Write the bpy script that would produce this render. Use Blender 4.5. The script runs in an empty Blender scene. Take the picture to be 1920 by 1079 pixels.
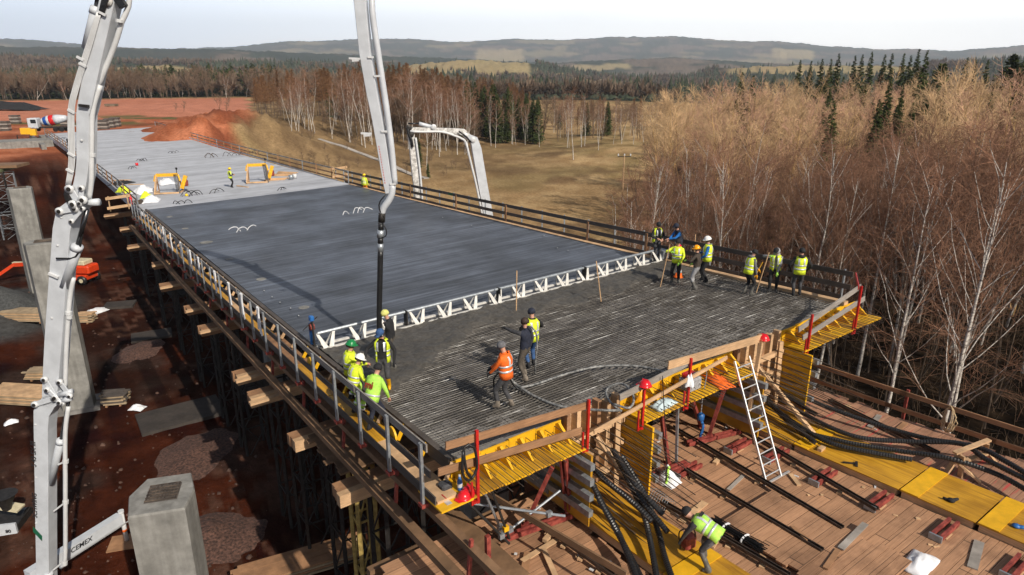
import bpy, bmesh, math, random
import numpy as np
from mathutils import Vector, Matrix
random.seed(7); RNG = np.random.default_rng(7)
R = math.radians
scene = bpy.context.scene
COL = scene.collection
# ---------------------------------------------------------------- camera
F_PX, YH = 1250.0, 140.0
PITCH = math.atan((539.5 - YH) / F_PX)
cam_d = bpy.data.cameras.new('camera'); cam = bpy.data.objects.new('camera', cam_d); COL.objects.link(cam)
cam_d.sensor_width = 36.0; cam_d.lens = 36.0 * F_PX / 1920.0
cam_d.clip_start = 0.1; cam_d.clip_end = 30000
cam.location = (0, 0, 0); cam.rotation_euler = (math.pi / 2 - PITCH, 0, 0)
scene.camera = cam
# ---------------------------------------------------------------- light
SUN_EL, SUN_AZ = 37.0, 143.5            # azimuth clockwise from +Y
sun_d = bpy.data.lights.new('sun', 'SUN'); sun_d.energy = 5.0; sun_d.angle = R(0.53); sun_d.color = (1, .915, .79)
sun = bpy.data.objects.new('sun', sun_d); COL.objects.link(sun)
sdir = Vector((math.sin(R(SUN_AZ)) * math.cos(R(SUN_EL)), math.cos(R(SUN_AZ)) * math.cos(R(SUN_EL)), math.sin(R(SUN_EL))))
sun.rotation_euler = (-sdir).to_track_quat('-Z', 'Y').to_euler()
sun.location = (20, -30, 40)
world = bpy.data.worlds.new('World'); scene.world = world; world.use_nodes = True
wn = world.node_tree; wn.nodes.clear()
def N(nt, t, **kw):
    n = nt.nodes.new(t)
    for k, v in kw.items():
        if k in n.inputs: n.inputs[k].default_value = v
        else: setattr(n, k, v)
    return n
wo = N(wn, 'ShaderNodeOutputWorld')
sky = N(wn, 'ShaderNodeTexSky', sky_type='NISHITA', sun_disc=False)
sky.sun_elevation = R(SUN_EL); sky.sun_rotation = R(SUN_AZ); sky.air_density = 1.0; sky.dust_density = 3.0; sky.altitude = 450
bg1 = N(wn, 'ShaderNodeBackground', Strength=0.05); wn.links.new(sky.outputs[0], bg1.inputs[0])
# thin high cloud: a pale veil, denser towards the right of the view, with a few soft streaks
tc = N(wn, 'ShaderNodeTexCoord')
dotn = N(wn, 'ShaderNodeVectorMath', operation='DOT_PRODUCT'); dotn.inputs[1].default_value = (0.86, 0.25, 0.0)
wn.links.new(tc.outputs['Generated'], dotn.inputs[0])
mr = N(wn, 'ShaderNodeMapRange'); mr.inputs[1].default_value = -0.35; mr.inputs[2].default_value = 0.62
wn.links.new(dotn.outputs['Value'], mr.inputs[0])
mp = N(wn, 'ShaderNodeMapping'); mp.inputs['Scale'].default_value = (1.2, 1.2, 9.0)
wn.links.new(tc.outputs['Generated'], mp.inputs[0])
nz = N(wn, 'ShaderNodeTexNoise', Scale=2.2, Detail=6.0, Roughness=.55); wn.links.new(mp.outputs[0], nz.inputs['Vector'])
vcol = N(wn, 'ShaderNodeValToRGB')
vcol.color_ramp.elements[0].position = 0; vcol.color_ramp.elements[0].color = (.62, .70, .86, 1)
vcol.color_ramp.elements[1].position = 1; vcol.color_ramp.elements[1].color = (1.32, 1.29, 1.24, 1)
wn.links.new(mr.outputs[0], vcol.inputs[0])
cl = N(wn, 'ShaderNodeMapRange'); cl.inputs[1].default_value = .52; cl.inputs[2].default_value = .75; cl.inputs[4].default_value = .6
wn.links.new(nz.outputs[0], cl.inputs[0])
mixv = N(wn, 'ShaderNodeMix', data_type='RGBA'); mixv.inputs[7].default_value = (.88, .88, .89, 1)
wn.links.new(cl.outputs[0], mixv.inputs[0]); wn.links.new(vcol.outputs[0], mixv.inputs[6])
bg2 = N(wn, 'ShaderNodeBackground', Strength=1.42)
# the veil is a low band of haze and cloud: overhead the sky is clearer and much darker
sepz = N(wn, 'ShaderNodeSeparateXYZ'); wn.links.new(tc.outputs['Generated'], sepz.inputs[0])
elv = N(wn, 'ShaderNodeMapRange', interpolation_type='SMOOTHSTEP'); elv.inputs[1].default_value = .115; elv.inputs[2].default_value = .24; elv.inputs[3].default_value = 1.0; elv.inputs[4].default_value = .055
wn.links.new(sepz.outputs[2], elv.inputs[0])
dim = N(wn, 'ShaderNodeMix', data_type='RGBA', blend_type='MULTIPLY'); dim.inputs[0].default_value = 1; wn.links.new(mixv.outputs[2], dim.inputs[6]); wn.links.new(elv.outputs[0], dim.inputs[7])
wn.links.new(dim.outputs[2], bg2.inputs[0])
addw = N(wn, 'ShaderNodeAddShader'); wn.links.new(bg1.outputs[0], addw.inputs[0]); wn.links.new(bg2.outputs[0], addw.inputs[1])
wn.links.new(addw.outputs[0], wo.inputs['Surface'])
vs = scene.view_settings
vs.view_transform = 'Standard'; vs.look = 'None'; vs.exposure = 0.08; vs.gamma = 1.0; vs.use_curve_mapping = False
scene.cycles.max_bounces = 6; scene.cycles.diffuse_bounces = 2; scene.cycles.glossy_bounces = 3
scene.cycles.transparent_max_bounces = 6; scene.cycles.volume_bounces = 0
scene.cycles.caustics_reflective = False; scene.cycles.caustics_refractive = False
# ---------------------------------------------------------------- coordinates
CP, SP = math.cos(PITCH), math.sin(PITCH)
def ray(u, v):
    x = (u - 960) / F_PX; up = -(v - 539.5) / F_PX
    return Vector((x, CP + up * SP, -SP + up * CP))
HEAD = R(-35.58)
EL = Vector((math.sin(HEAD), math.cos(HEAD), 0)); ER = Vector((math.cos(HEAD), -math.sin(HEAD), 0))
def deck_z(s, t):
    k = max(0.0, s - 15.0)
    return -7.6 - .0408 * s + .0259 * t + 1.85e-4 * k * k
def W(s, t, h=0.0):
    """bridge frame: s metres along the bridge, t metres across it, h above the deck surface"""
    p = EL * s + ER * t; return Vector((p.x, p.y, deck_z(s, t) + h))
def on_deck(u, v, h=0.0):
    d = ray(u, v); lo, hi = 3.0, 400.0
    for _ in range(60):
        m = (lo + hi) / 2; P = d * m
        if P.z > deck_z(P.dot(EL), P.dot(ER)) + h: lo = m
        else: hi = m
    P = d * lo; return P.dot(EL), P.dot(ER)
def DK(u, v, h=0.0):
    s, t = on_deck(u, v, h); return W(s, t, h)
def G(u, v, z): d = ray(u, v); return d * (z / d.z)
BP, BN = Vector((-17.0, 19.3, 0)), Vector((-.023, -1.0, 0)).normalized()   # the plane the near pump's boom folds in
def onplane(u, v, P=BP, n=BN):
    d = ray(u, v); return d * (n.dot(P) / n.dot(d))
# ---------------------------------------------------------------- object bookkeeping
def tag(o, label=None, cat=None, group=None, kind=None):
    if label: o['label'] = label
    if cat: o['category'] = cat
    if group: o['group'] = group
    if kind: o['kind'] = kind
    return o
def empty(name, loc, label=None, cat=None, group=None, rz=0.0):
    o = bpy.data.objects.new(name, None); COL.objects.link(o); o.location = loc; o.rotation_euler = (0, 0, rz)
    o.empty_display_size = .2
    return tag(o, label, cat, group)
def wloc(p):
    m = Vector((0, 0, 0))
    while p is not None: m += p.location; p = p.parent
    return m
def link_mesh(name, me, mat, parent=None):
    o = bpy.data.objects.new(name, me); COL.objects.link(o)
    for m in (mat if isinstance(mat, (list, tuple)) else [mat]): me.materials.append(m)
    if parent is not None: o.parent = parent
    return o
def copy_tree(o, parent=None, mats=None):
    c = o.copy(); COL.objects.link(c)
    if parent is not None: c.parent = parent
    for ch in list(o.children): copy_tree(ch, c)
    return c
def np_mesh(name, V, Q, k=4, smooth=False):
    V = np.asarray(V, np.float32); Q = np.asarray(Q, np.int32)
    me = bpy.data.meshes.new(name); n = len(Q)
    me.vertices.add(len(V)); me.vertices.foreach_set('co', V.ravel())
    me.loops.add(n * k); me.loops.foreach_set('vertex_index', Q.ravel())
    me.polygons.add(n); me.polygons.foreach_set('loop_start', np.arange(0, n * k, k, dtype=np.int32))
    try: me.polygons.foreach_set('loop_total', np.full(n, k, np.int32))
    except Exception: pass
    me.update(calc_edges=True)
    if smooth: me.polygons.foreach_set('use_smooth', np.ones(n, bool))
    return me
class MB:
    """collects shapes in world (or local) coordinates and links them as ONE mesh object"""
    def __init__(s): s.v = []; s.f = []
    def add(s, vs, fs):
        b = len(s.v); s.v += [tuple(x) for x in vs]; s.f += [tuple(i + b for i in f) for f in fs]; return s
    def hexa(s, c):   # 8 corners: bottom 4 (ccw), top 4
        return s.add(c, [(3, 2, 1, 0), (4, 5, 6, 7), (0, 1, 5, 4), (1, 2, 6, 5), (2, 3, 7, 6), (3, 0, 4, 7)])
    def box(s, c, sx, sy, sz, rz=0.0):
        M = Matrix.Rotation(rz, 3, 'Z'); c = Vector(c)
        cs = [c + M @ Vector((x * sx / 2, y * sy / 2, z * sz / 2)) for z in (-1, 1) for x, y in ((-1, -1), (1, -1), (1, 1), (-1, 1))]
        return s.hexa(cs)
    def sbox(s, s0, s1, t0, t1, h0, h1, f=None):   # box in the bridge frame
        f = f or W
        return s.hexa([f(a, b, h) for h in (h0, h1) for a, b in ((s0, t0), (s0, t1), (s1, t1), (s1, t0))])
    def bar(s, a, b, w, h, up=Vector((0, 0, 1))):
        a = Vector(a); b = Vector(b); d = (b - a).normalized(); up = Vector(up)
        x = d.cross(up)
        if x.length < 1e-4: x = d.cross(Vector((0, 1, 0)))
        x.normalize(); y = x.cross(d).normalized()
        cs = [p + x * (i * w / 2) + y * (j * h / 2) for p in (a, b) for i, j in ((-1, -1), (1, -1), (1, 1), (-1, 1))]
        return s.hexa(cs)
    def tube(s, pts, r, n=8, caps=True):
        pts = [Vector(p) for p in pts]; rs = r if isinstance(r, (list, tuple)) else [r] * len(pts)
        b = len(s.v); ref = None
        for i, p in enumerate(pts):
            d = (pts[min(i + 1, len(pts) - 1)] - pts[max(i - 1, 0)])
            d = d.normalized() if d.length > 1e-9 else Vector((0, 0, 1))
            if ref is None: ref = d.orthogonal().normalized()
            x = (ref - d * ref.dot(d)); x = x.normalized() if x.length > 1e-6 else d.orthogonal().normalized()
            ref = x; y = d.cross(x)
            for k in range(n):
                a = 2 * math.pi * k / n; q = p + x * (math.cos(a) * rs[i]) + y * (math.sin(a) * rs[i]); s.v.append(tuple(q))
        for i in range(len(pts) - 1):
            for k in range(n):
                s.f.append((b + i * n + k, b + i * n + (k + 1) % n, b + (i + 1) * n + (k + 1) % n, b + (i + 1) * n + k))
        if caps:
            s.f.append(tuple(b + k for k in reversed(range(n)))); e = b + (len(pts) - 1) * n; s.f.append(tuple(e + k for k in range(n)))
        return s
    def lathe(s, c, prof, n=16, ax=None):   # prof: (r, z) pairs
        c = Vector(c); ax = Vector(ax).normalized() if ax is not None else Vector((0, 0, 1))
        x = ax.orthogonal().normalized(); y = ax.cross(x); b = len(s.v)
        for r, z in prof:
            for k in range(n):
                a = 2 * math.pi * k / n; s.v.append(tuple(c + ax * z + x * (r * math.cos(a)) + y * (r * math.sin(a))))
        for i in range(len(prof) - 1):
            for k in range(n):
                s.f.append((b + i * n + k, b + i * n + (k + 1) % n, b + (i + 1) * n + (k + 1) % n, b + (i + 1) * n + k))
        s.f.append(tuple(b + k for k in reversed(range(n)))); e = b + (len(prof) - 1) * n; s.f.append(tuple(e + k for k in range(n)))
        return s
    def prism(s, poly, off):   # closed polygon (3-D points) extruded by a vector
        n = len(poly); off = Vector(off); P = [Vector(p) for p in poly]
        return s.add(P + [p + off for p in P], [tuple(reversed(range(n))), tuple(range(n, 2 * n))] + [(i, (i + 1) % n, n + (i + 1) % n, n + i) for i in range(n)])
    def build(s, name, mat, parent=None, smooth=False, bevel=0.0):
        me = bpy.data.meshes.new(name)
        o = wloc(parent) if parent is not None else Vector((0, 0, 0))
        me.from_pydata([(x - o.x, y - o.y, z - o.z) for x, y, z in s.v], [], s.f)
        bm = bmesh.new(); bm.from_mesh(me); bmesh.ops.recalc_face_normals(bm, faces=bm.faces)
        if bevel: bmesh.ops.bevel(bm, geom=list(bm.edges), offset=bevel, segments=1, affect='EDGES')
        bm.to_mesh(me); bm.free()
        if smooth:
            for p in me.polygons: p.use_smooth = True
        return link_mesh(name, me, mat, parent)
def rib(p, step=.06):   # resample a control polygon (Catmull-Rom)
    P = [Vector(x) for x in p]; P = [P[0] * 2 - P[1]] + P + [P[-1] * 2 - P[-2]]; out = []
    for i in range(1, len(P) - 2):
        a, b, c, d = P[i - 1:i + 3]; n = max(2, int((c - b).length / step))
        for k in range(n):
            t = k / n
            out.append(.5 * ((2 * b) + (c - a) * t + (2 * a - 5 * b + 4 * c - d) * t * t + (3 * b - a - 3 * c + d) * t ** 3))
    return out + [P[-2]]
def text_mesh(body, size, org, xdir, ydir, mat, parent, name='lettering', depth=.004, shear=0.0):
    cu = bpy.data.curves.new(name, 'FONT'); cu.body = body; cu.size = size; cu.extrude = depth; cu.shear = shear
    cu.offset = size * .018
    to = bpy.data.objects.new(name, cu); COL.objects.link(to); bpy.context.view_layer.update()
    me = bpy.data.meshes.new_from_object(to.evaluated_get(bpy.context.evaluated_depsgraph_get())); bpy.data.objects.remove(to)
    x = Vector(xdir).normalized(); y = Vector(ydir); y = (y - x * y.dot(x)).normalized(); z = x.cross(y)
    o = wloc(parent); org = Vector(org) - o
    for v in me.vertices: v.co = org + x * v.co.x + y * v.co.y + z * v.co.z
    me.materials.clear()
    return link_mesh(name, me, mat, parent)
# ---------------------------------------------------------------- materials
def new_mat(name):
    m = bpy.data.materials.new(name); m.use_nodes = True; nt = m.node_tree
    return m, nt, nt.nodes['Principled BSDF']
def stcoord(nt, sx=1.0, sy=1.0, sz=1.0):   # X along t (across the bridge), Y along s
    g = N(nt, 'ShaderNodeNewGeometry'); a = N(nt, 'ShaderNodeMapping', vector_type='POINT')
    a.inputs['Rotation'].default_value = (0, 0, HEAD); nt.links.new(g.outputs['Position'], a.inputs[0])
    b = N(nt, 'ShaderNodeMapping'); b.inputs['Scale'].default_value = (sx, sy, sz); nt.links.new(a.outputs[0], b.inputs[0])
    return b.outputs[0]
def ramp(nt, src, stops):
    r = N(nt, 'ShaderNodeValToRGB'); cr = r.color_ramp
    while len(cr.elements) < len(stops): cr.elements.new(.5)
    for e, (p, c) in zip(cr.elements, stops): e.position = p; e.color = (*c, 1) if len(c) == 3 else c
    nt.links.new(src, r.inputs[0]); return r.outputs[0]
def mixc(nt, fac, a, b, blend='MIX'):
    m = N(nt, 'ShaderNodeMix', data_type='RGBA', blend_type=blend)
    for sock, x in ((0, fac), (6, a), (7, b)):
        if isinstance(x, (int, float)): m.inputs[sock].default_value = x
        elif isinstance(x, tuple): m.inputs[sock].default_value = (*x, 1)
        else: nt.links.new(x, m.inputs[sock])
    return m.outputs[2]
def bump(nt, bsdf, src, dist=.01, strength=.6):
    b = N(nt, 'ShaderNodeBump', Distance=dist, Strength=strength); nt.links.new(src, b.inputs['Height']); nt.links.new(b.outputs[0], bsdf.inputs['Normal'])
def M(name, col, rough=.6, metal=0.0, var=.25, scale=3.0, bmp=0.0, col2=None, detail=5.0, stretch=None, rnd=0.0, spec=None, lo=.38, hi=.66):
    m, nt, b = new_mat(name)
    t = N(nt, 'ShaderNodeTexCoord'); src = t.outputs['Object']
    if stretch:
        mp_ = N(nt, 'ShaderNodeMapping'); mp_.inputs['Scale'].default_value = stretch; nt.links.new(src, mp_.inputs[0]); src = mp_.outputs[0]
    n = N(nt, 'ShaderNodeTexNoise', Scale=scale, Detail=detail, Roughness=.6); nt.links.new(src, n.inputs['Vector'])
    c1 = tuple(x * (1 - var) for x in col); c2 = col2 or tuple(min(.95, x * (1 + var)) for x in col)
    c = ramp(nt, n.outputs[0], [(lo, c1), (hi, c2)])
    if rnd:
        oi = N(nt, 'ShaderNodeObjectInfo'); hs = N(nt, 'ShaderNodeHueSaturation')
        mv = N(nt, 'ShaderNodeMapRange'); mv.inputs[3].default_value = 1 - rnd; mv.inputs[4].default_value = 1 + rnd
        nt.links.new(oi.outputs['Random'], mv.inputs[0]); nt.links.new(mv.outputs[0], hs.inputs['Value']); nt.links.new(c, hs.inputs['Color']); c = hs.outputs[0]
    nt.links.new(c, b.inputs['Base Color']); b.inputs['Roughness'].default_value = rough; b.inputs['Metallic'].default_value = metal
    if spec is not None: b.inputs['Specular IOR Level'].default_value = spec
    if bmp: bump(nt, b, n.outputs[0], bmp)
    return m
WHITE = M('white_boom_paint', (.50, .525, .56), .38, 0, .12, 2.2, lo=.3, hi=.7, detail=8)
PIPEW = M('white_pipe_paint', (.58, .59, .60), .4, 0, .08, 2)
DIRTYW = M('splashed_white_paint', (.42, .40, .37), .6, 0, .3, 5, col2=(.72, .71, .69))
STEEL = M('galvanised_steel', (.34, .37, .40), .42, .55, .2, 9)
DSTEEL = M('dark_steel', (.026, .023, .021), .6, .3, .4, 8)
BLACK = M('black_rubber', (.012, .012, .013), .42, 0, .3, 12)
CHROME = M('piston_rod', (.06, .06, .065), .25, .8, .1, 3)
REDPAINT = M('red_painted_post', (.46, .015, .012), .4, 0, .2, 8)
REDSTEEL = M('rusty_red_steel', (.26, .035, .028), .65, 0, .45, 7, bmp=.004, col2=(.34, .07, .05))
YEL = M('yellow_formwork', (.74, .40, .010), .5, 0, .16, 4, lo=.3, hi=.75)
ALU = M('aluminium', (.70, .71, .72), .35, .6, .08, 6)
SCREEDW = M('white_screed_paint', (.60, .585, .55), .5, 0, .15, 6)
HELM = {k: M('helmet_' + k, c, .25, 0, .05, 5) for k, c in dict(red=(.62, .012, .02), white=(.82, .82, .8), green=(.012, .19, .055), yellow=(.8, .52, .0), orange=(.85, .34, .0)).items()}
HIVIS = M('hi_vis_yellow', (.66, .80, .03), .75, 0, .24, 7, bmp=.01)
HIGREEN = M('hi_vis_lime', (.42, .76, .10), .75, 0, .22, 7, bmp=.01)
HIORANGE = M('hi_vis_orange', (.85, .14, .01), .75, 0, .24, 7, bmp=.01)
REFLECT = M('reflective_tape', (.62, .64, .66), .35, .3, .1, 9)
SKIN = M('skin', (.50, .27, .19), .55, 0, .12, 20)
CLOTH = {k: M('cloth_' + k, c, .85, 0, .25, 14, bmp=.008) for k, c in dict(black=(.012, .012, .014), navy=(.014, .018, .035), grey=(.13, .13, .14), dgrey=(.05, .05, .055), brown=(.05, .037, .028), khaki=(.085, .07, .055), blue=(.01, .13, .42), jeans=(.03, .08, .2), lgrey=(.30, .30, .31), beanie=(.62, .60, .18), orange=(.75, .26, .01), tan=(.18, .15, .12)).items()}
RUBBERY = M('yellow_rubber_boot', (.72, .36, .0), .4, 0, .12, 9)
RUBBERG = M('muddy_boot', (.10, .095, .085), .6, 0, .4, 12)
HAIR = M('brown_hair', (.04, .022, .014), .7, 0, .3, 30)
EYE = M('eye', (.02, .015, .012), .3)
REDTXT = M('dark_red_print', (.30, .03, .015), .7)
BLKTXT = M('black_lettering', (.015, .015, .018), .45)
GRNTXT = M('green_stripe', (.01, .10, .05), .45)
ORANGE = M('orange_machine_paint', (.60, .05, .010), .4, 0, .12, 5)
CREAM = M('cream_panel', (.56, .50, .34), .6, 0, .15, 5)
YMACH = M('yellow_machine_paint', (.78, .42, .02), .45, 0, .15, 5)
BLUEP = M('blue_paint', (.02, .12, .36), .45, 0, .2, 6)
GLASS = M('dark_glass', (.02, .025, .03), .08)
TARP = M('white_tarpaulin', (.74, .75, .78), .55, 0, .12, 4, bmp=.03)
ROPE = M('pale_rope', (.46, .34, .20), .8, 0, .25, 20)
HOSEG = M('grey_splashed_hose', (.14, .145, .15), .55, 0, .5, 10, col2=(.34, .34, .33))
RODS = M('rusty_rebar', (.06, .045, .038), .6, .2, .5, 3, col2=(.16, .12, .09))
TARBLK = M('black_rod_bundle', (.006, .006, .007), .55, 0, .3, 20)
REDTILE = M('roof_tile', (.20, .05, .035), .8, 0, .2, 2)
PLASTER = M('house_plaster', (.6, .56, .5), .85, 0, .1, 2)
def wood(name, col, rough=.75, grain=(1, 1, 22), var=.3):
    m, nt, b = new_mat(name); t = N(nt, 'ShaderNodeTexCoord')
    mp_ = N(nt, 'ShaderNodeMapping'); mp_.inputs['Scale'].default_value = grain; nt.links.new(t.outputs['Object'], mp_.inputs[0])
    n = N(nt, 'ShaderNodeTexNoise', Scale=2.2, Detail=6, Roughness=.65); nt.links.new(mp_.outputs[0], n.inputs['Vector'])
    n2 = N(nt, 'ShaderNodeTexNoise', Scale=1.1, Detail=3); nt.links.new(t.outputs['Object'], n2.inputs['Vector'])
    c = ramp(nt, n.outputs[0], [(.3, tuple(x * (1 - var) for x in col)), (.7, tuple(min(.9, x * (1 + var)) for x in col))])
    c2 = ramp(nt, n2.outputs[0], [(.35, (.72, .72, .72)), (.65, (1.1, 1.1, 1.1))])
    nt.links.new(mixc(nt, 1.0, c, c2, 'MULTIPLY'), b.inputs['Base Color']); b.inputs['Roughness'].default_value = rough
    bump(nt, b, n.outputs[0], .004); return m
WOODL = wood('new_sawn_timber', (.56, .36, .20))
WOODG = wood('weathered_grey_board', (.30, .27, .24))
WOODD = wood('dark_weathered_board', (.085, .07, .06))
WOODB = wood('brown_beam', (.20, .115, .06))
WOODBR = wood('brown_rail_timber', (.32, .17, .085))
PLY = wood('pale_plywood', (.62, .44, .27), grain=(3, 3, 3))
def conc(name, col, scale=1.5, var=.22, rough=.8, streak=True):
    m, nt, b = new_mat(name); t = N(nt, 'ShaderNodeTexCoord')
    n = N(nt, 'ShaderNodeTexNoise', Scale=scale, Detail=8, Roughness=.65); nt.links.new(t.outputs['Object'], n.inputs['Vector'])
    mp_ = N(nt, 'ShaderNodeMapping'); mp_.inputs['Scale'].default_value = (5, 5, .35); nt.links.new(t.outputs['Object'], mp_.inputs[0])
    n2 = N(nt, 'ShaderNodeTexNoise', Scale=1.2, Detail=4); nt.links.new(mp_.outputs[0], n2.inputs['Vector'])
    v = N(nt, 'ShaderNodeTexVoronoi', Scale=9); nt.links.new(t.outputs['Object'], v.inputs['Vector'])
    c = ramp(nt, n.outputs[0], [(.3, tuple(x * (1 - var) for x in col)), (.7, tuple(x * (1 + var) for x in col))])
    c = mixc(nt, .55, c, ramp(nt, n2.outputs[0], [(.35, (.7, .69, .67)), (.65, (1.12, 1.12, 1.12))]), 'MULTIPLY')
    c = mixc(nt, .35, c, ramp(nt, v.outputs['Distance'], [(.02, (.45, .45, .45)), (.09, (1, 1, 1))]), 'MULTIPLY')
    nt.links.new(c, b.inputs['Base Color']); b.inputs['Roughness'].default_value = rough; bump(nt, b, n.outputs[0], .012); return m
PIERC = conc('board_marked_concrete', (.22, .215, .20), 1.5, .35)
DARKC = conc('soffit_concrete', (.20, .19, .18))
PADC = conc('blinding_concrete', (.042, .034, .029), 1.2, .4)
def fresh_concrete():
    m, nt, b = new_mat('fresh_wet_concrete')
    v = stcoord(nt, .10, 2.6, 1); n = N(nt, 'ShaderNodeTexNoise', Scale=2.0, Detail=7, Roughness=.62); nt.links.new(v, n.inputs['Vector'])
    v3 = stcoord(nt, .09, 5.0, 1); n3 = N(nt, 'ShaderNodeTexNoise', Scale=2.4, Detail=4, Roughness=.6); nt.links.new(v3, n3.inputs['Vector'])
    v2 = stcoord(nt, 1, 1, 1); n2 = N(nt, 'ShaderNodeTexNoise', Scale=.32, Detail=5, Roughness=.6); nt.links.new(v2, n2.inputs['Vector'])
    c = ramp(nt, n.outputs[0], [(.30, (.046, .051, .062)), (.5, (.082, .092, .113)), (.70, (.145, .163, .20))])
    c = mixc(nt, .8, c, ramp(nt, n2.outputs[0], [(.33, (.66, .64, .60)), (.66, (1.2, 1.22, 1.25))]), 'MULTIPLY')
    c = mixc(nt, .55, c, ramp(nt, n3.outputs[0], [(.36, (.5, .5, .5)), (.48, (1.05, 1.05, 1.05))]), 'MULTIPLY')
    nt.links.new(c, b.inputs['Base Color'])
    r = ramp(nt, n2.outputs[0], [(.3, (.58,) * 3), (.7, (.36,) * 3)]); nt.links.new(r, b.inputs['Roughness']); b.inputs['Specular IOR Level'].default_value = .3
    bump(nt, b, n3.outputs[0], .012, .8); return m
FRESH = fresh_concrete()
def cured():
    m, nt, b = new_mat('cured_pale_concrete')
    v = stcoord(nt, .06, .55, 1); n = N(nt, 'ShaderNodeTexNoise', Scale=1.3, Detail=6, Roughness=.6); nt.links.new(v, n.inputs['Vector'])
    v2 = stcoord(nt); n2 = N(nt, 'ShaderNodeTexNoise', Scale=.5, Detail=7, Roughness=.65); nt.links.new(v2, n2.inputs['Vector'])
    c = ramp(nt, n.outputs[0], [(.3, (.34, .355, .39)), (.7, (.53, .55, .595))])
    c = mixc(nt, .8, c, ramp(nt, n2.outputs[0], [(.3, (.72, .71, .70)), (.62, (1.05, 1.05, 1.05))]), 'MULTIPLY')
    nt.links.new(c, b.inputs['Base Color']); b.inputs['Roughness'].default_value = .8; bump(nt, b, n2.outputs[0], .01); return m
CURED = cured()
def wetc():
    m, nt, b = new_mat('rough_wet_concrete')
    v = stcoord(nt); n = N(nt, 'ShaderNodeTexNoise', Scale=7, Detail=8, Roughness=.7); nt.links.new(v, n.inputs['Vector'])
    n2 = N(nt, 'ShaderNodeTexNoise', Scale=.9, Detail=4); nt.links.new(v, n2.inputs['Vector'])
    c = ramp(nt, n.outputs[0], [(.3, (.044, .040, .034)), (.7, (.118, .107, .092))])
    c = mixc(nt, .6, c, ramp(nt, n2.outputs[0], [(.35, (.7, .7, .7)), (.65, (1.2, 1.2, 1.2))]), 'MULTIPLY')
    nt.links.new(c, b.inputs['Base Color']); b.inputs['Roughness'].default_value = .55; bump(nt, b, n.outputs[0], .05, .9); return m
WETC = wetc()
def rebar_mat():
    m, nt, b = new_mat('splashed_rebar')
    v = stcoord(nt, .45, 3.3, 1); n = N(nt, 'ShaderNodeTexNoise', Scale=2.2, Detail=5, Roughness=.7); nt.links.new(v, n.inputs['Vector'])
    c = ramp(nt, n.outputs[0], [(.36, (.032, .027, .024)), (.48, (.078, .067, .057)), (.58, (.15, .137, .12)), (.68, (.50, .49, .47))])
    nt.links.new(c, b.inputs['Base Color']); b.inputs['Roughness'].default_value = .5; return m
REBAR = rebar_mat()
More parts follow.
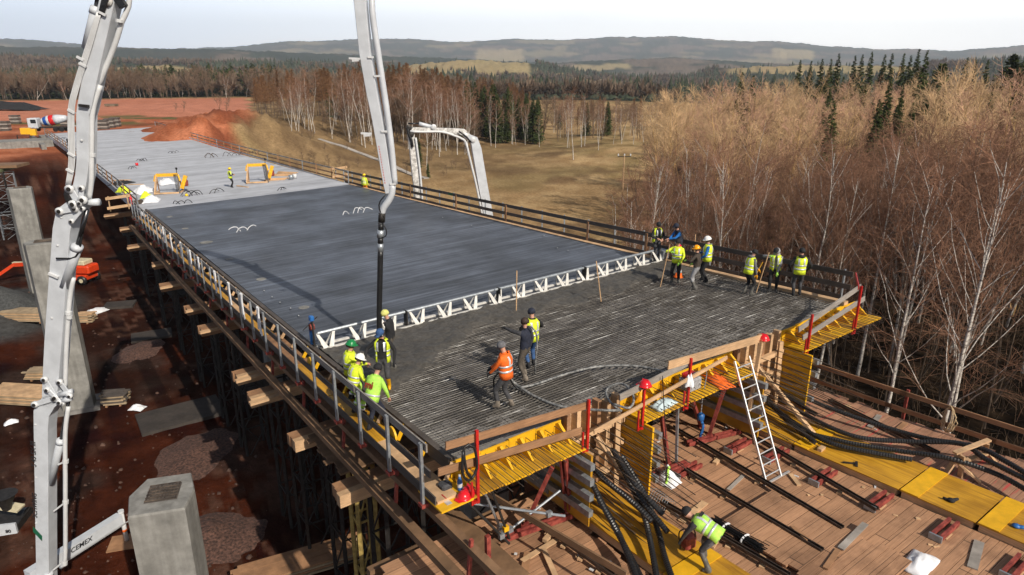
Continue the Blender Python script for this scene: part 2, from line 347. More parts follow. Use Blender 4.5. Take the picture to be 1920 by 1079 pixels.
def planks(name, base, width=.26, red=False, tones=None):
    m, nt, b = new_mat(name)
    v = stcoord(nt, 1, 1, 1); sep = N(nt, 'ShaderNodeSeparateXYZ'); nt.links.new(v, sep.inputs[0])
    dv = N(nt, 'ShaderNodeMath', operation='DIVIDE'); dv.inputs[1].default_value = width; nt.links.new(sep.outputs[1], dv.inputs[0])
    fl = N(nt, 'ShaderNodeMath', operation='FLOOR'); nt.links.new(dv.outputs[0], fl.inputs[0])
    # boards butt at staggered ends along t
    off = N(nt, 'ShaderNodeTexWhiteNoise', noise_dimensions='1D'); nt.links.new(fl.outputs[0], off.inputs['W'])
    t1 = N(nt, 'ShaderNodeMath', operation='MULTIPLY_ADD'); t1.inputs[1].default_value = 4.0; nt.links.new(off.outputs[0], t1.inputs[0]); nt.links.new(sep.outputs[0], t1.inputs[2])
    t2 = N(nt, 'ShaderNodeMath', operation='DIVIDE'); t2.inputs[1].default_value = 4.0; nt.links.new(t1.outputs[0], t2.inputs[0])
    t3 = N(nt, 'ShaderNodeMath', operation='FLOOR'); nt.links.new(t2.outputs[0], t3.inputs[0])
    cx = N(nt, 'ShaderNodeCombineXYZ'); nt.links.new(fl.outputs[0], cx.inputs[0]); nt.links.new(t3.outputs[0], cx.inputs[1])
    wn_ = N(nt, 'ShaderNodeTexWhiteNoise', noise_dimensions='3D'); nt.links.new(cx.outputs[0], wn_.inputs['Vector'])
    tone = ramp(nt, wn_.outputs['Value'], [(0, tuple(x * .80 for x in base)), (.5, base), (.85, tuple(x * 1.12 for x in base)), (1, tuple(x * 1.2 for x in base))])
    v2 = stcoord(nt, 1.2, 26, 1); n = N(nt, 'ShaderNodeTexNoise', Scale=1.4, Detail=6, Roughness=.65); nt.links.new(v2, n.inputs['Vector'])
    n2 = N(nt, 'ShaderNodeTexNoise', Scale=.8, Detail=6, Roughness=.65); nt.links.new(v, n2.inputs['Vector'])
    c = mixc(nt, .7, tone, ramp(nt, n.outputs[0], [(.3, (.6, .58, .55)), (.65, (1.15, 1.15, 1.15))]), 'MULTIPLY')
    c = mixc(nt, .75, c, ramp(nt, n2.outputs[0], [(.34, (.48, .46, .45)), (.52, (1.02, 1.02, 1.02)), (.7, (1.15, 1.14, 1.12))]), 'MULTIPLY')
    fr = N(nt, 'ShaderNodeMath', operation='FRACT'); nt.links.new(dv.outputs[0], fr.inputs[0])
    gap = ramp(nt, fr.outputs[0], [(0, (.3,) * 3), (.03, (.3,) * 3), (.05, (1,) * 3), (1, (1,) * 3)])
    fr2 = N(nt, 'ShaderNodeMath', operation='FRACT'); nt.links.new(t2.outputs[0], fr2.inputs[0])
    gap2 = ramp(nt, fr2.outputs[0], [(0, (.15,) * 3), (.004, (.15,) * 3), (.006, (1,) * 3), (1, (1,) * 3)])
    c = mixc(nt, 1, mixc(nt, 1, c, gap, 'MULTIPLY'), gap2, 'MULTIPLY')
    if red:   # sprayed pink-red setting-out marks
        v4 = stcoord(nt, .35, 5.0, 1); n4 = N(nt, 'ShaderNodeTexNoise', Scale=1.7, Detail=4); nt.links.new(v4, n4.inputs['Vector'])
        c = mixc(nt, ramp(nt, n4.outputs[0], [(.60, (0,) * 3), (.66, (.8,) * 3)]), c, (.50, .06, .055))
    nt.links.new(c, b.inputs['Base Color']); b.inputs['Roughness'].default_value = .8; bump(nt, b, gap, .01); return m
PLANK = planks('platform_planks', (.43, .235, .130), .33)
PLANKR = planks('marked_platform_planks', (.37, .195, .12), .3, True)
def yellow_st():
    m, nt, b = new_mat('yellow_soffit_panel'); v = stcoord(nt, 9, .5, 1)
    n = N(nt, 'ShaderNodeTexNoise', Scale=1.6, Detail=7, Roughness=.65); nt.links.new(v, n.inputs['Vector'])
    v2 = stcoord(nt); n2 = N(nt, 'ShaderNodeTexNoise', Scale=1.1, Detail=5); nt.links.new(v2, n2.inputs['Vector'])
    c = ramp(nt, n.outputs[0], [(.28, (.27, .125, .014)), (.5, (.53, .27, .016)), (.75, (.67, .37, .03))])
    c = mixc(nt, .7, c, ramp(nt, n2.outputs[0], [(.33, (.6, .55, .5)), (.6, (1.08, 1.08, 1.08))]), 'MULTIPLY')
    nt.links.new(c, b.inputs['Base Color']); b.inputs['Roughness'].default_value = .5; return m
YELS = yellow_st()
def bark():
    m, nt, b = new_mat('birch_bark'); t = N(nt, 'ShaderNodeTexCoord')
    mp_ = N(nt, 'ShaderNodeMapping'); mp_.inputs['Scale'].default_value = (2.5, 2.5, 6); nt.links.new(t.outputs['Object'], mp_.inputs[0])
    n = N(nt, 'ShaderNodeTexNoise', Scale=1.7, Detail=6, Roughness=.7); nt.links.new(mp_.outputs[0], n.inputs['Vector'])
    c = ramp(nt, n.outputs[0], [(.36, (.04, .035, .03)), (.43, (.30, .27, .24)), (.52, (.56, .52, .47))])
    nt.links.new(c, b.inputs['Base Color']); b.inputs['Roughness'].default_value = .7; return m
BIRCH = bark()
TWIG_R = M('birch_twigs', (.26, .142, .092), .9, 0, .3, .6, rnd=.28, spec=.1)
TWIG_T = M('alder_twigs', (.62, .42, .24), .9, 0, .25, .6, rnd=.25, spec=.1)
TWIG_P = M('poplar_twigs', (.60, .36, .25), .9, 0, .25, .6, rnd=.2, spec=.1)
BARK_T = M('ochre_bark', (.52, .34, .15), .9, 0, .3, 2, rnd=.2, spec=.1)
BARK_B = M('brown_bark', (.13, .095, .07), .9, 0, .3, 2, rnd=.2, spec=.1)
TWIG_L = M('larch_twigs', (.20, .105, .052), .9, 0, .25, .6, rnd=.25, spec=.1)
TWIG_B = M('brown_twigs', (.20, .135, .09), .9, 0, .25, .6, rnd=.25, spec=.1)
NEEDLE = M('spruce_needles', (.060, .080, .024), .8, 0, .4, 1.5, rnd=.3, spec=.15)
PINEN = M('pine_needles', (.085, .105, .032), .8, 0, .4, 1.5, rnd=.3, spec=.15)
BUD = M('catkin_buds', (.42, .30, .22), .9, 0, .2, 3, rnd=.15)
# ================================================================= terrain
def vnoise(x, y, seed=0):
    x = np.asarray(x, float); y = np.asarray(y, float); xi = np.floor(x); yi = np.floor(y); fx = x - xi; fy = y - yi
    fx = fx * fx * (3 - 2 * fx); fy = fy * fy * (3 - 2 * fy)
    def hsh(a, b):
        v = np.sin(a * 127.1 + b * 311.7 + seed * 74.7) * 43758.5453; return v - np.floor(v)
    return (hsh(xi, yi) * (1 - fx) + hsh(xi + 1, yi) * fx) * (1 - fy) + (hsh(xi, yi + 1) * (1 - fx) + hsh(xi + 1, yi + 1) * fx) * fy
def fbm(x, y, seed=0, o=4):
    s = 0; a = .5
    for k in range(o): s = s + a * vnoise(x, y, seed + k); x = x * 2.03 + 5.1; y = y * 2.03 + 1.7; a *= .5
    return s / (1 - .5 ** o)
def sm(a, b, x):
    t = np.clip((x - a) / (b - a), 0, 1); return t * t * (3 - 2 * t)
def az_of(u): return math.atan2((u - 960) / F_PX, CP)     # close to the horizon
def ridge_z(tab, dist):
    A = []; Z = []
    for u, v in tab:
        d = ray(u, v); A.append(math.atan2(d.x, d.y)); Z.append(dist * d.z / math.hypot(d.x, d.y))
    return A, Z
R1T = [(-300, 104), (0, 116), (150, 120), (300, 124), (480, 124), (620, 130), (760, 126), (870, 114), (985, 121), (1090, 142), (1200, 150), (1290, 150), (1350, 131), (1480, 125), (1700, 126), (1920, 122), (2300, 120)]
R2T = [(-300, 90), (0, 89), (160, 91), (300, 92), (450, 95), (540, 99), (640, 103), (760, 107), (860, 112), (960, 116), (1050, 119), (1150, 113), (1250, 109), (1330, 113), (1420, 119), (1600, 124), (1920, 122), (2300, 122)]
R3T = [(-300, 84), (0, 76), (60, 77), (150, 86), (260, 92), (440, 92), (480, 86), (540, 79), (620, 80), (700, 76), (760, 75), (850, 79), (920, 78), (960, 76), (1060, 76), (1160, 71), (1210, 73), (1250, 71), (1330, 76), (1400, 79), (1450, 79), (1550, 88), (1640, 95), (1700, 92), (1780, 98), (1850, 92), (1920, 87), (2300, 84)]
RIDGES = [(1500.,) + ridge_z(R1T, 1500.), (3000.,) + ridge_z(R2T, 3000.), (7000.,) + ridge_z(R3T, 7000.)]
_m = [(G(405, 262, -11), 3.4, 6), (G(350, 272, -11), 2.4, 5.5), (G(468, 256, -11.5), 2.6, 6), (G(310, 256, -11), 1.8, 7), (G(520, 262, -12), 2.2, 6), (G(430, 240, -11), 2.0, 8), (G(375, 246, -11), 1.6, 7), (G(560, 236, -12), 1.0, 11)]
MOUNDS = [(p.x, p.y, a, s) for p, a, s in _m]
_gp = G(25, 600, -18); MOUNDS.append((_gp.x - 3, _gp.y, 2.0, 3.2))
def tz(x, y):
    x = np.asarray(x, float); y = np.asarray(y, float); r = np.hypot(x, y); az = np.arctan2(x, np.maximum(y, 1e-6))
    s = x * EL.x + y * EL.y; t = x * ER.x + y * ER.y
    tp = np.maximum(0, t - 22); s0 = 92 + tp * .45; s1 = 122 + tp * 1.5
    low = -18 + .25 * (fbm(x / 3.1, y / 3.1, 3) - .5) + 1.0 * (fbm(x / 22, y / 22, 9) - .5) * sm(24, 40, t) + 3.0 * sm(45, 130, t) * sm(-20, 60, x)
    z = low + sm(0, 1, (s - s0) / (s1 - s0)) * (6.5 + .9 * (fbm(x / 30, y / 30, 5) - .5)) 
    z = z + .9 * (fbm(x / 4.5, y / 4.5, 17, 3) - .5) * sm(-14, -12, z) * (1 - sm(250, 300, r)) * sm(24, 27, t)
    for mx, my, a, sg in MOUNDS: z = z + a * np.exp(-((x - mx) ** 2 + (y - my) ** 2) / (2 * sg * sg)) * (.45 + 1.1 * fbm(x / 3.2, y / 3.2, 8))
    far = -11.5 - 13 * sm(-.38, .1, az)
    z = z + (far - z) * sm(330, 800, r)
    k0 = sm(900, 1500, r); zs = []
    for d, A, Z in RIDGES: zs.append(np.interp(az, A, Z))
    n = (fbm(x / 60, y / 60, 2) - .5) * 14 + (fbm(x / 9, y / 9, 4, 3) - .5) * 7
    z = z + (zs[0] - z) * k0
    z = z + (np.minimum(zs[0], zs[1]) - 22 - z) * sm(1500, 1900, r)
    z = z + (zs[1] - z) * sm(2000, 3000, r)
    z = z + (np.minimum(zs[1], zs[2]) - 40 - z) * sm(3000, 3800, r)
    z = z + (zs[2] + 30 * (fbm(x / 500, y / 500, 12) - .5) - z) * sm(4000, 7000, r)
    z = z - 150 * sm(7200, 8200, r)
    return z + n * sm(600, 1300, r) * (1 + .6 * sm(2500, 6000, r))
def tz1(x, y): return float(tz(np.array([x]), np.array([y]))[0])
def ground_at(u, v):      # where the sight line of a photo pixel meets the terrain
    d = ray(u, v); lo, hi = 8.0, 900.0
    for _ in range(50):
        m = (lo + hi) / 2; p = d * m
        if p.z > tz1(p.x, p.y): lo = m
        else: hi = m
    p = d * lo; return Vector((p.x, p.y, tz1(p.x, p.y)))
FP = [G(1236, 250, -18), G(1190, 300, -18), G(1168, 395, -18)]
def in_forest(x, y):      # the birch and alder wood right of the bridge
    s = x * EL.x + y * EL.y; t = x * ER.x + y * ER.y
    az = np.arctan2(x, y); r = np.hypot(x, y)
    edge = np.interp(r, [0, 30, 48, 70, 100, 140, 200, 260], [.10, .14, .195, .205, .215, .235, .265, .29])
    return sm(-.02, .02, az - edge + .05 * (vnoise(x / 9, y / 9, 6) - .5)) * sm(25.0, 27, t) * (1 - sm(230, 260, r))
def make_terrain():
    az = np.concatenate([np.linspace(-math.pi, -1.0, 50)[:-1], np.linspace(-1.0, 1.0, 960), np.linspace(1.0, math.pi, 50)[1:]])
    rr = np.concatenate([np.linspace(1.0, 70, 110), np.geomspace(70.8, 8200, 235)[0:]])
    A, Rr = np.meshgrid(az, rr); X = Rr * np.sin(A); Y = Rr * np.cos(A); Z = tz(X, Y)
    na, nr = len(az), len(rr); V = np.stack([X, Y, Z], -1).reshape(-1, 3)
    i = np.arange(nr - 1)[:, None] * na + np.arange(na - 1)[None]; Q = np.stack([i, i + 1, i + 1 + na, i + na], -1).reshape(-1, 4)[:, ::-1]
    me = np_mesh('ground', V, Q, 4, True)
    x, y, z = V.T; r = np.hypot(x, y); a = np.arctan2(x, y); s = x * EL.x + y * EL.y; t = x * ER.x + y * ER.y
    def c3(c): return np.array(c)[None]
    def mix(c, d, f): return c * (1 - f[:, None]) + d * f[:, None]
    big = fbm(x / 14, y / 14, 31); med = fbm(x / 3, y / 3, 33); hug = fbm(x / 120, y / 120, 35)
    # dry meadow with greenish patches
    c = mix(c3((.33, .215, .105)), c3((.43, .30, .155)), sm(.35, .65, med))
    c = mix(c, c3((.125, .12, .045)), .4 * sm(.52, .68, big)); c = mix(c, c3((.13, .08, .045)), .7 * sm(.56, .70, fbm(x / 9, y / 9, 41)))
    c = mix(c, c3((.15, .10, .055)),   .3 * sm(.5, .64, fbm(x / 26 + 3, y / 26, 43)))  # broad darker patches paint tree shadows and hollows into the grass colour
    bank = sm(100, 125, s) * sm(26, 34, t) * (1 - sm(70, 110, t - (s - 120) * .3)) * (1 - sm(300, 340, r))
    c = mix(c, mix(c3((.15, .10, .055)), c3((.25, .17, .09)), sm(.4, .65, med)), bank * .8)
    # red earth
    edge = 25 + np.maximum(0, s - 100) * .27 + 10 * (fbm(x / 12, y / 12, 51) - .5)
    red = (1 - sm(-1.5, 1.5, t - edge)) * (1 - sm(385, 400, r * (1 + .0 * a)))
    redc = mix(c3((.30, .095, .045)), c3((.44, .165, .088)), sm(.4, .65, med)); redc = mix(redc, c3((.17, .052, .028)), .8 * sm(.5, .66, big))
    fld = sm(205, 230, r); redc = mix(redc, mix(c3((.42, .165, .10)), c3((.48, .20, .13)), sm(.3, .7, hug)), fld)
    grn = sm(.55, .62, fbm(x / 25 + 7, y / 9, 61)) * sm(180, 200, r) * (1 - sm(225, 240, r)); redc = mix(redc, c3((.12, .11, .045)), grn)
    pit = np.maximum(1 - sm(-17.2, -14.5, z), (1 - sm(3, 9, t)) * (1 - sm(112, 128, s)))  # mask also takes in the left slope, painting its shadow with pit tones
    pitc = mix(c3((.026, .0066, .0032)), c3((.060, .0155, .0070)), sm(.35, .68, med)); pitc = mix(pitc, c3((.020, .0085, .0055)), .8 * sm(.52, .66, big))  # wet soil, darkened further so the shade over the pit is painted in
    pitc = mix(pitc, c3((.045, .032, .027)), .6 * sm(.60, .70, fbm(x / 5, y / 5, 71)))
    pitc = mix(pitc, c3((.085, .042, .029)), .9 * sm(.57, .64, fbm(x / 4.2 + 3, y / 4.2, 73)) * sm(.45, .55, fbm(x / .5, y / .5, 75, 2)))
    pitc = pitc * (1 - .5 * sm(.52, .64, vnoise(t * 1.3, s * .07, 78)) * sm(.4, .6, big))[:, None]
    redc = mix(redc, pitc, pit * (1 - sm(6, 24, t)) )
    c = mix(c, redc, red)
    gv = np.exp(-(((x - _gp.x + 3) ** 2 + (y - _gp.y) ** 2) / 60.)); c = mix(c, c3((.05, .05, .05)), sm(.3, .5, gv))
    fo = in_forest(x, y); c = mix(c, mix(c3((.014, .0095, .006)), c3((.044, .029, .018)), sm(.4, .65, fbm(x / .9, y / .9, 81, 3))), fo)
    # far country: woods, fields
    wood_ = mix(c3((.125, .094, .068)), c3((.028, .040, .024)), sm(.40, .50, fbm(x / 170, y / 170, 91)))
    lft = (1 - sm(-.32, -.18, a)); wood_ = mix(wood_, c3((.018, .029, .018)), .8 * lft * sm(.36, .46, fbm(x / 230, y / 230, 97)) * sm(1500, 2000, r))
    wood_ = wood_ * (.6 + .8 * fbm(x / 11, y / 11, 93, 2))[:, None]
    tan = mix(c3((.34, .25, .135)), c3((.28, .24, .12)), hug)
    def patch(u0, u1, r0, r1, sd):
        w = .012 * (fbm(r / 60, a * 30, sd) - .5); wr = 120 * (fbm(a * 40, a * 0 + sd, sd) - .5)
        return sm(az_of(u0) - .004, az_of(u0) + .004, a + w) * (1 - sm(az_of(u1) - .004, az_of(u1) + .004, a + w)) * sm(r0 - 15, r0 + 15, r + wr) * (1 - sm(r1 - 15, r1 + 15, r + wr))
    fl = np.zeros(len(x))
    for p in ((775, 990, 1180, 1560, 3), (262, 420, 1150, 1330, 5), (360, 520, 1000, 1120, 6), (1330, 1640, 1240, 1560, 7), (600, 660, 1000, 1150, 8), (1000, 1120, 1240, 1330, 9), (1060, 1160, 2500, 2700, 10), (900, 980, 5000, 5700, 11), (1400, 1470, 5300, 5900, 13)): fl = np.maximum(fl, patch(*p))
    fl = np.maximum(fl, .55 * sm(.64, .69, fbm(x / 420, y / 420, 95)) * sm(3300, 3800, r))
    farc = mix(wood_, tan, fl); farc = mix(farc, c3((.16, .21, .05)), patch(1120, 1250, 560, 1030, 15)); farc = mix(farc, c3((.12, .17, .05)), patch(440, 520, 1500, 1600, 16))
    c = mix(c, farc, sm(395, 420, r)); c = np.clip(c, .004, .9)
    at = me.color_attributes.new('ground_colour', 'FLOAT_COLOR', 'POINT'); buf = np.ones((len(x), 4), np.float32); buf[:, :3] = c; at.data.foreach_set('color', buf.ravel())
    m, nt, b = new_mat('earth_grass_and_woods')
    va = N(nt, 'ShaderNodeVertexColor', layer_name='ground_colour'); g = N(nt, 'ShaderNodeNewGeometry')
    n = N(nt, 'ShaderNodeTexNoise', Scale=2.3, Detail=9, Roughness=.72); nt.links.new(g.outputs['Position'], n.inputs['Vector'])
    n2 = N(nt, 'ShaderNodeTexNoise', Scale=.16, Detail=6, Roughness=.6); nt.links.new(g.outputs['Position'], n2.inputs['Vector'])
    cc = mixc(nt, .9, va.outputs[0], ramp(nt, n.outputs[0], [(.3, (.55, .53, .5)), (.7, (1.4, 1.4, 1.4))]), 'MULTIPLY')
    cc = mixc(nt, .6, cc, ramp(nt, n2.outputs[0], [(.35, (.75, .73, .7)), (.65, (1.2, 1.2, 1.2))]), 'MULTIPLY')
    nt.links.new(cc, b.inputs['Base Color']); b.inputs['Roughness'].default_value = .95; b.inputs['Specular IOR Level'].default_value = .03
    bump(nt, b, n.outputs[0], .12, .8)
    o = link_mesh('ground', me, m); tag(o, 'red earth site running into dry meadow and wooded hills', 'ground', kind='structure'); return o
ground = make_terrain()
# ================================================================= trees
def segs_mesh(name, S, n=3):
    S = np.array(S, float); P0, P1, r0, r1 = S[:, 0:3], S[:, 3:6], S[:, 6], S[:, 7]
    d = P1 - P0; d /= np.linalg.norm(d, axis=1, keepdims=True) + 1e-9
    ref = np.where(np.abs(d[:, 2:3]) > .9, np.array([[1., 0, 0]]), np.array([[0, 0, 1.]])); x = np.cross(d, ref); x /= np.linalg.norm(x, axis=1, keepdims=True) + 1e-9; y = np.cross(d, x)
    k = np.arange(n) * 2 * math.pi / n; ca, sa = np.cos(k)[None, :, None], np.sin(k)[None, :, None]
    off = x[:, None] * ca + y[:, None] * sa
    V = np.concatenate([P0[:, None] + off * r0[:, None, None], P1[:, None] + off * r1[:, None, None]], 1).reshape(-1, 3)
    b = (np.arange(len(S)) * 2 * n)[:, None]; i = np.arange(n)[None]; j = (i + 1) % n
    Q = np.stack([b + i, b + j, b + n + j, b + n + i], -1).reshape(-1, 4)
    return np_mesh(name, V, Q, 4, n > 4)
class Grow:
    def __init__(s, seed): s.r = random.Random(seed); s.wood = []; s.twig = []
    def line(s, out, p, d, L, r0, r1, n, up=0.0, jit=.12):
        d = d.normalized(); pts = [p.copy()]
        for k in range(n):
            d = (d + Vector((s.r.gauss(0, jit), s.r.gauss(0, jit), s.r.gauss(0, jit) + up))).normalized(); q = p + d * (L / n)
            a, b = r0 + (r1 - r0) * k / n, r0 + (r1 - r0) * (k + 1) / n; out.append((*p, *q, a, b)); p = q; pts.append(p.copy())
        return pts, d
def _dir(az, el): return Vector((math.cos(az) * math.cos(el), math.sin(az) * math.cos(el), math.sin(el)))
def broadleaf(seed, h, limbs, el, lstart, llen, subs, twigs, twl, droop, tr=.012, trunk_r=.12, lean=.03, fork=0):
    g = Grow(seed); rr = g.r; n = 10
    stems = [(Vector((0, 0, 0)), Vector((rr.gauss(0, lean), rr.gauss(0, lean), 1)), h, trunk_r)]
    for k in range(fork):
        a = rr.random() * 6.28; stems.append((Vector((.15 * math.cos(a), .15 * math.sin(a), .2 if fork > 2 else h * .12)), _dir(a, R(rr.uniform(66, 78))), h * rr.uniform(.72, .95), trunk_r * .75))
    for p, d, L, r0 in stems:
        pts, _ = g.line(g.wood, p, d, L, r0, .015, n, .02, .035)
        nl = limbs if not fork else max(5, int(limbs / (1 + fork * .6)))
        for k in range(nl):
            f = lstart + (1 - lstart) * (k + rr.random()) / nl * .97; i = min(n - 1, int(f * n)); q = pts[i].lerp(pts[i + 1], f * n - i)
            ll = (llen * (1 - f) + .10) * L * rr.uniform(.7, 1.2) * (.75 if f < lstart + .1 else 1); a = k * 2.4 + rr.uniform(-.5, .5)
            lp, _ = g.line(g.wood, q, _dir(a, R(rr.uniform(*el))), ll, max(.016, r0 * (1 - f) * .42), .008, 4, .06, .10)
            for j in range(subs):
                ff = .2 + .8 * (j + rr.random()) / subs; i2 = min(3, int(ff * 4)); q2 = lp[i2].lerp(lp[i2 + 1], ff * 4 - i2)
                dd = (lp[i2 + 1] - lp[i2]).normalized() + Vector((rr.gauss(0, .6), rr.gauss(0, .6), rr.gauss(0.1, .4)))
                sp, _ = g.line(g.twig, q2, dd, ll * rr.uniform(.25, .45) + .25, tr * 1.3, tr * .8, 2, -droop * .3, .15)
                for m in range(twigs):
                    q3 = sp[0].lerp(sp[-1], .25 + .75 * rr.random()); dd3 = (sp[-1] - sp[0]).normalized() + Vector((rr.gauss(0, .7), rr.gauss(0, .7), rr.gauss(0, .5)))
                    g.line(g.twig, q3, dd3, twl * rr.uniform(.6, 1.3), tr * .8, tr * .45, 2, -droop, .12)
    return g
def larch_tree(seed, h, nb, tw, tr=.02):
    g = Grow(seed); rr = g.r; pts, _ = g.line(g.wood, Vector((0, 0, 0)), Vector((rr.gauss(0, .01), rr.gauss(0, .01), 1)), h, .17, .02, 8, 0, .008)
    for k in range(nb):
        f = .38 + .6 * (k + rr.random()) / nb; i = min(7, int(f * 8)); q = pts[i].lerp(pts[i + 1], f * 8 - i); L = (1 - f) * h * .28 + .3
        lp, _ = g.line(g.twig, q, _dir(rr.random() * 6.28, R(rr.uniform(-5, 25))), L * rr.uniform(.7, 1.2), tr * 1.4, tr * .6, 3, .05, .08)
        for j in range(tw):
            ff = rr.random() * 3; i2 = min(2, int(ff)); q2 = lp[i2].lerp(lp[i2 + 1], ff - i2); g.line(g.twig, q2, Vector((rr.gauss(0, 1), rr.gauss(0, 1), rr.gauss(-.2, .5))), rr.uniform(.3, .7), tr * .8, tr * .5, 1)
    return g
def spruce_mesh(seed, h, nb, spread, sprays, size, bare=.06, pine=False):
    rr = random.Random(seed); V = []; Q = []
    for k in range(nb):
        f = bare + (1 - bare) * (k + rr.random()) / nb; z = f * h; L = spread * ((1 - f) ** .85 + .03) * rr.uniform(.65, 1.15)
        if pine: L = spread * math.sin(math.pi * min(1, .15 + (f - bare) / (1 - bare) * .85)) * rr.uniform(.5, 1.1)
        a = rr.random() * 6.28; u = Vector((math.cos(a), math.sin(a), 0)); w = Vector((-u.y, u.x, 0))
        for j in range(sprays):
            e = (j + rr.random()) / sprays; p = Vector((0, 0, z)) + u * (L * e) + Vector((0, 0, (-.22 * L * e + .25 * L * e * e) if not pine else .25 * L * e)) + w * rr.gauss(0, .10 * L)
            sz = size * rr.uniform(.6, 1.3) * (1.05 - .4 * e) * (.35 + .65 * min(1, (1 - f) * 4.5) if not pine else 1); d = (u * rr.uniform(.5, 1) + w * rr.gauss(0, .6) + Vector((0, 0, rr.uniform(-.65, .1) if not pine else rr.uniform(-.2, .9)))).normalized()
            sd = d.cross(Vector((rr.gauss(0, .5), rr.gauss(0, .5), 1))).normalized() * sz * .32; b = len(V)
            V += [p - sd * .5, p + sd * .5, p + d * sz * .6 + sd, p + d * sz * 1.1]; Q.append((b, b + 1, b + 2, b + 3))
    b = len(V); V += [Vector((-.06, 0, h * .95)), Vector((.06, 0, h * .95)), Vector((.02, .03, h)), Vector((-.02, .03, h))]; Q.append((b, b + 1, b + 2, b + 3))
    return np_mesh('crown', [tuple(v) for v in V], Q, 4)
def proto(name, label, cat, group, wood_me, wmat, twig_me, tmat):
    r = empty(name, (0, 0, -500), label, cat, group)
    link_mesh('trunk', wood_me, wmat, r); link_mesh('crown', twig_me, tmat, r); return r
def gm(g, n=3, nw=6): return segs_mesh('trunk', g.wood, nw), segs_mesh('crown', g.twig, n)
def make_kind(name, label, cat, group, grows, wmat, tmat, nw=5):
    out = []
    for g in grows:
        a, b = gm(g, 3, nw); out.append(proto(name, label, cat, group, a, wmat, b, tmat))
    return out
def trunk_me(h, r): g = Grow(1); g.line(g.wood, Vector((0, 0, -.3)), Vector((0, 0, 1)), h, r, .02, 4, 0, .004); return segs_mesh('trunk', g.wood, 6)
L_B = 'slender white barked birch with purplish bare twigs in the near wood right of the bridge'
birches = make_kind('birch_tree', L_B, 'tree', 'birches in the near wood', [broadleaf(11 + k, 14, 17, (48, 70), .30, .38, 7, 7, .75, .10, .008, .105, .03, fk) for k, fk in enumerate((0, 1, 0, 2))], BIRCH, TWIG_R, 6)
alders = make_kind('alder_tree', 'tall tan alder with ochre upright bare branches behind the birches', 'tree', 'alders behind the birches', [broadleaf(41 + k, 18, 20, (48, 74), .22, .44, 8, 6, .95, -.03, .017, .15, .03, fk) for k, fk in enumerate((1, 3, 2))], BARK_T, TWIG_T)
spruces = [proto('spruce_tree', 'dark green spruce whose tip shows above the bare tan wood', 'tree', 'spruces above the bare wood', trunk_me(22, .2), BARK_B, spruce_mesh(61 + k, 22, 340, 2.9, 11, .62), NEEDLE) for k in range(2)]
pines = [proto('pine_tree', 'open crowned green pine rising above the bare wood at its right end', 'tree', 'pines above the bare wood', trunk_me(20, .2), BARK_B, spruce_mesh(71, 20, 90, 3.2, 16, .9, .55, True), PINEN)]
grove_b = make_kind('birch_tree', 'thin white stemmed birch standing before the dark grove beyond the meadow', 'tree', 'birches of the grove beyond the meadow', [broadleaf(81 + k, 17, 14, (40, 66), .35, .34, 6, 4, 1.0, .10, .022, .14, .03, fk) for k, fk in enumerate((0, 1))], BIRCH, TWIG_R)
grove_l = make_kind('larch_tree', 'tall rusty brown bare larch in the grove beyond the meadow', 'tree', 'larches of the grove', [larch_tree(91 + k, 22, 110, 15, .036) for k in range(2)], BARK_B, TWIG_L)
grove_s = [proto('spruce_tree', 'full dark green spruce in the grove beyond the meadow', 'tree', 'spruces of the grove', trunk_me(18, .2), BARK_B, spruce_mesh(95, 18, 230, 3.2, 10, 1.0), NEEDLE)]
grove_o = make_kind('bushy_tree', 'bushy brown bare tree at the foot of the grove beyond the meadow', 'tree', 'brown bare trees of the grove', [broadleaf(101 + k, 11, 14, (35, 65), .15, .45, 6, 4, 1.0, .0, .026, .12, .04, 2) for k in range(2)], BARK_B, TWIG_B)
belt_o = make_kind('field_edge_tree', 'brown bare tree in the belt along the far edge of the red field', 'tree', 'bare trees along the red field', [broadleaf(111 + k, 14, 10, (35, 70), .15, .42, 5, 3, 1.4, .0, .05, .16, .04, 1) for k in range(2)], BARK_B, TWIG_B)
belt_b = make_kind('birch_tree', 'white stemmed birch at the front of the belt beyond the red field', 'tree', 'birches along the red field', [broadleaf(115 + k, 13, 8, (45, 70), .3, .34, 4, 3, 1.2, .05, .045, .13, .10, 1) for k in range(2)], BIRCH, TWIG_R)
belt_s = [proto('spruce_tree', 'small dark spruce at the back of the belt beyond the red field', 'tree', 'spruces along the red field', trunk_me(15, .2), BARK_B, spruce_mesh(121, 15, 110, 2.9, 7, 1.6), NEEDLE)]
for q in alders[2].children:
    if q.name.startswith('crown'): q.data.materials[0] = TWIG_P
_used = set()
_base = {}
def plant(protos, x, y, sc=1.0, rz=None, lab=None, grp=None, z=None, tilt=0.0, nm=None):
    p = random.choice(protos)
    if p.name not in _base: _base[p.name] = (p['label'], p.get('group'))
    if p.name in _used: o = copy_tree(p)
    else: o = p; _used.add(p.name)
    o.location = (x, y, tz1(x, y) - .1 if z is None else z); o.rotation_euler = (tilt * random.gauss(0, 1), tilt * random.gauss(0, 1), random.random() * 6.28 if rz is None else rz); o.scale = (sc,) * 3
    o['label'] = lab or _base[p.name][0]
    if not lab and _base[p.name][1]: o['group'] = _base[p.name][1]
    if nm: o.name = nm
    if lab:
        if grp: o['group'] = grp
        elif 'group' in o: del o['group']
    return o
def polar(u, r):
    a = az_of(u); return r * math.sin(a), r * math.cos(a)
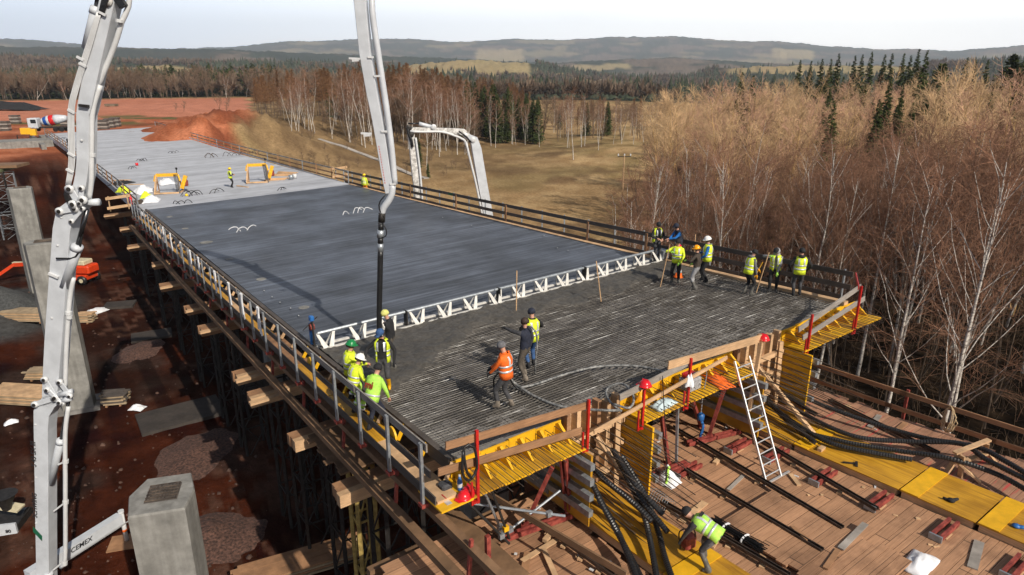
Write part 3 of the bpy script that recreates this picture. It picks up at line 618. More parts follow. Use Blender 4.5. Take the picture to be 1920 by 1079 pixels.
# the near wood: birches in front, alders behind, spruces at the back
def scatter(n, cond, mind, box):
    pts = []; tries = 0
    while len(pts) < n and tries < 60000:
        tries += 1; x = random.uniform(box[0], box[1]); y = random.uniform(box[2], box[3])
        if not cond(x, y): continue
        if any((x - a) ** 2 + (y - b) ** 2 < mind * mind for a, b in pts[-260:]): continue
        pts.append((x, y))
    return pts
def fin(x, y): return float(in_forest(np.array([x]), np.array([y]))[0]) > .5
def az(x, y): return math.atan2(x, y)
def vis(x, y): return -.72 < az(x, y) < .76
def top_scale(x, y, tab, h, jit):
    u = 960 + F_PX * x / (y * CP + 3.0); v = np.interp(u, *zip(*tab)) + random.uniform(*jit); d = ray(u, v); r = math.hypot(x, y)
    return max(.35, (r * d.z / math.hypot(d.x, d.y) - tz1(x, y)) / h)
TB = [(1150, 345), (1230, 322), (1300, 300), (1420, 300), (1600, 285), (1750, 255), (1920, 235)]; TA = [(1200, 220), (1250, 185), (1320, 168), (1400, 162), (1500, 160), (1620, 156), (1720, 148), (1920, 152)]
def ucol(x, y): return 960 + F_PX * x / (y * CP + 3.0)
saplings = make_kind('sapling', 'slim dark stemmed bare tree with reddish twigs among the white birches', 'tree', 'dark stemmed trees in the near wood', [broadleaf(31 + k, 13, 17, (52, 74), .30, .38, 7, 7, .8, .06, .008, .06, .03, fk) for k, fk in enumerate((0, 1, 2))], BARK_B, TWIG_R, 5)
for x, y in scatter(42, lambda x, y: fin(x, y) and vis(x, y) and 41 < math.hypot(x, y) < 66, 3.2, (5, 75, 18, 70)): plant(birches, x, y, min(1.1, top_scale(x, y, TB, 14, (-25, 60))), tilt=.03)
for x, y in scatter(165, lambda x, y: fin(x, y) and vis(x, y) and 40 < math.hypot(x, y) < 84, 1.9, (5, 75, 18, 82)): plant(saplings, x, y, min(1.15, top_scale(x, y, TB, 13, (-15, 130))), tilt=.04)
for x, y in scatter(22, lambda x, y: fin(x, y) and vis(x, y) and 60 < math.hypot(x, y) < 110, 4, (5, 95, 30, 105)): plant(birches, x, y, min(1.25, top_scale(x, y, [(a, b - 25) for a, b in TB], 14, (-10, 60))), tilt=.03)
for x, y in scatter(150, lambda x, y: fin(x, y) and vis(x, y) and 60 < math.hypot(x, y) < 160 and not (1575 < ucol(x, y) < 1740 and math.hypot(x, y) < 108), 3.9, (12, 120, 40, 160)): plant(alders, x, y, min(1.15, top_scale(x, y, TA, 18, (-6, 55))), tilt=.03)
SPX = [(1352, 172, .95, 105), (1372, 178, .8, 104), (1448, 150, .9, 0), (1467, 152, .85, 0), (1485, 148, .8, 0), (1500, 148, .85, 0), (1512, 138, 1.05, 0), (1540, 142, .95, 0), (1552, 140, .9, 0), (1567, 135, 1.0, 0), (1590, 140, .95, 0), (1602, 138, .98, 0), (1622, 138, 1.0, 0), (1634, 142, .9, 0), (1646, 130, 1.1, 0), (1660, 132, 1.08, 0), (1730, 146, .95, 0), (1745, 150, .9, 0), (1766, 150, .86, 0), (1825, 150, .95, 90)]
for u, v, sc, r in SPX:
    r = r or random.uniform(150, 185); x, y = polar(u, r); d = ray(u, v - 38); ztop = r * d.z / math.hypot(d.x, d.y); g0 = tz1(x, y)
    if (u, v) == (1825, 150): plant(spruces, x, y, (ztop - g0) / 22, lab='lone dark spruce standing among the reddish trees at the right of the wood')
    elif u < 1400: plant(spruces, x, y, (ztop - g0) / 22, lab='%s bushy dark spruce sticking up alone above the left part of the tan wood' % ('taller' if u == 1352 else 'shorter'))
    else: plant(spruces, x, y, (ztop - g0) / 22)
for u, v, r in ((1808, 106, 150), (1855, 100, 140), (1878, 98, 142), (1895, 108, 138), (1915, 100, 140), (1690, 122, 165), (1838, 118, 150)):
    x, y = polar(u, r); d = ray(u, v); g0 = tz1(x, y); plant(pines, x, y, (r * d.z / math.hypot(d.x, d.y) - g0) / 20)
for x, y in scatter(40, lambda x, y: fin(x, y) and 80 < math.hypot(x, y) < 150 and .42 < az(x, y) < .70, 6, (20, 110, 50, 140)): plant(spruces, x, y, random.uniform(.5, .72), lab='dark spruce half hidden inside the tan wood', grp='spruces inside the wood')
for k in range(16):
    x, y = polar(random.uniform(1590, 1735), random.uniform(92, 112)); d = ray(random.uniform(1590, 1735), random.uniform(158, 215)); g0 = tz1(x, y); plant(spruces, x, y, (math.hypot(x, y) * d.z / math.hypot(d.x, d.y) - g0) / 22, lab='dark spruce half hidden inside the tan wood', grp='spruces inside the wood')
# trees just outside the right edge of the picture, which shade the floor of the wood
for x, y in scatter(46, lambda x, y: .78 < az(x, y) < 1.35 and x * ER.x + y * ER.y > 31 and 27 < math.hypot(x, y) < 62, 2.6, (22, 60, 4, 42)): plant(saplings if random.random() < .7 else birches, x, y, random.uniform(.85, 1.1), tilt=.03)
# birches right beside the platform, told apart in the picture
for u, r, sc, pr, rz, lab in ((1722, 33.5, .98, 0, 1.0, 'tall birch with wide white side limbs beyond the middle of the platform rail'), (1842, 29.5, 1.08, 0, 3.0, 'stout white birch with black scars nearest the right end of the platform rail'), (1862, 31.5, 1.0, 2, 5.2, 'second stout birch leaning right just behind the nearest one'), (1536, 41, 1.0, 2, .3, 'thin birch whose white trunk rises straight beyond the corner of the new deck'), (1650, 43, 1.02, 2, 2.2, 'thin curved birch between the deck corner and the tall side limbed birch'), (1318, 49, .95, 3, .8, 'many stemmed birch behind the group of four workers'), (1372, 50, 1.0, 1, 2.0, 'forked birch behind the worker in the blue sleeves'), (1265, 52, .8, 3, 4.0, 'leftmost many stemmed birch at the meadow edge of the wood')):
    a = math.atan2((u - 960) / F_PX, CP + .02); x, y = r * math.sin(a), r * math.cos(a); p = birches[pr]; o = copy_tree(p); o.location = (x, y, tz1(x, y) - .1); o.rotation_euler = (0, 0, rz); o.scale = (sc,) * 3; o['label'] = lab
    if 'group' in o: del o['group']
# the grove beyond the meadow
def gpos(u0, u1, r0, r1): u = random.uniform(u0, u1); return polar(u, random.uniform(r0, r1))
TG = [(470, 150), (540, 138), (640, 128), (700, 122), (780, 126), (860, 142), (950, 160), (1010, 182), (1100, 180), (1240, 190)]
def grow(protos, u0, u1, r0, r1, h, jit, lo=.2, hi=1.15, **kw):
    x, y = gpos(u0, u1, r0, r1); plant(protos, x, y, min(hi, max(lo, top_scale(x, y, TG, h, jit))), **kw)
for k in range(120): grow(grove_l, 515, 890, 176, 240, 22, (-12, 22))
for k in range(24): grow(grove_l, 890, 1010, 215, 262, 22, (-14, 14))
for k in range(40): grow(grove_s, 880, 1014, 176, 215, 18, (0, 30))
for k in range(30): grow(grove_s, 640, 890, 190, 225, 18, (20, 60))
for k in range(5): grow(grove_s, 1040, 1140, 185, 225, 18, (0, 40), hi=.8)
for k in range(60): grow(grove_b, 560, 900, 150, 178, 17, (8, 60), tilt=.04)
for k in range(10): grow(grove_b, 900, 1010, 168, 186, 17, (20, 60), tilt=.04)
for k in range(44): grow(grove_b, 1030, 1225, 165, 260, 17, (0, 50), tilt=.04)
for k in range(16): grow(grove_l, 1030, 1225, 190, 270, 22, (0, 30))
for k in range(70): grow(grove_o, 540, 900, 158, 205, 11, (40, 110), hi=1.3)
for k in range(80): grow(grove_o, 990, 1245, 172, 330, 11, (0, 50), hi=1.9)
for k in range(30): grow(grove_o, 470, 680, 250, 330, 11, (0, 50), hi=1.4)
for u, v, tv, lab in ((585, 246, 138, 'lone tall white birch on the grassy bank left of the grove'), (632, 222, 148, 'leaning birch on the bank right of the lone birch'), (655, 226, 150, 'second birch on the bank before the dark grove edge'), (1090, 276, 180, 'birch standing alone on the meadow in front of the grove'), (1122, 282, 196, 'twiggy birch on the meadow edge right of the lone one'), (1075, 300, 172, 'forked birch at the near end of the meadow trees'), (800, 318, 210, 'birch by the dark little spruces under the folded pump boom'), (960, 270, 175, 'white birch leaning left before the spruces of the grove')):
    p = ground_at(u, v); d = ray(u, tv); plant(grove_b, p.x, p.y, (p.length * d.z / d.length - p.z) / 17, lab=lab)
for u, v, sc, lab in ((803, 334, .16, 'small round spruce on the meadow by the left leg of the folded boom'), (786, 316, .34, 'bigger young spruce behind the small round one at the meadow edge')):
    p = ground_at(u, v); plant(grove_s, p.x, p.y, sc, lab=lab)
for u, v, sc in ((412, 208, .55), (345, 210, .3), (425, 212, .3), (330, 210, .25)):
    p = ground_at(u, v); plant(grove_o, p.x, p.y, sc, lab='brown bush on the far side of the red earth heaps', grp='bushes by the red earth heaps', nm='bush')
# low scrub on the bank
for k in range(70):
    p = ground_at(random.uniform(540, 900), random.uniform(235, 330)); plant(grove_o, p.x, p.y, random.uniform(.10, .24), lab='low brown scrub bush on the dry bank left of the meadow', grp='scrub bushes on the bank', nm='scrub_bush')
for k in range(26):
    p = ground_at(random.uniform(1195, 1250), random.uniform(255, 420)); plant(grove_o, p.x, p.y, random.uniform(.2, .42), lab='low brown bush along the meadow edge of the near wood', grp='bushes along the meadow edge', nm='meadow_bush')
# tree belt along the red field
for k in range(200): plant(belt_o, *gpos(-40, 640, 388, 425), random.uniform(.45, 1.15))
for k in range(24): plant(belt_b, *gpos(20, 560, 384, 418), random.uniform(.6, 1.0), tilt=.07)
for k in range(70): plant(belt_s, *gpos(300, 560, 412, 450), random.uniform(.7, 1.2))
for k in range(14): plant(belt_s, *gpos(60, 300, 415, 450), random.uniform(.6, 1.0))
# far woods that read as one mass
def far_wood(name, label, n, cond, hgt, conifer, mat, seed):
    rg = np.random.default_rng(seed); u = rg.uniform(*cond[0], n * 3); r = rg.uniform(*cond[1], n * 3); a = np.arctan2((u - 960) / F_PX, CP); x, y = r * np.sin(a), r * np.cos(a)
    keep = fbm(x / 170, y / 170, 91) > .555 if conifer else fbm(x / 170, y / 170, 91) < .60
    for (u0, u1, r0, r1) in ((760, 1000, 1150, 1600), (250, 430, 1120, 1350), (350, 530, 980, 1140), (1310, 1660, 1210, 1600), (1105, 1265, 540, 1060)): keep &= ~((u > u0) & (u < u1) & (r > r0) & (r < r1))
    x, y = x[keep][:n], y[keep][:n]; n = len(x); z = tz(x, y) - 1
    h = hgt * rg.uniform(.6, 1.25, n); V = []; T = []; base = 0
    if conifer:
        for lay, (z0, z1, w) in enumerate(((.1, .6, .22), (.35, .82, .16), (.62, 1.0, .10))):
            k = 5; ang = rg.uniform(0, 6.28, n)[:, None] + np.arange(k)[None] * 6.283 / k; rad = (w * h)[:, None] * rg.uniform(.6, 1.3, (n, k))
            ringp = np.stack([x[:, None] + rad * np.cos(ang), y[:, None] + rad * np.sin(ang), z[:, None] + (z0 * h)[:, None] + rad * 0], -1); tip = np.stack([x, y, z + z1 * h], -1)[:, None]
            V.append(np.concatenate([ringp, tip], 1).reshape(-1, 3)); b = base + np.arange(n)[:, None] * (k + 1); i = np.arange(k)[None]; T.append(np.stack([b + i, b + (i + 1) % k, b + k + 0 * i], -1).reshape(-1, 3)); base += n * (k + 1)
    else:
        k = 26; ang = rg.uniform(0, 6.28, (n, k)); el = rg.uniform(.1, 1.5, (n, k)); L = h[:, None] * .55 * rg.uniform(.5, 1.1, (n, k)); c0 = np.stack([x, y, z + .42 * h], -1)[:, None]
        d = np.stack([np.cos(ang) * np.cos(el) * .75, np.sin(ang) * np.cos(el) * .75, np.sin(el)], -1); tip = c0 + d * L[..., None]; sd = np.stack([-np.sin(ang), np.cos(ang), 0 * ang], -1) * (h[:, None, None] * .045)
        mid = c0 + d * (L * .35)[..., None]; root = c0 - d * (L * .15)[..., None]
        V.append(np.stack([root, mid + sd, tip], 2).reshape(-1, 3)); T.append((np.arange(n * k)[:, None] * 3 + np.arange(3)[None])); V.append(np.stack([root, mid - sd, tip + sd * .8], 2).reshape(-1, 3)); T.append((np.arange(n * k)[:, None] * 3 + np.arange(3)[None]) + n * k * 3)
    o = link_mesh(name, np_mesh(name, np.concatenate(V), np.concatenate(T), 3), mat); tag(o, label, 'wood', kind='stuff'); return o
FARC = M('far_conifers', (.040, .050, .030), .9, 0, .4, .05, spec=.1); FARD = M('far_bare_woods', (.17, .122, .088), .9, 0, .35, .04, spec=.1)
far_wood('conifer_wood', 'dark conifer woods on the hills beyond the fields', 6500, ((-200, 2100), (480, 1650)), 15, True, FARC, 5)
far_wood('bare_wood', 'brown bare woods on the hills beyond the fields', 19000, ((-200, 2100), (400, 1600)), 13, False, FARD, 6)
# dry brush and fallen twigs on the floor of the near wood
_r = random.Random(77); BR = []
while len(BR) < 5200:
    x, y = _r.uniform(8, 60), _r.uniform(14, 66)
    if not fin(x, y) or not vis(x, y): continue
    z = tz1(x, y); L = _r.uniform(.3, 1.7); a = _r.random() * 6.28; e = _r.choice((.15, .6, 1.2, 1.4)); p = Vector((x, y, z - .05)); q = p + _dir(a, e) * L; BR.append((*p, *q, .012, .005))
tag(link_mesh('undergrowth', segs_mesh('undergrowth', BR), M('dry_brush', (.16, .10, .06), .9, 0, .4, .8)), 'dry brush and fallen twigs on the floor of the near wood', 'undergrowth', kind='stuff')
# village in the valley
HOUSES = [('house', 'low white house with a grey roof at the left end of the village', 1042, 640, 11, 8, 3.4, (.30, .29, .28), (.62, .6, .56)), ('house', 'small white house with a dark roof beside the left end of the village', 1062, 660, 9, 7, 3.2, (.10, .09, .09), (.62, .6, .56)), ('barn', 'long red building in the middle of the valley village', 1186, 680, 18, 9, 5.5, (.42, .05, .04), (.45, .07, .06)), ('house', 'cream house left of the red building in the village', 1166, 670, 9, 8, 3.5, (.26, .12, .08), (.6, .55, .48)), ('house', 'grey white hall right of the red building in the village', 1224, 690, 17, 10, 4.2, (.34, .31, .29), (.55, .52, .48)), ('house', 'tan house at the right end of the village', 1256, 720, 10, 8, 3.6, (.33, .2, .12), (.6, .54, .46)), ('house', 'pale house on the slope right of the village', 1322, 900, 12, 9, 3.8, (.28, .14, .1), (.62, .58, .52))]
for nm, lab, u, r, a, b_, hh, rc, wc in HOUSES:
    x, y = polar(u, r); z = tz1(x, y); e = empty(nm, (x, y, z - .5), lab, 'house' if nm == 'house' else 'barn')
    MB().box((x, y, z + hh / 2 - .5), a, b_, hh + 1).build('wall', M('house_wall_%d' % u, wc, .9, 0, .1, .5), e)
    c = Vector((x, y, z + hh)); q = MB(); q.prism([c + Vector((-a / 2 - .4, -b_ / 2 - .5, 0)), c + Vector((-a / 2 - .4, b_ / 2 + .5, 0)), c + Vector((-a / 2 - .4, 0, b_ * .38))], (a + .8, 0, 0)); q.build('roof', M('house_roof_%d' % u, rc, .9, 0, .2, .6), e)
    w = MB()
    for i in range(int(a // 3)): w.box((x - a / 2 + 1.6 + i * 3, y - b_ / 2 - .03, z + hh * .5), 1.1, .08, 1.2)
    w.build('window', GLASS, e)
# ================================================================= the bridge under construction
S_END, S_SCREED, S_JOINT = 10.95, 19.25, on_deck(450, 372)[0]
S_FAR = on_deck(110, 250)[0]
def tl(s): return 6.15 - 3.2e-4 * max(0, s - 57) ** 2
def tr_(s): return 22.0 - 1.2e-4 * max(0, s - 57) ** 2
def Wc(s, q, h): return W(s, tl(s) + (tr_(s) - tl(s)) * q, h)     # q 0..1 across the deck
bridge = empty('bridge_deck', W(30, 14, -2), 'long concrete bridge deck being cast, pale and cured far away, dark and wet nearer', 'bridge')
def strip(mb, s0, s1, q0, q1, h0, h1, n=1):
    for k in range(n):
        a, b = s0 + (s1 - s0) * k / n, s0 + (s1 - s0) * (k + 1) / n; mb.hexa([Wc(s, q, h) for h in (h0, h1) for s, q in ((a, q0), (a, q1), (b, q1), (b, q0))])
    return mb
def top_grid(s0, s1, q0, q1, ns, nq, hf, depth):
    V = []; F = []
    for i in range(ns + 1):
        for j in range(nq + 1):
            s = s0 + (s1 - s0) * i / ns; q = q0 + (q1 - q0) * j / nq; V.append(Wc(s, q, hf(s, q)))
    n = nq + 1
    for i in range(ns):
        for j in range(nq): F.append((i * n + j, i * n + j + 1, (i + 1) * n + j + 1, (i + 1) * n + j))
    mb = MB(); mb.add(V, F)
    rim = [(s0, q0), (s0, q1), (s1, q1), (s1, q0)]
    mb.add([Wc(s, q, hf(s, q)) for s, q in rim] + [Wc(s, q, -depth) for s, q in rim], [(0, 1, 5, 4), (1, 2, 6, 5), (2, 3, 7, 6), (3, 0, 4, 7)])
    return mb
top_grid(S_SCREED, S_JOINT, 0.012, .988, 60, 16, lambda s, q: .0, .12).build('fresh_concrete', FRESH, bridge, smooth=True)
top_grid(S_JOINT + .02, S_FAR, 0, 1, 60, 10, lambda s, q: .004, .12).build('cured_concrete', CURED, bridge, smooth=True)
# lumpy wet concrete that fades out between the bars of the reinforcement
def wet_h(s, q):
    t = tl(s) + q * 15.85; n1 = float(fbm(np.array(s * 1.1), np.array(t * 1.1), 3)); n2 = float(fbm(np.array(s * 5.), np.array(t * 5.), 7)); n3 = float(fbm(np.array(s * 2.3 + 4), np.array(t * .55), 11))
    d = S_SCREED - s
    full = 1.1 + 1.7 * n1 + (2.8 * max(0, 1 - q * 3.2))          # how far the full thickness reaches back from the screed
    cover = 1 - min(1, max(0, (d - full + .5) / 1.1))
    h = -.15 + .185 * cover + .05 * (n2 - .5) + .07 * (n3 - .45) * (1 - cover)
    if q < .42 and 4.6 < d < 7.6: h += .085 * max(0, 1 - abs(q - .20) / .17) * max(0, 1 - abs(d - 6.3) / 1.4)
    if cover > .3: h += .09 * (n2 - .4) * cover
    return h
top_grid(S_END + .05, S_SCREED, .012, .988, 92, 150, wet_h, .35).build('wet_concrete', WETC, bridge, smooth=True)
# reinforcement: top bars across the deck, then bars along it
P0 = None; rng = random.Random(3); nb = int((S_SCREED - .3 - S_END) / .115)
for k in range(nb):
    s = S_END + .12 + k * .115
    mb = MB(); pts = [W(s + rng.gauss(0, .006), tl(s) + .2 + (15.4) * i / 24, -.030 + rng.gauss(0, .005)) for i in range(25)]; mb.tube(pts, .0125, 5).build('rebar', REBAR, bridge)
mb = MB()
for k in range(60):
    t = 6.35 + k * .26; mb.tube([W(S_END + .1 + i * 1.0, t + rng.gauss(0, .01), -.036) for i in range(9)], .012, 4)
mb.build('rebar_layer', REBAR, bridge)
# slab body and two deep webs
strip(MB(), S_END + .06, S_FAR, .004, .996, -.36, -.14, 40).build('slab', DARKC, bridge)
for a, b in ((.19, .30), (.66, .77)): strip(MB(), S_END + .3, S_FAR, a, b, -2.3, -.361, 40).build('girder', DARKC, bridge)
strip(MB(), S_JOINT, S_FAR, -.022, -.001, -.50, .03, 40).build('edge_beam', CURED, bridge)
# timber edge strips left and right of the fresh slab
strip(MB(), S_END, S_JOINT + .3, .990, 1.006, -.30, .035, 30).build('edge_board', WOODL, bridge)
strip(MB(), S_END, S_JOINT + .3, .001, .010, -.30, .03, 30).build('edge_board', WOODD, bridge)
# abutment at the far end
ab = MB(); ab.hexa([Wc(s, q, h) for h in (-8.5, -.42) for s, q in ((S_FAR - .8, -.06), (S_FAR - .8, 1.06), (S_FAR + 4, 1.06), (S_FAR + 4, -.06))]); ab.build('abutment', PIERC, bridge)
ab = MB(); ab.hexa([Wc(s, q, h) for h in (-8.5, -.45) for s, q in ((S_FAR - 16, -.14), (S_FAR - 16, -.10), (S_FAR + 4, -.10), (S_FAR + 4, -.14))]); ab.build('wing_wall', PIERC, bridge)
# ---------------------------------------------------------------- left guard rail and its walkway
walk = empty('edge_walkway', W(30, 5.7, -.4), 'narrow yellow and brown plank walkway along the left edge of the wet deck', 'walkway')
wm = MB(); rng = random.Random(5); s = S_END - .7; k = 0
while s < S_JOINT:
    L = rng.uniform(2.2, 3.6); wm2 = MB().sbox(s, min(S_JOINT, s + L) - .03, 5.48, 5.95 + (.12 if k % 2 else 0), -.43, -.38 + rng.uniform(0, .015)); wm2.build('plank', YELS if rng.random() < (.75 if s < 18 else .35) else WOODBR if rng.random() < .4 else WOODL, walk); s += L; k += 1
for k in range(42):
    s = S_END - .2 + k * 1.12
    MB().bar(W(s, 5.95, -.33), W(s + .12, 6.22, -.02), .06, .08).build('strut', YEL if s < 20 and k % 3 else WOODL, walk)
MB().sbox(S_END - .7, S_JOINT, 5.425, 5.455, -.44, -.24).build('toe_board', WOODD, walk)
rail = empty('guard_rail', W(30, 5.38, 0), 'grey board guard rail on perforated steel posts along the left edge of the wet deck', 'guard rail')
def post_mb(s, t=5.38, top=.80, bot=-.62):
    mb = MB(); mb.sbox(s - .045, s + .045, t - .012, t, bot, top); mb.sbox(s - .045, s - .035, t, t + .05, bot, top); mb.sbox(s + .035, s + .045, t, t + .05, bot, top)
    for k in range(12): mb.sbox(s - .012, s + .012, t - .0135, t - .0122, bot + .12 + k * .11, bot + .145 + k * .11)
    return mb
sp = [10.74 + 1.58 * k for k in range(30) if 10.74 + 1.58 * k < S_JOINT + 1]
base = None
for s in sp:
    p = post_mb(s).build('post', STEEL, rail)
    MB().sbox(s - .09, s + .09, 5.33, 5.50, -.70, -.62).build('clamp', REDSTEEL, p)
def boards(parent, mat, segs, t0, t1, h0, h1, rng, nm='board'):
    s, e = segs
    while s < e:
        L = rng.uniform(3.2, 4.6); d = rng.uniform(-.02, .02); x = min(e, s + L)
        MB().hexa([W(a, b, h) for h, dd in ((h0, 0), (h1, 0)) for a, b in ((s, t0 + d), (s, t1 + d), (x + .15, t1 + d), (x + .15, t0 + d))]).build(nm, mat, parent); s = x; h0 += rng.uniform(-.006, .006)
boards(rail, WOODG, (S_END - .35, S_JOINT), 5.44, 5.475, .62, .80, rng)
boards(rail, WOODD, (S_END - .5, S_JOINT), 5.44, 5.475, .10, .27, rng)
# long timber beams hung below the walkway, on the left
LB = empty('ledger_beam', W(30, 5.6, -1.2), 'upper long brown timber ledger running under the left walkway', 'beam')
mb = MB(); strip_t = lambda s0, s1, t0, t1, h0, h1, m=None: MB().sbox(s0, s1, t0, t1, h0, h1)
for a, b in ((6.0, 20), (20.03, 36), (36.03, 58)): strip_t(a, b, 5.55, 5.72, -1.02, -.86).build('timber', WOODB, LB)
LB2 = empty('ledger_beam', W(30, 5.9, -1.5), 'lower long brown timber ledger with red hangers under the left walkway', 'beam')
for a, b in ((6.0, 22), (22.03, 38), (38.03, 58)): strip_t(a, b, 5.30, 5.52, -1.72, -1.54).build('timber', WOODB, LB2)
for k in range(15): s = 9.2 + k * 3.2; MB().bar(W(s, 5.62, -.7), W(s, 5.5, -1.9), .07, .07).build('hanger', REDSTEEL, LB2)
LB3 = empty('catwalk', W(10, 6.4, -2.2), 'dark plank catwalk hung under the left edge of the deck', 'walkway')
for k in range(16):
    s = 9 + k * 3.1; MB().sbox(s, s + 3.05, 6.3, 6.9, -2.1, -2.05).build('plank', WOODB, LB3)
# ---------------------------------------------------------------- right guard rail
rr_ = empty('guard_rail', W(30, 22.4, 0), 'dark three board timber guard rail on grey posts along the right edge of the deck', 'guard rail')
rng = random.Random(9); e = S_JOINT + 2
for s in [11.4 + 1.9 * k for k in range(26)]:
    mb = MB(); mb.sbox(s - .035, s + .035, 22.42, 22.46, -.5, 1.02); mb.sbox(s - .035, s - .025, 22.37, 22.42, -.5, 1.02); mb.build('post', STEEL, rr_)
boards(rr_, WOODD, (S_END + .1, e), 22.33, 22.365, .82, 1.0, rng); boards(rr_, WOODD, (S_END + .1, e), 22.33, 22.365, .36, .54, rng); boards(rr_, WOODD, (S_END + .4, e), 22.30, 22.335, -.12, .12, rng)
for s in (20.6, 24.6, 31.8, 37.5, 44): MB().sbox(s - .06, s + .06, 22.28, 22.32, -.1, .95).build('timber_post', WOODBR, rr_)
for s, c in ((22.4, 1), (38, 1), (17.2, 1)): MB().sbox(s, s + .55, 22.322, 22.329, .83, .97).build('green_mark', M('green_spray', (.02, .13, .05), .7), rr_)
# walkway outside the right rail
rw = MB(); rw.sbox(S_END, S_JOINT + 2, 22.12, 22.3, -.16, -.12); rw.build('plank', WOODL, rr_)
# guard rails along the far cured deck
for nm, q, lab in (('guard_rail', -.018, 'thin timber guard rail along the left edge of the far pale deck'), ('guard_rail', 1.012, 'thin timber guard rail along the right edge of the far pale deck')):
    gr = empty(nm, Wc(S_JOINT + 30, q, 0), lab, 'guard rail'); n = 24
    for k in range(n + 1):
        s = S_JOINT + 1 + (S_FAR - S_JOINT - 1) * k / n; a = Wc(s, q, -.1); MB().bar(a, a + Vector((0, 0, 1.15)), .07, .07).build('post', WOODBR if k % 3 else STEEL, gr)
    for k in range(8):
        s0 = S_JOINT + 1 + (S_FAR - S_JOINT - 1) * k / 8; s1 = S_JOINT + 1 + (S_FAR - S_JOINT - 1) * (k + 1) / 8
        for h in (.15, .55, .98): MB().bar(Wc(s0, q, h) + ER * .05, Wc(s1, q, h) + ER * .05, .03, .13).build('board', WOODBR if h < .9 else WOODG, gr)
# ---------------------------------------------------------------- near end formwork: yellow wings, timber faced webs
end = empty('end_formwork', W(10.5, 14, -.4), 'yellow and timber formwork closing the near end of the deck', 'formwork')
WINGS = [(5.42, 9.25), (11.2, 15.75), (18.05, 22.55)]
for a, b in WINGS:
    n = int((b - a) / .95)
    for k in range(n + 1):
        t0 = a + (b - a) * k / (n + 1); t1 = a + (b - a) * (k + 1) / (n + 1)
        MB().sbox(9.98 + .02 * (k % 2), 10.97, t0, t1 - .012, -.475, -.43).build('soffit_panel', YELS if k % 2 else YEL, end)
        if not (a < 6 and k == 0): MB().sbox(10.90, 10.945, t0, t1 - .008, -.43, -.075 + .03 * (k % 2)).build('stop_board', YEL, end)
    k = 0; t = a + (.85 if a < 6 else .35)
    while t < b - .1:
        c = MB(); c.prism([W(10.885, t, -.43), W(10.885, t, -.10), W(10.80, t, -.06), W(10.33, t, -.425)], ER * .07); c.build('bracket', YEL, end); t += .56
    st = MB(); nst = int((b - a - .1) / .14)
    for k in range(nst):
        t = a + (.9 if a < 6 else .12) + k * .14
        if t < b - .05: st.tube([W(11.2, t, -.30), W(9.80 - rng.random() * .22, t + rng.gauss(0, .02), -.37 + rng.gauss(0, .012))], .010, 5)
        if t < b - .05 and k % 2: st.tube([W(11.2, t + .05, -.15), W(10.2 - rng.random() * .15, t + .05, -.20)], .009, 5)
    st.build('starter_bars', RODS, end)
for a, b in ((9.25, 11.2), (15.75, 18.05)):
    rg = random.Random(int(a * 10))
    MB().sbox(10.99, 11.02, a, b, -2.4, -.06).build('plywood', PLY, end)
    n = 6
    for k in range(n):
        t = a + .12 + (b - a - .3) * k / (n - 1); MB().sbox(10.78 + rg.uniform(-.03, .0), 10.985, t - .06, t + .06, -2.45 + rg.uniform(0, .3), rg.uniform(-.02, .12)).build('stud', WOODL if k % 3 else WOODBR, end)
    for h in (-.62, -1.25, -1.9): MB().sbox(10.64, 10.775, a + .05, b - .05, h - .07, h + .07).build('wale', WOODL, end)
    MB().bar(W(10.6, a + .9, -.75), W(8.6, a + 1.25, -2.5), .14, .09).build('brace', WOODL, end)
    MB().bar(W(10.6, b - .35, -.2), W(10.5, b - .4, -2.5), .12, .1).build('post', WOODL, end)
    st = MB()
    for h in [-.45 - .2 * i for i in range(10)]:
        for t in (a + .15, a + .5, a + .95, b - .5, b - .18):
            L = rg.uniform(1.9, 3.3); st.tube([W(11.2, t, h), W(11.2 - L * .5, t + .02, h - .02 - .02), W(11.2 - L, t + rg.gauss(.03, .05), h - .04 - .05 * L)], .011, 5)
    st.build('starter_bars', RODS, end)
    # side panels of the web, yellow with grey steel wales
    for t, sgn in ((a - .06, -1), (b + .0, 1)):
        MB().sbox(9.75, 12.4, t, t + .06, -2.42, -.52).build('side_panel', YELS if sgn < 0 else YEL, end)
        for h in (-.72, -1.12, -1.52, -1.95):
            t2 = t - .14 if sgn < 0 else t + .065; MB().sbox(9.6, 12.6, t2, t2 + .13, h - .08, h + .08).build('steel_wale', STEEL, end)
# safety rails at the near end
er = empty('end_guard_rail', W(10.05, 8, 0), 'left end guard rail, two boards on red posts at the lower left deck corner', 'guard rail')
def red_post(t, top, parent, s=10.02, bot=-.62):
    p = MB(); p.sbox(s - .03, s + .03, t - .03, t + .03, bot, top).build('post', REDPAINT, parent); MB().sbox(s - .02, s + .02, t - .16, t - .12, bot, bot + .55).build('post_clamp', REDPAINT, parent)
    MB().sbox(s - .03, s + .05, t - .12, t - .03, bot + .02, bot + .07).build('foot', REDPAINT, parent)
red_post(6.30, 1.08, er); red_post(9.30, .78, er, bot=-.55)
def slant(parent, mat, a, b, w=.035, hh=.17, nm='board'): MB().bar(a, b, w, hh).build(nm, mat, parent)
slant(er, WOODBR, W(10.09, 5.62, .94), W(10.09, 9.35, .60)); slant(er, WOODBR, W(10.07, 5.42, .44), W(10.07, 9.15, .02))
em = empty('end_guard_rail', W(10.05, 12, 0), 'middle end guard rail with a grey and a new long board between red posts', 'guard rail')
red_post(11.10, .62, em); red_post(12.76, .82, em)
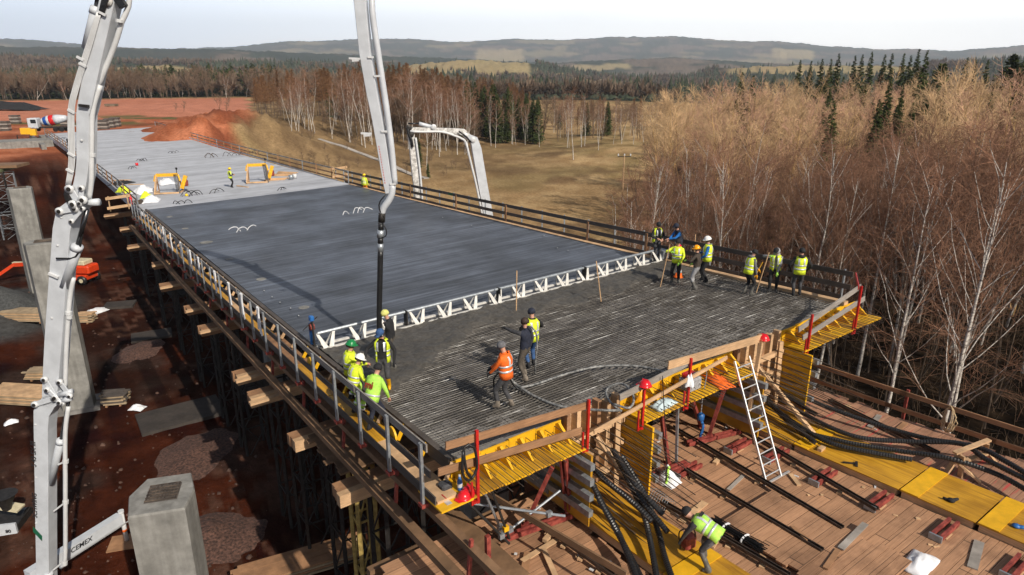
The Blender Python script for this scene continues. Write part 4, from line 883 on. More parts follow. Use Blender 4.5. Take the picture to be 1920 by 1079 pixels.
slant(em, WOODG, W(10.09, 10.35, .46), W(10.09, 12.8, .68)); slant(em, WOODL, W(10.06, 11.95, .84), W(10.06, 15.9, .55), hh=.22); slant(em, WOODL, W(10.02, 9.5, -.12), W(10.02, 14.25, .42), hh=.10)
slant(em, WOODL, W(10.02, 15.75, .55), W(10.0, 15.55, -1.6), .10, .10, 'timber_post')
e3 = empty('end_guard_rail', W(10.05, 20, 0), 'right end guard rail, two grey boards on red posts at the far right deck corner', 'guard rail')
red_post(18.22, .70, e3); red_post(20.92, 1.02, e3)
slant(e3, WOODG, W(10.09, 17.7, .32), W(10.09, 21.0, .98)); slant(e3, WOODG, W(10.07, 17.95, .0), W(10.07, 21.35, .50)); slant(e3, REDPAINT, W(10.05, 20.8, .98), W(10.9, 22.2, .98), .03, .14)
# ---------------------------------------------------------------- screed beam
scr = empty('screed_beam', W(S_SCREED, 14, .1), 'white lattice screed beam lying across the deck between wet and smooth concrete', 'screed')
T0, T1 = 6.35, 21.85
MB().tube([W(S_SCREED + .1, T0, .50), W(S_SCREED + .1, T1, .50)], .055, 8).build('top_tube', STEEL, scr)
for ds in (-.14, .3): MB().sbox(S_SCREED + ds - .05, S_SCREED + ds + .05, T0, T1, .0, .06).build('bottom_rail', SCREEDW, scr)
nb = 15
for k in range(nb):
    t = T0 + .25 + (T1 - T0 - .5) * k / (nb - 1)
    for dt in (-.30, .30):
        mb = MB(); mb.prism([W(S_SCREED + .04, t + dt * 1.0, .47), W(S_SCREED + .04, t + dt * .72, .47), W(S_SCREED - .16, t + dt * .02, .05), W(S_SCREED - .16, t + dt * .55, .05)], EL * .025); mb.build('brace', SCREEDW, scr)
        MB().bar(W(S_SCREED + .10, t + dt * .85, .48), W(S_SCREED + .3, t + dt * .3, .05), .05, .05).build('back_brace', SCREEDW, scr)
for t in (9.4, 13.2, 17.4): MB().sbox(S_SCREED - .06, S_SCREED + .18, t - .02, t + .02, .03, .56).build('joint_plate', DSTEEL, scr)
MB().sbox(S_SCREED - .2, S_SCREED + .35, T1 - .1, T1 + .25, .1, .48).build('end_motor', STEEL, scr)
ge = empty('screed_winch', W(S_SCREED + .5, 6.3, .0), 'blue engine and winch standing at the left end of the screed beam', 'winch')
MB().sbox(S_SCREED + .25, S_SCREED + .33, 6.26, 6.31, 0, .85).build('stand', DSTEEL, ge); MB().sbox(S_SCREED + .5, S_SCREED + .58, 6.25, 6.33, 0, .75).build('stand', BLUEP, ge)
MB().lathe(W(S_SCREED + .4, 6.22, .66), [(.02, 0), (.11, .01), (.11, .14), (.02, .15)], 12, ER).build('drum', REDSTEEL, ge); MB().sbox(S_SCREED + .32, S_SCREED + .5, 6.24, 6.38, .84, 1.02).build('engine', BLUEP, ge, bevel=.03); MB().tube([W(S_SCREED + .4, 6.0, .6), W(S_SCREED + .4, 6.5, .95)], .015, 6).build('handle', DSTEEL, ge)
# reinforcement loops and covers sticking out of the fresh slab
def loop(name, label, u, v, n, mat, size, cat='cable ends'):
    P = DK(u, v); e = MB(); rg = random.Random(u)
    for k in range(n):
        a = P + ER * (k * size * .5) + EL * rg.gauss(0, .08); d = (ER * rg.uniform(.5, 1) * (1 if rg.random() < .6 else -1) + EL * rg.gauss(0, .5)).normalized()
        e.tube(rib([a + Vector((0, 0, -.02)), a + d * size * .35 + Vector((0, 0, size * rg.uniform(.3, .6))), a + d * size * .8 + Vector((0, 0, size * .45)), a + d * size * 1.1 + Vector((0, 0, size * rg.uniform(.05, .3)))], .1), .028, 5)
    tag(e.build(name, mat), label, cat)
loop('cable_loop', 'white cable ends curling out of the wet slab left of the hose', 443, 436, 3, PIPEW, .6); loop('cable_loop', 'pale cable ends curling out of the wet slab right behind the hose', 655, 402, 4, PIPEW, .6)
for u, v, n, lab in ((330, 384, 3, 'black cable ends at the edge of the pale concrete by the tarpaulins'), (520, 358, 2, 'black cable ends on the pale concrete near the right yellow frame'), (262, 303, 4, 'black cable ends lying on the pale concrete behind the white boom'), (320, 288, 3, 'black cable ends on the far pale concrete right of the boom'), (240, 318, 2, 'black bent bars on the pale concrete left of the red bucket'), (108, 262, 4, 'black cable ends near the far end of the pale deck')): loop('cable_loop', lab, u, v, n, BLACK, .55)
for i, (u, v, r, lab) in enumerate(((387, 455, .34, 'largest pale round cover in the wet slab'), (347, 429, .2, 'pale round cover left of the cable ends in the wet slab'), (430, 486, .2, 'pale round cover below the boom shadow'), (490, 524, .22, 'pale round cover nearest the left guard rail'), (318, 407, .2, 'pale round cover near the joint to the pale concrete'), (570, 577, .2, 'pale patch of splashed concrete in front of the boom shadow'))):
    tag(MB().lathe(DK(u, v), [(r, -.02), (r, .012), (r * .9, .018), (.01, .02)], 18).build('slab_cover', PIERC), lab, 'cover')
for k, (u, v) in enumerate(((495, 545), (510, 557), (525, 567), (545, 578), (560, 592), (1020, 442), (1045, 465), (1065, 470), (830, 408), (884, 423))):
    tag(MB().tube([DK(u, v), DK(u, v, .11)], [.02, .014], 6).build('level_pin', PIPEW), 'small white level pin standing in the wet slab', 'pin', 'level pins in the slab')
# ================================================================= working platform in front of the bridge end
HP = -2.6
plat = empty('working_platform', W(7, 14, HP - .1), 'broad brown plank working platform below the near end of the deck', 'platform')
rg = random.Random(21)
def plank_field(s0, s1, t0, t1, h, mat, w=.26, ragged=.12, th=.05, jit=.006, name='planking'):
    mb = MB(); n = int((s1 - s0) / w)
    for k in range(n):
        a = s0 + k * w; j = rg.uniform(-jit, jit)
        mb.sbox(a + .004, a + w - .006, t0 - rg.uniform(0, ragged), t1 + rg.uniform(0, ragged), h - th + j, h + j)
    return mb.build(name, mat, plat)
plank_field(-4.0, 12.4, 10.9, 16.1, HP, PLANK, ragged=.05)
plank_field(4.6, 8.0, 11.7, 13.7, HP + .14, PLANK, ragged=.16)
plank_field(2.0, 14.0, 17.75, 20.1, HP, PLANKR, ragged=.28)
plank_field(2.0, 12.0, 4.9, 9.2, HP - .06, PLANK, ragged=.2)
plank_field(-4, 12.0, 16.1, 18.1, HP - .30, PLANK, ragged=.0)
plank_field(-4, 12.0, 9.1, 11.0, HP - .30, PLANK, ragged=.0)
# joists and posts that carry it
for k in range(9): MB().sbox(-3 + k * 1.9, -2.8 + k * 1.9, 4.7, 20.4, HP - .62, HP - .36).build('joist', WOODB, plat)
for s in (-2, 3.5, 9):
    for t in (5.2, 10, 15, 20.2):
        p = W(s, t, HP - .6); MB().bar(p, Vector((p.x, p.y, -18.3)), .3, .3).build('steel_post', DSTEEL, plat)
# yellow soffit runs of the two webs
def yrun(name, label, t0, t1, cuts, h):
    e = empty(name, W(6, (t0 + t1) / 2, h), label, 'soffit formwork')
    for a, b in zip(cuts, cuts[1:]):
        MB().sbox(a + .015, b - .015, t0, t1, h - .03, h).build('panel', YELS, e); MB().sbox(a + .06, b - .06, t0 + .03, t1 - .03, h - .25, h - .031).build('edge_beam', WOODL, e)
        MB().sbox(b - .45, b - .03, t0 + .002, t1 - .002, h + .003, h + .02).build('cover_plate', YEL, e)
yrun('web_soffit', 'long yellow soffit board run under the right web, bare of workers', 16.12, 17.72, [-1.5, 1.4, 4.3, 6.0, 8.9, 11.6], HP + .20)
yrun('web_soffit', 'yellow soffit board run under the left web where the bent worker stands', 9.35, 10.75, [-1.5, 1.6, 4.6, 7.6, 11.6], HP + .20)
# red steel bearers sticking out under the soffit runs
for i, (u, v, lab) in enumerate(((1456, 852, 'red steel bearer at the foot of the ladder'), (1545, 893, 'red steel bearer under the yellow run right of the ladder'), (1650, 938, 'red steel bearer under the middle of the yellow run'), (1772, 992, 'red steel bearer near the white rag'), (1905, 1062, 'red steel bearer at the lower right corner'), (1170, 985, 'red steel bearer under the left yellow run'), (1085, 870, 'red steel bearer below the left wing of the formwork'), (1290, 880, 'red steel bearer beside the white sack'), (1385, 835, 'red steel bearer behind the ladder by the blue hoist'), (1600, 1010, ''))):
    if not lab: continue
    s, t = on_deck(u, v, HP + .1); e = empty('steel_bearer', W(s, t, HP + .05), lab, 'steel bearer', 'red bearers under the yellow runs')
    for d in (-.09, .09):
        mb = MB(); mb.sbox(s + d - .035, s + d + .035, t - .45, t + .45, HP + .03, HP + .15); mb.build('channel', REDSTEEL, e)
    MB().sbox(s - .14, s + .14, t - .50, t - .455, HP + .02, HP + .17).build('end_plate', STEEL, e); MB().sbox(s - .15, s + .15, t - .25, t + .05, HP + .004, HP + .028).build('packing', WOODL, e)
RAILST = M('rusty_dark_steel', (.060, .042, .032), .55, .3, .4, 6)
# dark steel rails lying along the platform
def srail(name, label, a, b, h=.16, cat='steel rail'):
    (s0, t0), (s1, t1) = on_deck(*a, HP + h), on_deck(*b, HP + h); e = empty(name, W((s0 + s1) / 2, (t0 + t1) / 2, HP + h), label, cat)
    A, B = W(s0, t0, HP + h), W(s1, t1, HP + h); d = (B - A).normalized(); x = d.cross(Vector((0, 0, 1))).normalized()
    for q in (-.05, .05): MB().bar(A + x * q, B + x * q, .022, .085).build('flange', RAILST, e)
    MB().bar(A - Vector((0, 0, .02)), B - Vector((0, 0, .02)), .075, .02).build('web', RAILST, e)
    n = 4
    for k in range(n): c = A.lerp(B, (k + .3) / n) - Vector((0, 0, h * .5 + .055)); MB().box(c, .2, .12, h - .11, HEAD * -1 + .3).build('packing', WOODL, e)
srail('steel_rail', 'dark steel rail passing the ladder foot towards the right', (1330, 770), (1645, 955)); srail('steel_rail', 'dark steel rail along the middle of the platform left of the ladder', (1260, 800), (1580, 990)); srail('steel_rail', 'dark steel rail ending beside the raised plank field', (1285, 880), (1542, 1032))
srail('steel_rail', 'dark steel rail passing right behind the bent worker', (1240, 940), (1480, 1079)); srail('steel_rail', 'dark steel rail in front of the left yellow run', (1020, 985), (1150, 1079)); srail('steel_rail', 'dark steel rail beside the right planks under the ducts', (1555, 750), (1760, 850), .1)
# right platform rail with rope
prr = empty('platform_rail', W(7, 20.25, HP), 'brown two rail timber guard rail along the right edge of the platform', 'guard rail')
for h in (-1.78, -2.32):
    s = 13.8
    while s > 2: L = rg.uniform(2.8, 3.8); MB().sbox(s - L, s, 20.22, 20.26, h - .07, h + .07).build('rail', WOODBR, prr); s -= L - .2; prr_h = h
for s in (12.3, 7.85, 3.3): MB().sbox(s - .04, s + .04, 20.27, 20.34, HP - .5, -1.66).build('post', REDSTEEL, prr)
P = W(6.62, 20.2, -1.72); mb = MB()
for k in range(6):
    w = .10 + .03 * k; mb.tube([P + ER * (-.05 + .01 * k) + EL * (w * math.sin(a) * (.5 + .5 * rg.random())) + Vector((0, 0, -.33 + .38 * math.cos(a) - .02 * k)) for a in [i * math.pi / 8 for i in range(17)]], .014, 5)
tag(mb.build('rope_coil', ROPE), 'coil of pale rope hanging over the platform rail', 'rope')
# left guard rail of the lower platform (brown boards in the foreground)
plr = empty('platform_rail', W(9, 5.1, HP), 'brown timber rail on a red post at the lower left edge of the platform', 'guard rail')
for a, b in (((880, 905), (1175, 1079)), ((830, 960), (960, 1079))):
    A = DK(*a, -1.7 if a[1] < 930 else -2.3); B = DK(*b, -1.7 if a[1] < 930 else -2.3); MB().bar(A, B, .05, .16).build('rail', WOODB, plr)
q = on_deck(915, 1060, -2.2); MB().sbox(q[0] - .05, q[0] + .05, q[1] - .05, q[1] + .05, -3.0, -1.45).build('post', REDSTEEL, plr)
# ladder
lad = empty('ladder', DK(1450, 900, HP), 'aluminium ladder leaning from the platform to the yellow deck edge', 'ladder')
for f, t_ in (((1437, 908), (1377, 678)), ((1464, 893), (1404, 668))):
    A = DK(*f, HP + .02); s0 = 10.0; d = ray(*t_); B = d * (s0 / d.dot(EL)); MB().bar(A, B, .03, .075).build('stile', ALU, lad)
    if f[0] == 1437: A0, B0 = A, B
    else: A1, B1 = A, B
for k in range(11): f = (k + .6) / 11.3; MB().tube([A0.lerp(B0, f), A1.lerp(B1, f)], .017, 6).build('rung', ALU, lad)
MB().bar(A0 - (A1 - A0) * .15, A1 + (A1 - A0) * .6, .05, .05).build('foot_bar', ALU, lad)
# corrugated black ducts
def duct(label, pts, r=.072, grp='black corrugated ducts'):
    P = [p if isinstance(p, Vector) else DK(p[0], p[1], p[2]) for p in pts]; q = rib(P, .032); mb = MB(); mb.tube(q, [r * (1.0 if i % 2 else .86) for i in range(len(q))], 9); tag(mb.build('duct', BLACK, smooth=False), label, 'duct', grp)
h0 = HP + .34
duct('black duct farthest right, sweeping from the right web along the planks to the frame corner', [(1470, 722, -2.0), (1530, 755, -2.15), (1640, 795, -2.3), (1735, 822, h0), (1830, 838, -1.95), (1885, 865, -1.9), (1935, 895, -1.9)])
duct('black duct crossing the small timber trestle and ending past it', [(1440, 728, -2.0), (1505, 775, -2.2), (1600, 818, h0), (1700, 828, h0), (1800, 832, -2.0), (1850, 862, -2.0), (1935, 905, -2.0)])
duct('long black duct lying along the far side of the yellow run', [(1425, 735, -2.0), (1490, 800, h0), (1580, 828, h0), (1680, 845, h0), (1780, 860, -2.1), (1870, 890, h0), (1935, 925, h0)])
duct('black duct with a cut end over the yellow run near the right web', [(1436, 745, -1.9), (1470, 782, -2.1), (1500, 808, -2.2), (1528, 830, h0)])
duct('black duct with a cut end among the pink marked planks', [(1460, 735, -2.0), (1490, 752, -2.1), (1530, 778, h0)])
duct('short black duct ending beside the right planks', [(1440, 757, -2.0), (1500, 800, -2.2), (1560, 832, h0), (1640, 850, h0), (1710, 862, h0)])
duct('black duct hanging straight down beside the left yellow run', [(1110, 905, -1.2), (1130, 945, -1.7), (1160, 1000, -2.1), (1195, 1085, h0)])
duct('second black duct hanging along the left yellow run', [(1120, 930, -1.5), (1150, 985, -2.0), (1180, 1040, -2.3), (1205, 1090, h0)])
duct('black duct from the left web curving under the braces to the front', [(1150, 845, -.9), (1180, 905, -1.3), (1205, 960, -1.8), (1218, 1010, -2.1), (1232, 1085, h0)])
duct('black duct from the left web running to the bent worker side', [(1165, 855, -.9), (1210, 930, -1.6), (1235, 1000, -2.2), (1245, 1040, -2.3), (1262, 1090, h0)])
duct('black duct with pink marks ending above the left yellow run', [(1105, 872, -1.0), (1140, 905, -1.2), (1190, 945, -1.5), (1222, 978, -1.7)])
duct('black duct with a cut end pointing at the red bearer', [(1150, 845, -.8), (1185, 900, -1.1), (1215, 935, -1.4), (1243, 965, -1.7)])
duct('black duct with a blunt end just left of the bent worker', [(1190, 920, -1.4), (1220, 960, -1.7), (1252, 998, -1.9)])
# trestle holding the ducts at the right
tre = empty('trestle', DK(1790, 880, HP), 'small timber trestle frame carrying the black ducts', 'trestle')
for a, b, ha, hb in (((1770, 893), (1800, 850), HP, -1.95), ((1800, 895), (1805, 855), HP, -1.95), ((1838, 905), (1800, 870), HP, -2.2), ((1845, 862), (1850, 832), HP, -1.85), ((1790, 850), (1855, 825), -1.93, -1.8), ((1795, 870), (1850, 850), -2.2, -2.1), ((1870, 872), (1848, 845), HP, -2.0)): MB().bar(DK(*a, ha), DK(*b, hb), .13, .05).build('timber', WOODL, tre)
# things lying on the platform
rb = empty('rod_bundle', DK(1385, 1000, HP), 'bundle of thin black rods tied with two pale bands', 'rods'); A, B = DK(1340, 980, HP + .1), DK(1425, 1030, HP + .1); d = (B - A).normalized(); x = d.cross(Vector((0, 0, 1))).normalized(); mb = MB()
for k in range(80):
    o = x * rg.gauss(0, .075) + Vector((0, 0, abs(rg.gauss(0, .05)))); mb.tube([A + o - d * rg.uniform(-.1, .15), A.lerp(B, .5) + o * .9, B + o * 1.15 + d * rg.uniform(-.15, .15)], .011, 4)
mb.build('rods', TARBLK, rb)
for f in (.25, .68):
    c = A.lerp(B, f) + Vector((0, 0, .04)); MB().tube([c + (x * math.cos(a) * .15 + Vector((0, 0, 1)) * (math.sin(a) * .085)) for a in [i * math.pi / 8 for i in range(17)]], .024, 5).build('band', TARP, rb)
def rag(name, label, P, sx, sy, sz, seed, mat=TARP, cat='sheet', n=14):
    V = []; F = []; rz = random.Random(seed).random() * 3
    for i in range(n + 1):
        for j in range(n + 1):
            a, b = i / n * 2 - 1, j / n * 2 - 1; q = max(0, 1 - a * a * .9) * max(0, 1 - b * b * .9)
            k = float(fbm(np.array(a * 2.3 + seed), np.array(b * 2.3), seed)); k2 = float(fbm(np.array(a * 6 + seed), np.array(b * 6), seed + 3)); wob = .75 + .5 * float(vnoise(np.array(math.atan2(a, b) * 1.5 + seed), np.array(.5), seed))
            V.append(P + Vector((math.cos(rz) * a * sx * wob - math.sin(rz) * b * sy * wob, math.sin(rz) * a * sx * wob + math.cos(rz) * b * sy * wob, .01 + sz * q * (.35 + .8 * k) + .22 * sz * (k2 - .5) * (q + .2) + .03 * sz)))
    for i in range(n):
        for j in range(n): p = i * (n + 1) + j; F.append((p, p + 1, p + n + 2, p + n + 1))
    m = len(V); rim = [i for i in range(n + 1)] + [i * (n + 1) + n for i in range(1, n + 1)] + [n * (n + 1) + i for i in range(n - 1, -1, -1)] + [i * (n + 1) for i in range(n - 1, 0, -1)]
    V += [V[i] - Vector((0, 0, .03)) for i in rim]; L = len(rim); F += [(rim[i], rim[(i + 1) % L], m + (i + 1) % L, m + i) for i in range(L)]
    o = MB().add(V, F).build(name, mat, smooth=True); tag(o, label, cat); return o
rag('white_rag', 'crumpled white rag at the front edge of the platform', DK(1722, 1058, HP), .42, .25, .22, 4, cat='rag')
sk = rag('white_sack', 'filled white sack with a green stripe left of the ladder', DK(1250, 905, HP), .30, .24, .55, 6, cat='sack'); sk2 = MB(); P = DK(1250, 905, HP); sk2.tube(rib([P + Vector((-.07, -.22, .12)), P + Vector((-.03, -.14, .34)), P + Vector((.02, -.02, .50))], .08), .035, 6); sk2.build('green_stripe', HIGREEN, sk)
kn = MB().bar(DK(1580, 867, HP + .225), DK(1608, 870, HP + .225), .05, .03); kn.bar(DK(1606, 866, HP + .225), DK(1606, 875, HP + .225), .06, .03); tag(kn.build('hammer', DSTEEL), 'dark hammer lying on the yellow run', 'hammer')
gl = MB(); P = DK(1783, 940, HP + .21); gl.lathe(P, [(.01, 0), (.09, .01), (.08, .05), (.02, .07)], 9); gl.tube([P, P + Vector((.2, .05, .03))], [.06, .03], 6); gl.tube([P, P + Vector((-.14, .1, .03))], [.05, .03], 6); tag(gl.build('work_glove', CLOTH['black'], smooth=True), 'black work glove lying on the yellow run', 'glove')
gl = MB(); P = DK(1905, 988, HP + .21); gl.lathe(P, [(.01, 0), (.09, .01), (.08, .05), (.02, .07)], 9); gl.tube([P, P + Vector((.2, -.1, .04))], [.06, .04], 6); tag(gl.build('cordless_drill', BLUEP, smooth=True), 'dark blue tool lying at the right end of the yellow run', 'tool')
gb = empty('grinder', DK(1283, 1035, HP + .2), 'brown petrol cutter held at the feet of the bent worker', 'power tool'); P = DK(1290, 1030, HP + .2); MB().box(P + Vector((0, 0, .22)), .30, .22, .34, .5).build('motor', REDSTEEL, gb, bevel=.04); MB().tube(rib([P + Vector((-.2, -.1, .1)), P + Vector((-.25, -.1, .55)), P + Vector((.05, -.1, .6)), P + Vector((.1, -.1, .4))], .08), .016, 6).build('handle', BLACK, gb)
# ---------------------------------------------------------------- red props and tubes under the deck end
def prop(name, label, A, B, w, mat, cat, grp=None, holes=False):
    e = empty(name, A, label, cat, grp)
    if holes:
        d = (B - A).normalized(); x = d.cross(Vector((0, 0, 1))); x = x.normalized() if x.length > .1 else Vector((1, 0, 0)); y = x.cross(d)
        for q in (-1, 1): MB().bar(A + x * (q * w * .5), B + x * (q * w * .5), w * .38, w).build('channel', mat, e)
        n = max(2, int((B - A).length / .5))
        for k in range(n): MB().bar(A.lerp(B, (k + .5) / n) - x * w * .6, A.lerp(B, (k + .5) / n) + x * w * .6, .05, .05).build('batten', mat, e)
    else:
        MB().bar(A, B, w, w).build('shaft', mat, e); MB().box(A, w * 2, w * 2, .03).build('foot_plate', mat, e)
    return e
Hs = -.6
prop('steel_prop', 'tall perforated red column left of the left web', DK(1068, 968, HP), W(10.4, 8.9, Hs), .13, REDSTEEL, 'prop', None, True)
prop('steel_prop', 'slanting red prop under the left wing of the formwork', DK(985, 985, HP + .1), W(10.3, 8.5, Hs - .2), .10, REDSTEEL, 'prop')
prop('base_rail', 'long perforated red base rail below the left wing', DK(945, 1010, HP + .12), DK(1072, 965, HP + .12), .12, REDSTEEL, 'steel rail', None, True)
prop('base_rail', 'perforated red base rail on the planks beside the white sack', DK(1195, 905, HP + .12), DK(1290, 868, HP + .12), .13, REDSTEEL, 'steel rail', None, True)
prop('base_rail', 'perforated red base rail behind the ladder', DK(1290, 832, HP + .12), DK(1420, 800, HP + .12), .12, REDSTEEL, 'steel rail', None, True)
prop('steel_prop', 'upright red prop beside the grey tube under the middle slab', DK(1253, 870, HP), W(10.6, 12.4, Hs), .10, REDSTEEL, 'prop')
prop('steel_prop', 'second upright red prop under the middle slab', DK(1315, 800, HP), W(11.0, 13.9, Hs), .10, REDSTEEL, 'prop')
prop('steel_prop', 'slanting red prop ending at the blue chain hoist', DK(1330, 815, HP), W(10.6, 15.2, Hs - .1), .10, REDSTEEL, 'prop')
prop('steel_prop', 'upright red prop right of the chain hoist', DK(1385, 800, HP), W(11.2, 15.4, Hs), .11, REDSTEEL, 'prop')
prop('steel_prop', 'short slanting red prop in front of the yellow web panel', DK(1232, 875, HP + .1), W(10.5, 11.6, -1.2), .08, REDSTEEL, 'prop')
prop('push_pull_tube', 'grey adjustable tube next to the upright red prop', DK(1268, 870, HP), W(10.4, 12.85, Hs + .05), .065, STEEL, 'tube')
for a, b, ha, hb, lab in (((900, 905), (945, 1005), -.5, HP, 'grey scaffold tube leaning from the left corner of the formwork'), ((890, 945), (1060, 968), -1.4, -1.7, 'grey horizontal scaffold tube below the left wing'), ((870, 935), (955, 1020), -1.0, -2.4, 'dark scaffold tube sloping below the left corner'), ((1050, 920), (935, 1010), -1.7, -2.4, 'grey scaffold tube crossing behind the slanting red prop'), ((915, 900), (955, 1010), -.6, -2.4, 'black adjustable tube with a yellow collar under the left wing')):
    A, B = DK(*a, ha), DK(*b, hb); e = empty('scaffold_tube', A, lab, 'scaffold tube'); MB().tube([A, B], .032, 8).build('tube', DSTEEL if 'dark' in lab or 'black' in lab else STEEL, e)
    MB().box(A.lerp(B, .82), .13, .10, .12, .6).build('coupler', YEL if 'yellow' in lab else STEEL, e)
ch = empty('chain_hoist', DK(1345, 800, HP + .5), 'blue chain hoist hanging below the middle slab', 'hoist'); P = W(10.9, 14.55, -.6); mb = MB()
for k in range(22): mb.box(P - Vector((0, 0, .05 * k)), .03 if k % 2 else .012, .012 if k % 2 else .03, .055)
mb.build('chain', STEEL, ch); MB().lathe(P - Vector((0, 0, 1.35)), [(.02, 0), (.10, .03), (.11, .2), (.03, .27)], 10).build('body', BLUEP, ch, True); MB().tube(rib([P - Vector((0, 0, 1.3)), P + Vector((.08, -.05, -1.5)), P + Vector((.02, -.05, -1.85))], .06), .04, 6).build('strap', BLUEP, ch)
# small timber offcuts and boards on the platform
for k, (u, v, L, a, lab) in enumerate(((1490, 900, .5, 1.0, 'thin lath with a red tip by the ladder foot'), (1208, 822, .8, .2, 'short board under the middle slab'), (1300, 890, .25, .2, 'timber block beside the sack'), (1027, 1008, .3, .4, 'stacked offcut blocks on the left planks'), (1540, 842, .25, .1, 'small block on the yellow run'), (1465, 945, .35, .2, 'packing block on the middle planks'), (1345, 865, .35, .2, 'packing block by the steel rail'), (1340, 1018, .4, .3, 'flat offcut by the rod bundle'), (1030, 1055, .9, 1.2, 'board lying on the left planks'))):
    tag(MB().box(DK(u, v, HP + (.24 if 'yellow' in lab else .03)), L, .12, .05 if 'block' not in lab else .09, -HEAD + a).build('timber_offcut', WOODL), lab, 'timber')
for k, (u, v, L, a) in enumerate(((1600, 1005, 1.3, .1), (1420, 1020, 1.0, .9), (1560, 1048, .8, .2), (1230, 1010, .7, .5), (1300, 960, 1.1, .15), (1500, 1000, .5, 1.3), (1830, 1040, 1.1, .25), (1015, 1030, 1.2, .1), (985, 1062, .9, .8), (1640, 790, 1.0, .2), (1590, 770, .8, .5), (1690, 800, .7, .1), (1380, 905, .9, .2), (1210, 860, 1.0, .9))):
    tag(MB().box(DK(u, v, HP + (.17 if 1480 < u < 1620 and v > 990 else .02)), L, rg.uniform(.09, .2), .03, -HEAD + a).build('loose_board', WOODG if k % 3 == 0 else WOODL if k % 3 == 1 else WOODBR), 'short loose board dropped on the working platform planks', 'board', 'loose boards on the platform')
for k in range(60):
    u, v = rg.uniform(960, 1760), rg.uniform(800, 1075); P = DK(u, v, HP + .012); tag(MB().box(P, rg.uniform(.05, .16), rg.uniform(.03, .07), .022, rg.random() * 3).build('wood_chip', WOODL if k % 3 else PIPEW), 'small scrap of wood or plastic lying on the platform planks', 'scrap', 'scraps on the planks')
mb = MB()
for k in range(7):
    A = DK(1200 + 8 * k, 915 + 6 * k, HP + .05); B = DK(1255 + 3 * k, 950 + 3 * k, HP + .12); mb.tube([A, B], .007, 4)
for k in range(9):
    A = DK(1212 + 4 * k, 935 + 3 * k, HP + .02); mb.tube([A, A + Vector((.12, .1, .22)), A + Vector((.3, .1, .22)), A + Vector((.35, .2, .02))], .007, 4)
tag(mb.build('bar_spacers', STEEL), 'heap of wire bar spacers beside the black ducts', 'spacers')
# ================================================================= concrete pump in the left foreground
YX = Vector((BN.x, BN.y, 0))            # across the boom, away from / towards the camera
def girder(parent, name, path, mat, width, nm_faces=True):
    """box girder: path = [(u, v, half height in the folding plane)], in pixels of the boom plane"""
    V = []; F = []; pts = [onplane(u, v) for u, v, _ in path]
    for i, p in enumerate(pts):
        d = (pts[min(i + 1, len(pts) - 1)] - pts[max(i - 1, 0)]).normalized(); y = d.cross(YX).normalized(); h = path[i][2]
        for a, b in ((-1, -1), (1, -1), (1, 1), (-1, 1)): V.append(p + YX * (a * width / 2) + y * (b * h))
    for i in range(len(pts) - 1):
        for k in range(4): F.append((i * 4 + k, i * 4 + (k + 1) % 4, i * 4 + 4 + (k + 1) % 4, i * 4 + 4 + k))
    F += [(3, 2, 1, 0), tuple(len(V) - 4 + k for k in range(4))]
    return MB().add(V, F).build(name, mat, parent, bevel=.012), pts
def opx(u, v, off=0.0): return onplane(u, v) + YX * off        # off > 0: towards the camera
pump = empty('concrete_pump_truck', opx(88, 1180), 'white concrete pump boom with black lettering rising at the left and bending over the deck', 'concrete pump')
WB = .46
girder(pump, 'boom_section', [(92, 1230, .20), (88, 1079, .22), (87, 1000, .22), (86, 880, .225), (85, 800, .225), (86, 770, .25), (100, 748, .24), (122, 738, .16)], WHITE, WB)
girder(pump, 'boom_section', [(98, 760, .16), (101, 738, .23), (104, 700, .25), (108, 640, .26), (114, 560, .26), (120, 480, .25), (124, 430, .25), (130, 400, .25), (148, 384, .20), (165, 380, .12)], WHITE, WB)
girder(pump, 'boom_section', [(150, 398, .14), (152, 372, .18), (160, 330, .17), (163, 300, .17), (163, 215, .175), (167, 196, .19), (182, 120, .20), (198, 50, .20), (214, -20, .19), (226, -70, .17)], WHITE, WB * .9)
# the part of the boom above the picture that carries on over to the deck
def P3(x, y, z): return Vector((x, y, z))
top = [onplane(226, -70), onplane(232, -150), Vector((-9.4, 19.13, 4.9)), Vector((-8.3, 19.1, 5.3)), Vector((-6.0, 19.05, 5.5)), Vector((-5.0, 19.03, 4.7)), onplane(664, -60)]
mb = MB()
for a, b in zip(top, top[1:]): mb.bar(a, b, .34, .40, YX)
mb.build('boom_section', WHITE, pump)
girder(pump, 'boom_section', [(664, -60, .155), (676, 0, .155), (686, 100, .15), (698, 170, .145), (710, 230, .14), (720, 290, .135), (728, 340, .13), (731, 362, .10)], WHITE, .30)
def ptube(pts, r, mat, name='pipe', n=10): return MB().tube(rib(pts, .15), r, n).build(name, mat, pump, True)
# delivery pipe beside the last section, elbow, reducer and end hose
ptube([opx(680, -40, .02) + ER * .30, opx(688, 20, .1) + Vector((.16, 0, 0)), opx(703, 120, .1) + Vector((.15, 0, 0)), opx(716, 200, .1) + Vector((.14, 0, 0)), opx(727, 280, .1) + Vector((.13, 0, 0)), opx(735, 345, .1) + Vector((.1, 0, 0))], .085, WHITE)
ptube([opx(737, 345, .08), opx(736, 362, .1), opx(730, 376, .12), opx(721, 388, .12), opx(717, 402, .12)], .095, WHITE, 'elbow')
for (a, b, r, m, nm) in (((718, 398), (717, 415), .10, DSTEEL, 'clamp_ring'), ((717, 405), (716, 420), .085, STEEL, 'reducer'), ((716, 418), (716, 430), .08, BLACK, 'hose_band'), ((716, 430), (715, 444), .105, STEEL, 'reducer_collar'), ((715, 444), (715, 455), .08, BLACK, 'hose_band'), ((715, 455), (715, 470), .085, STEEL, 'reducer')):
    MB().tube([opx(*a, .12), opx(*b, .12)], r, 12).build(nm, m, pump, True)
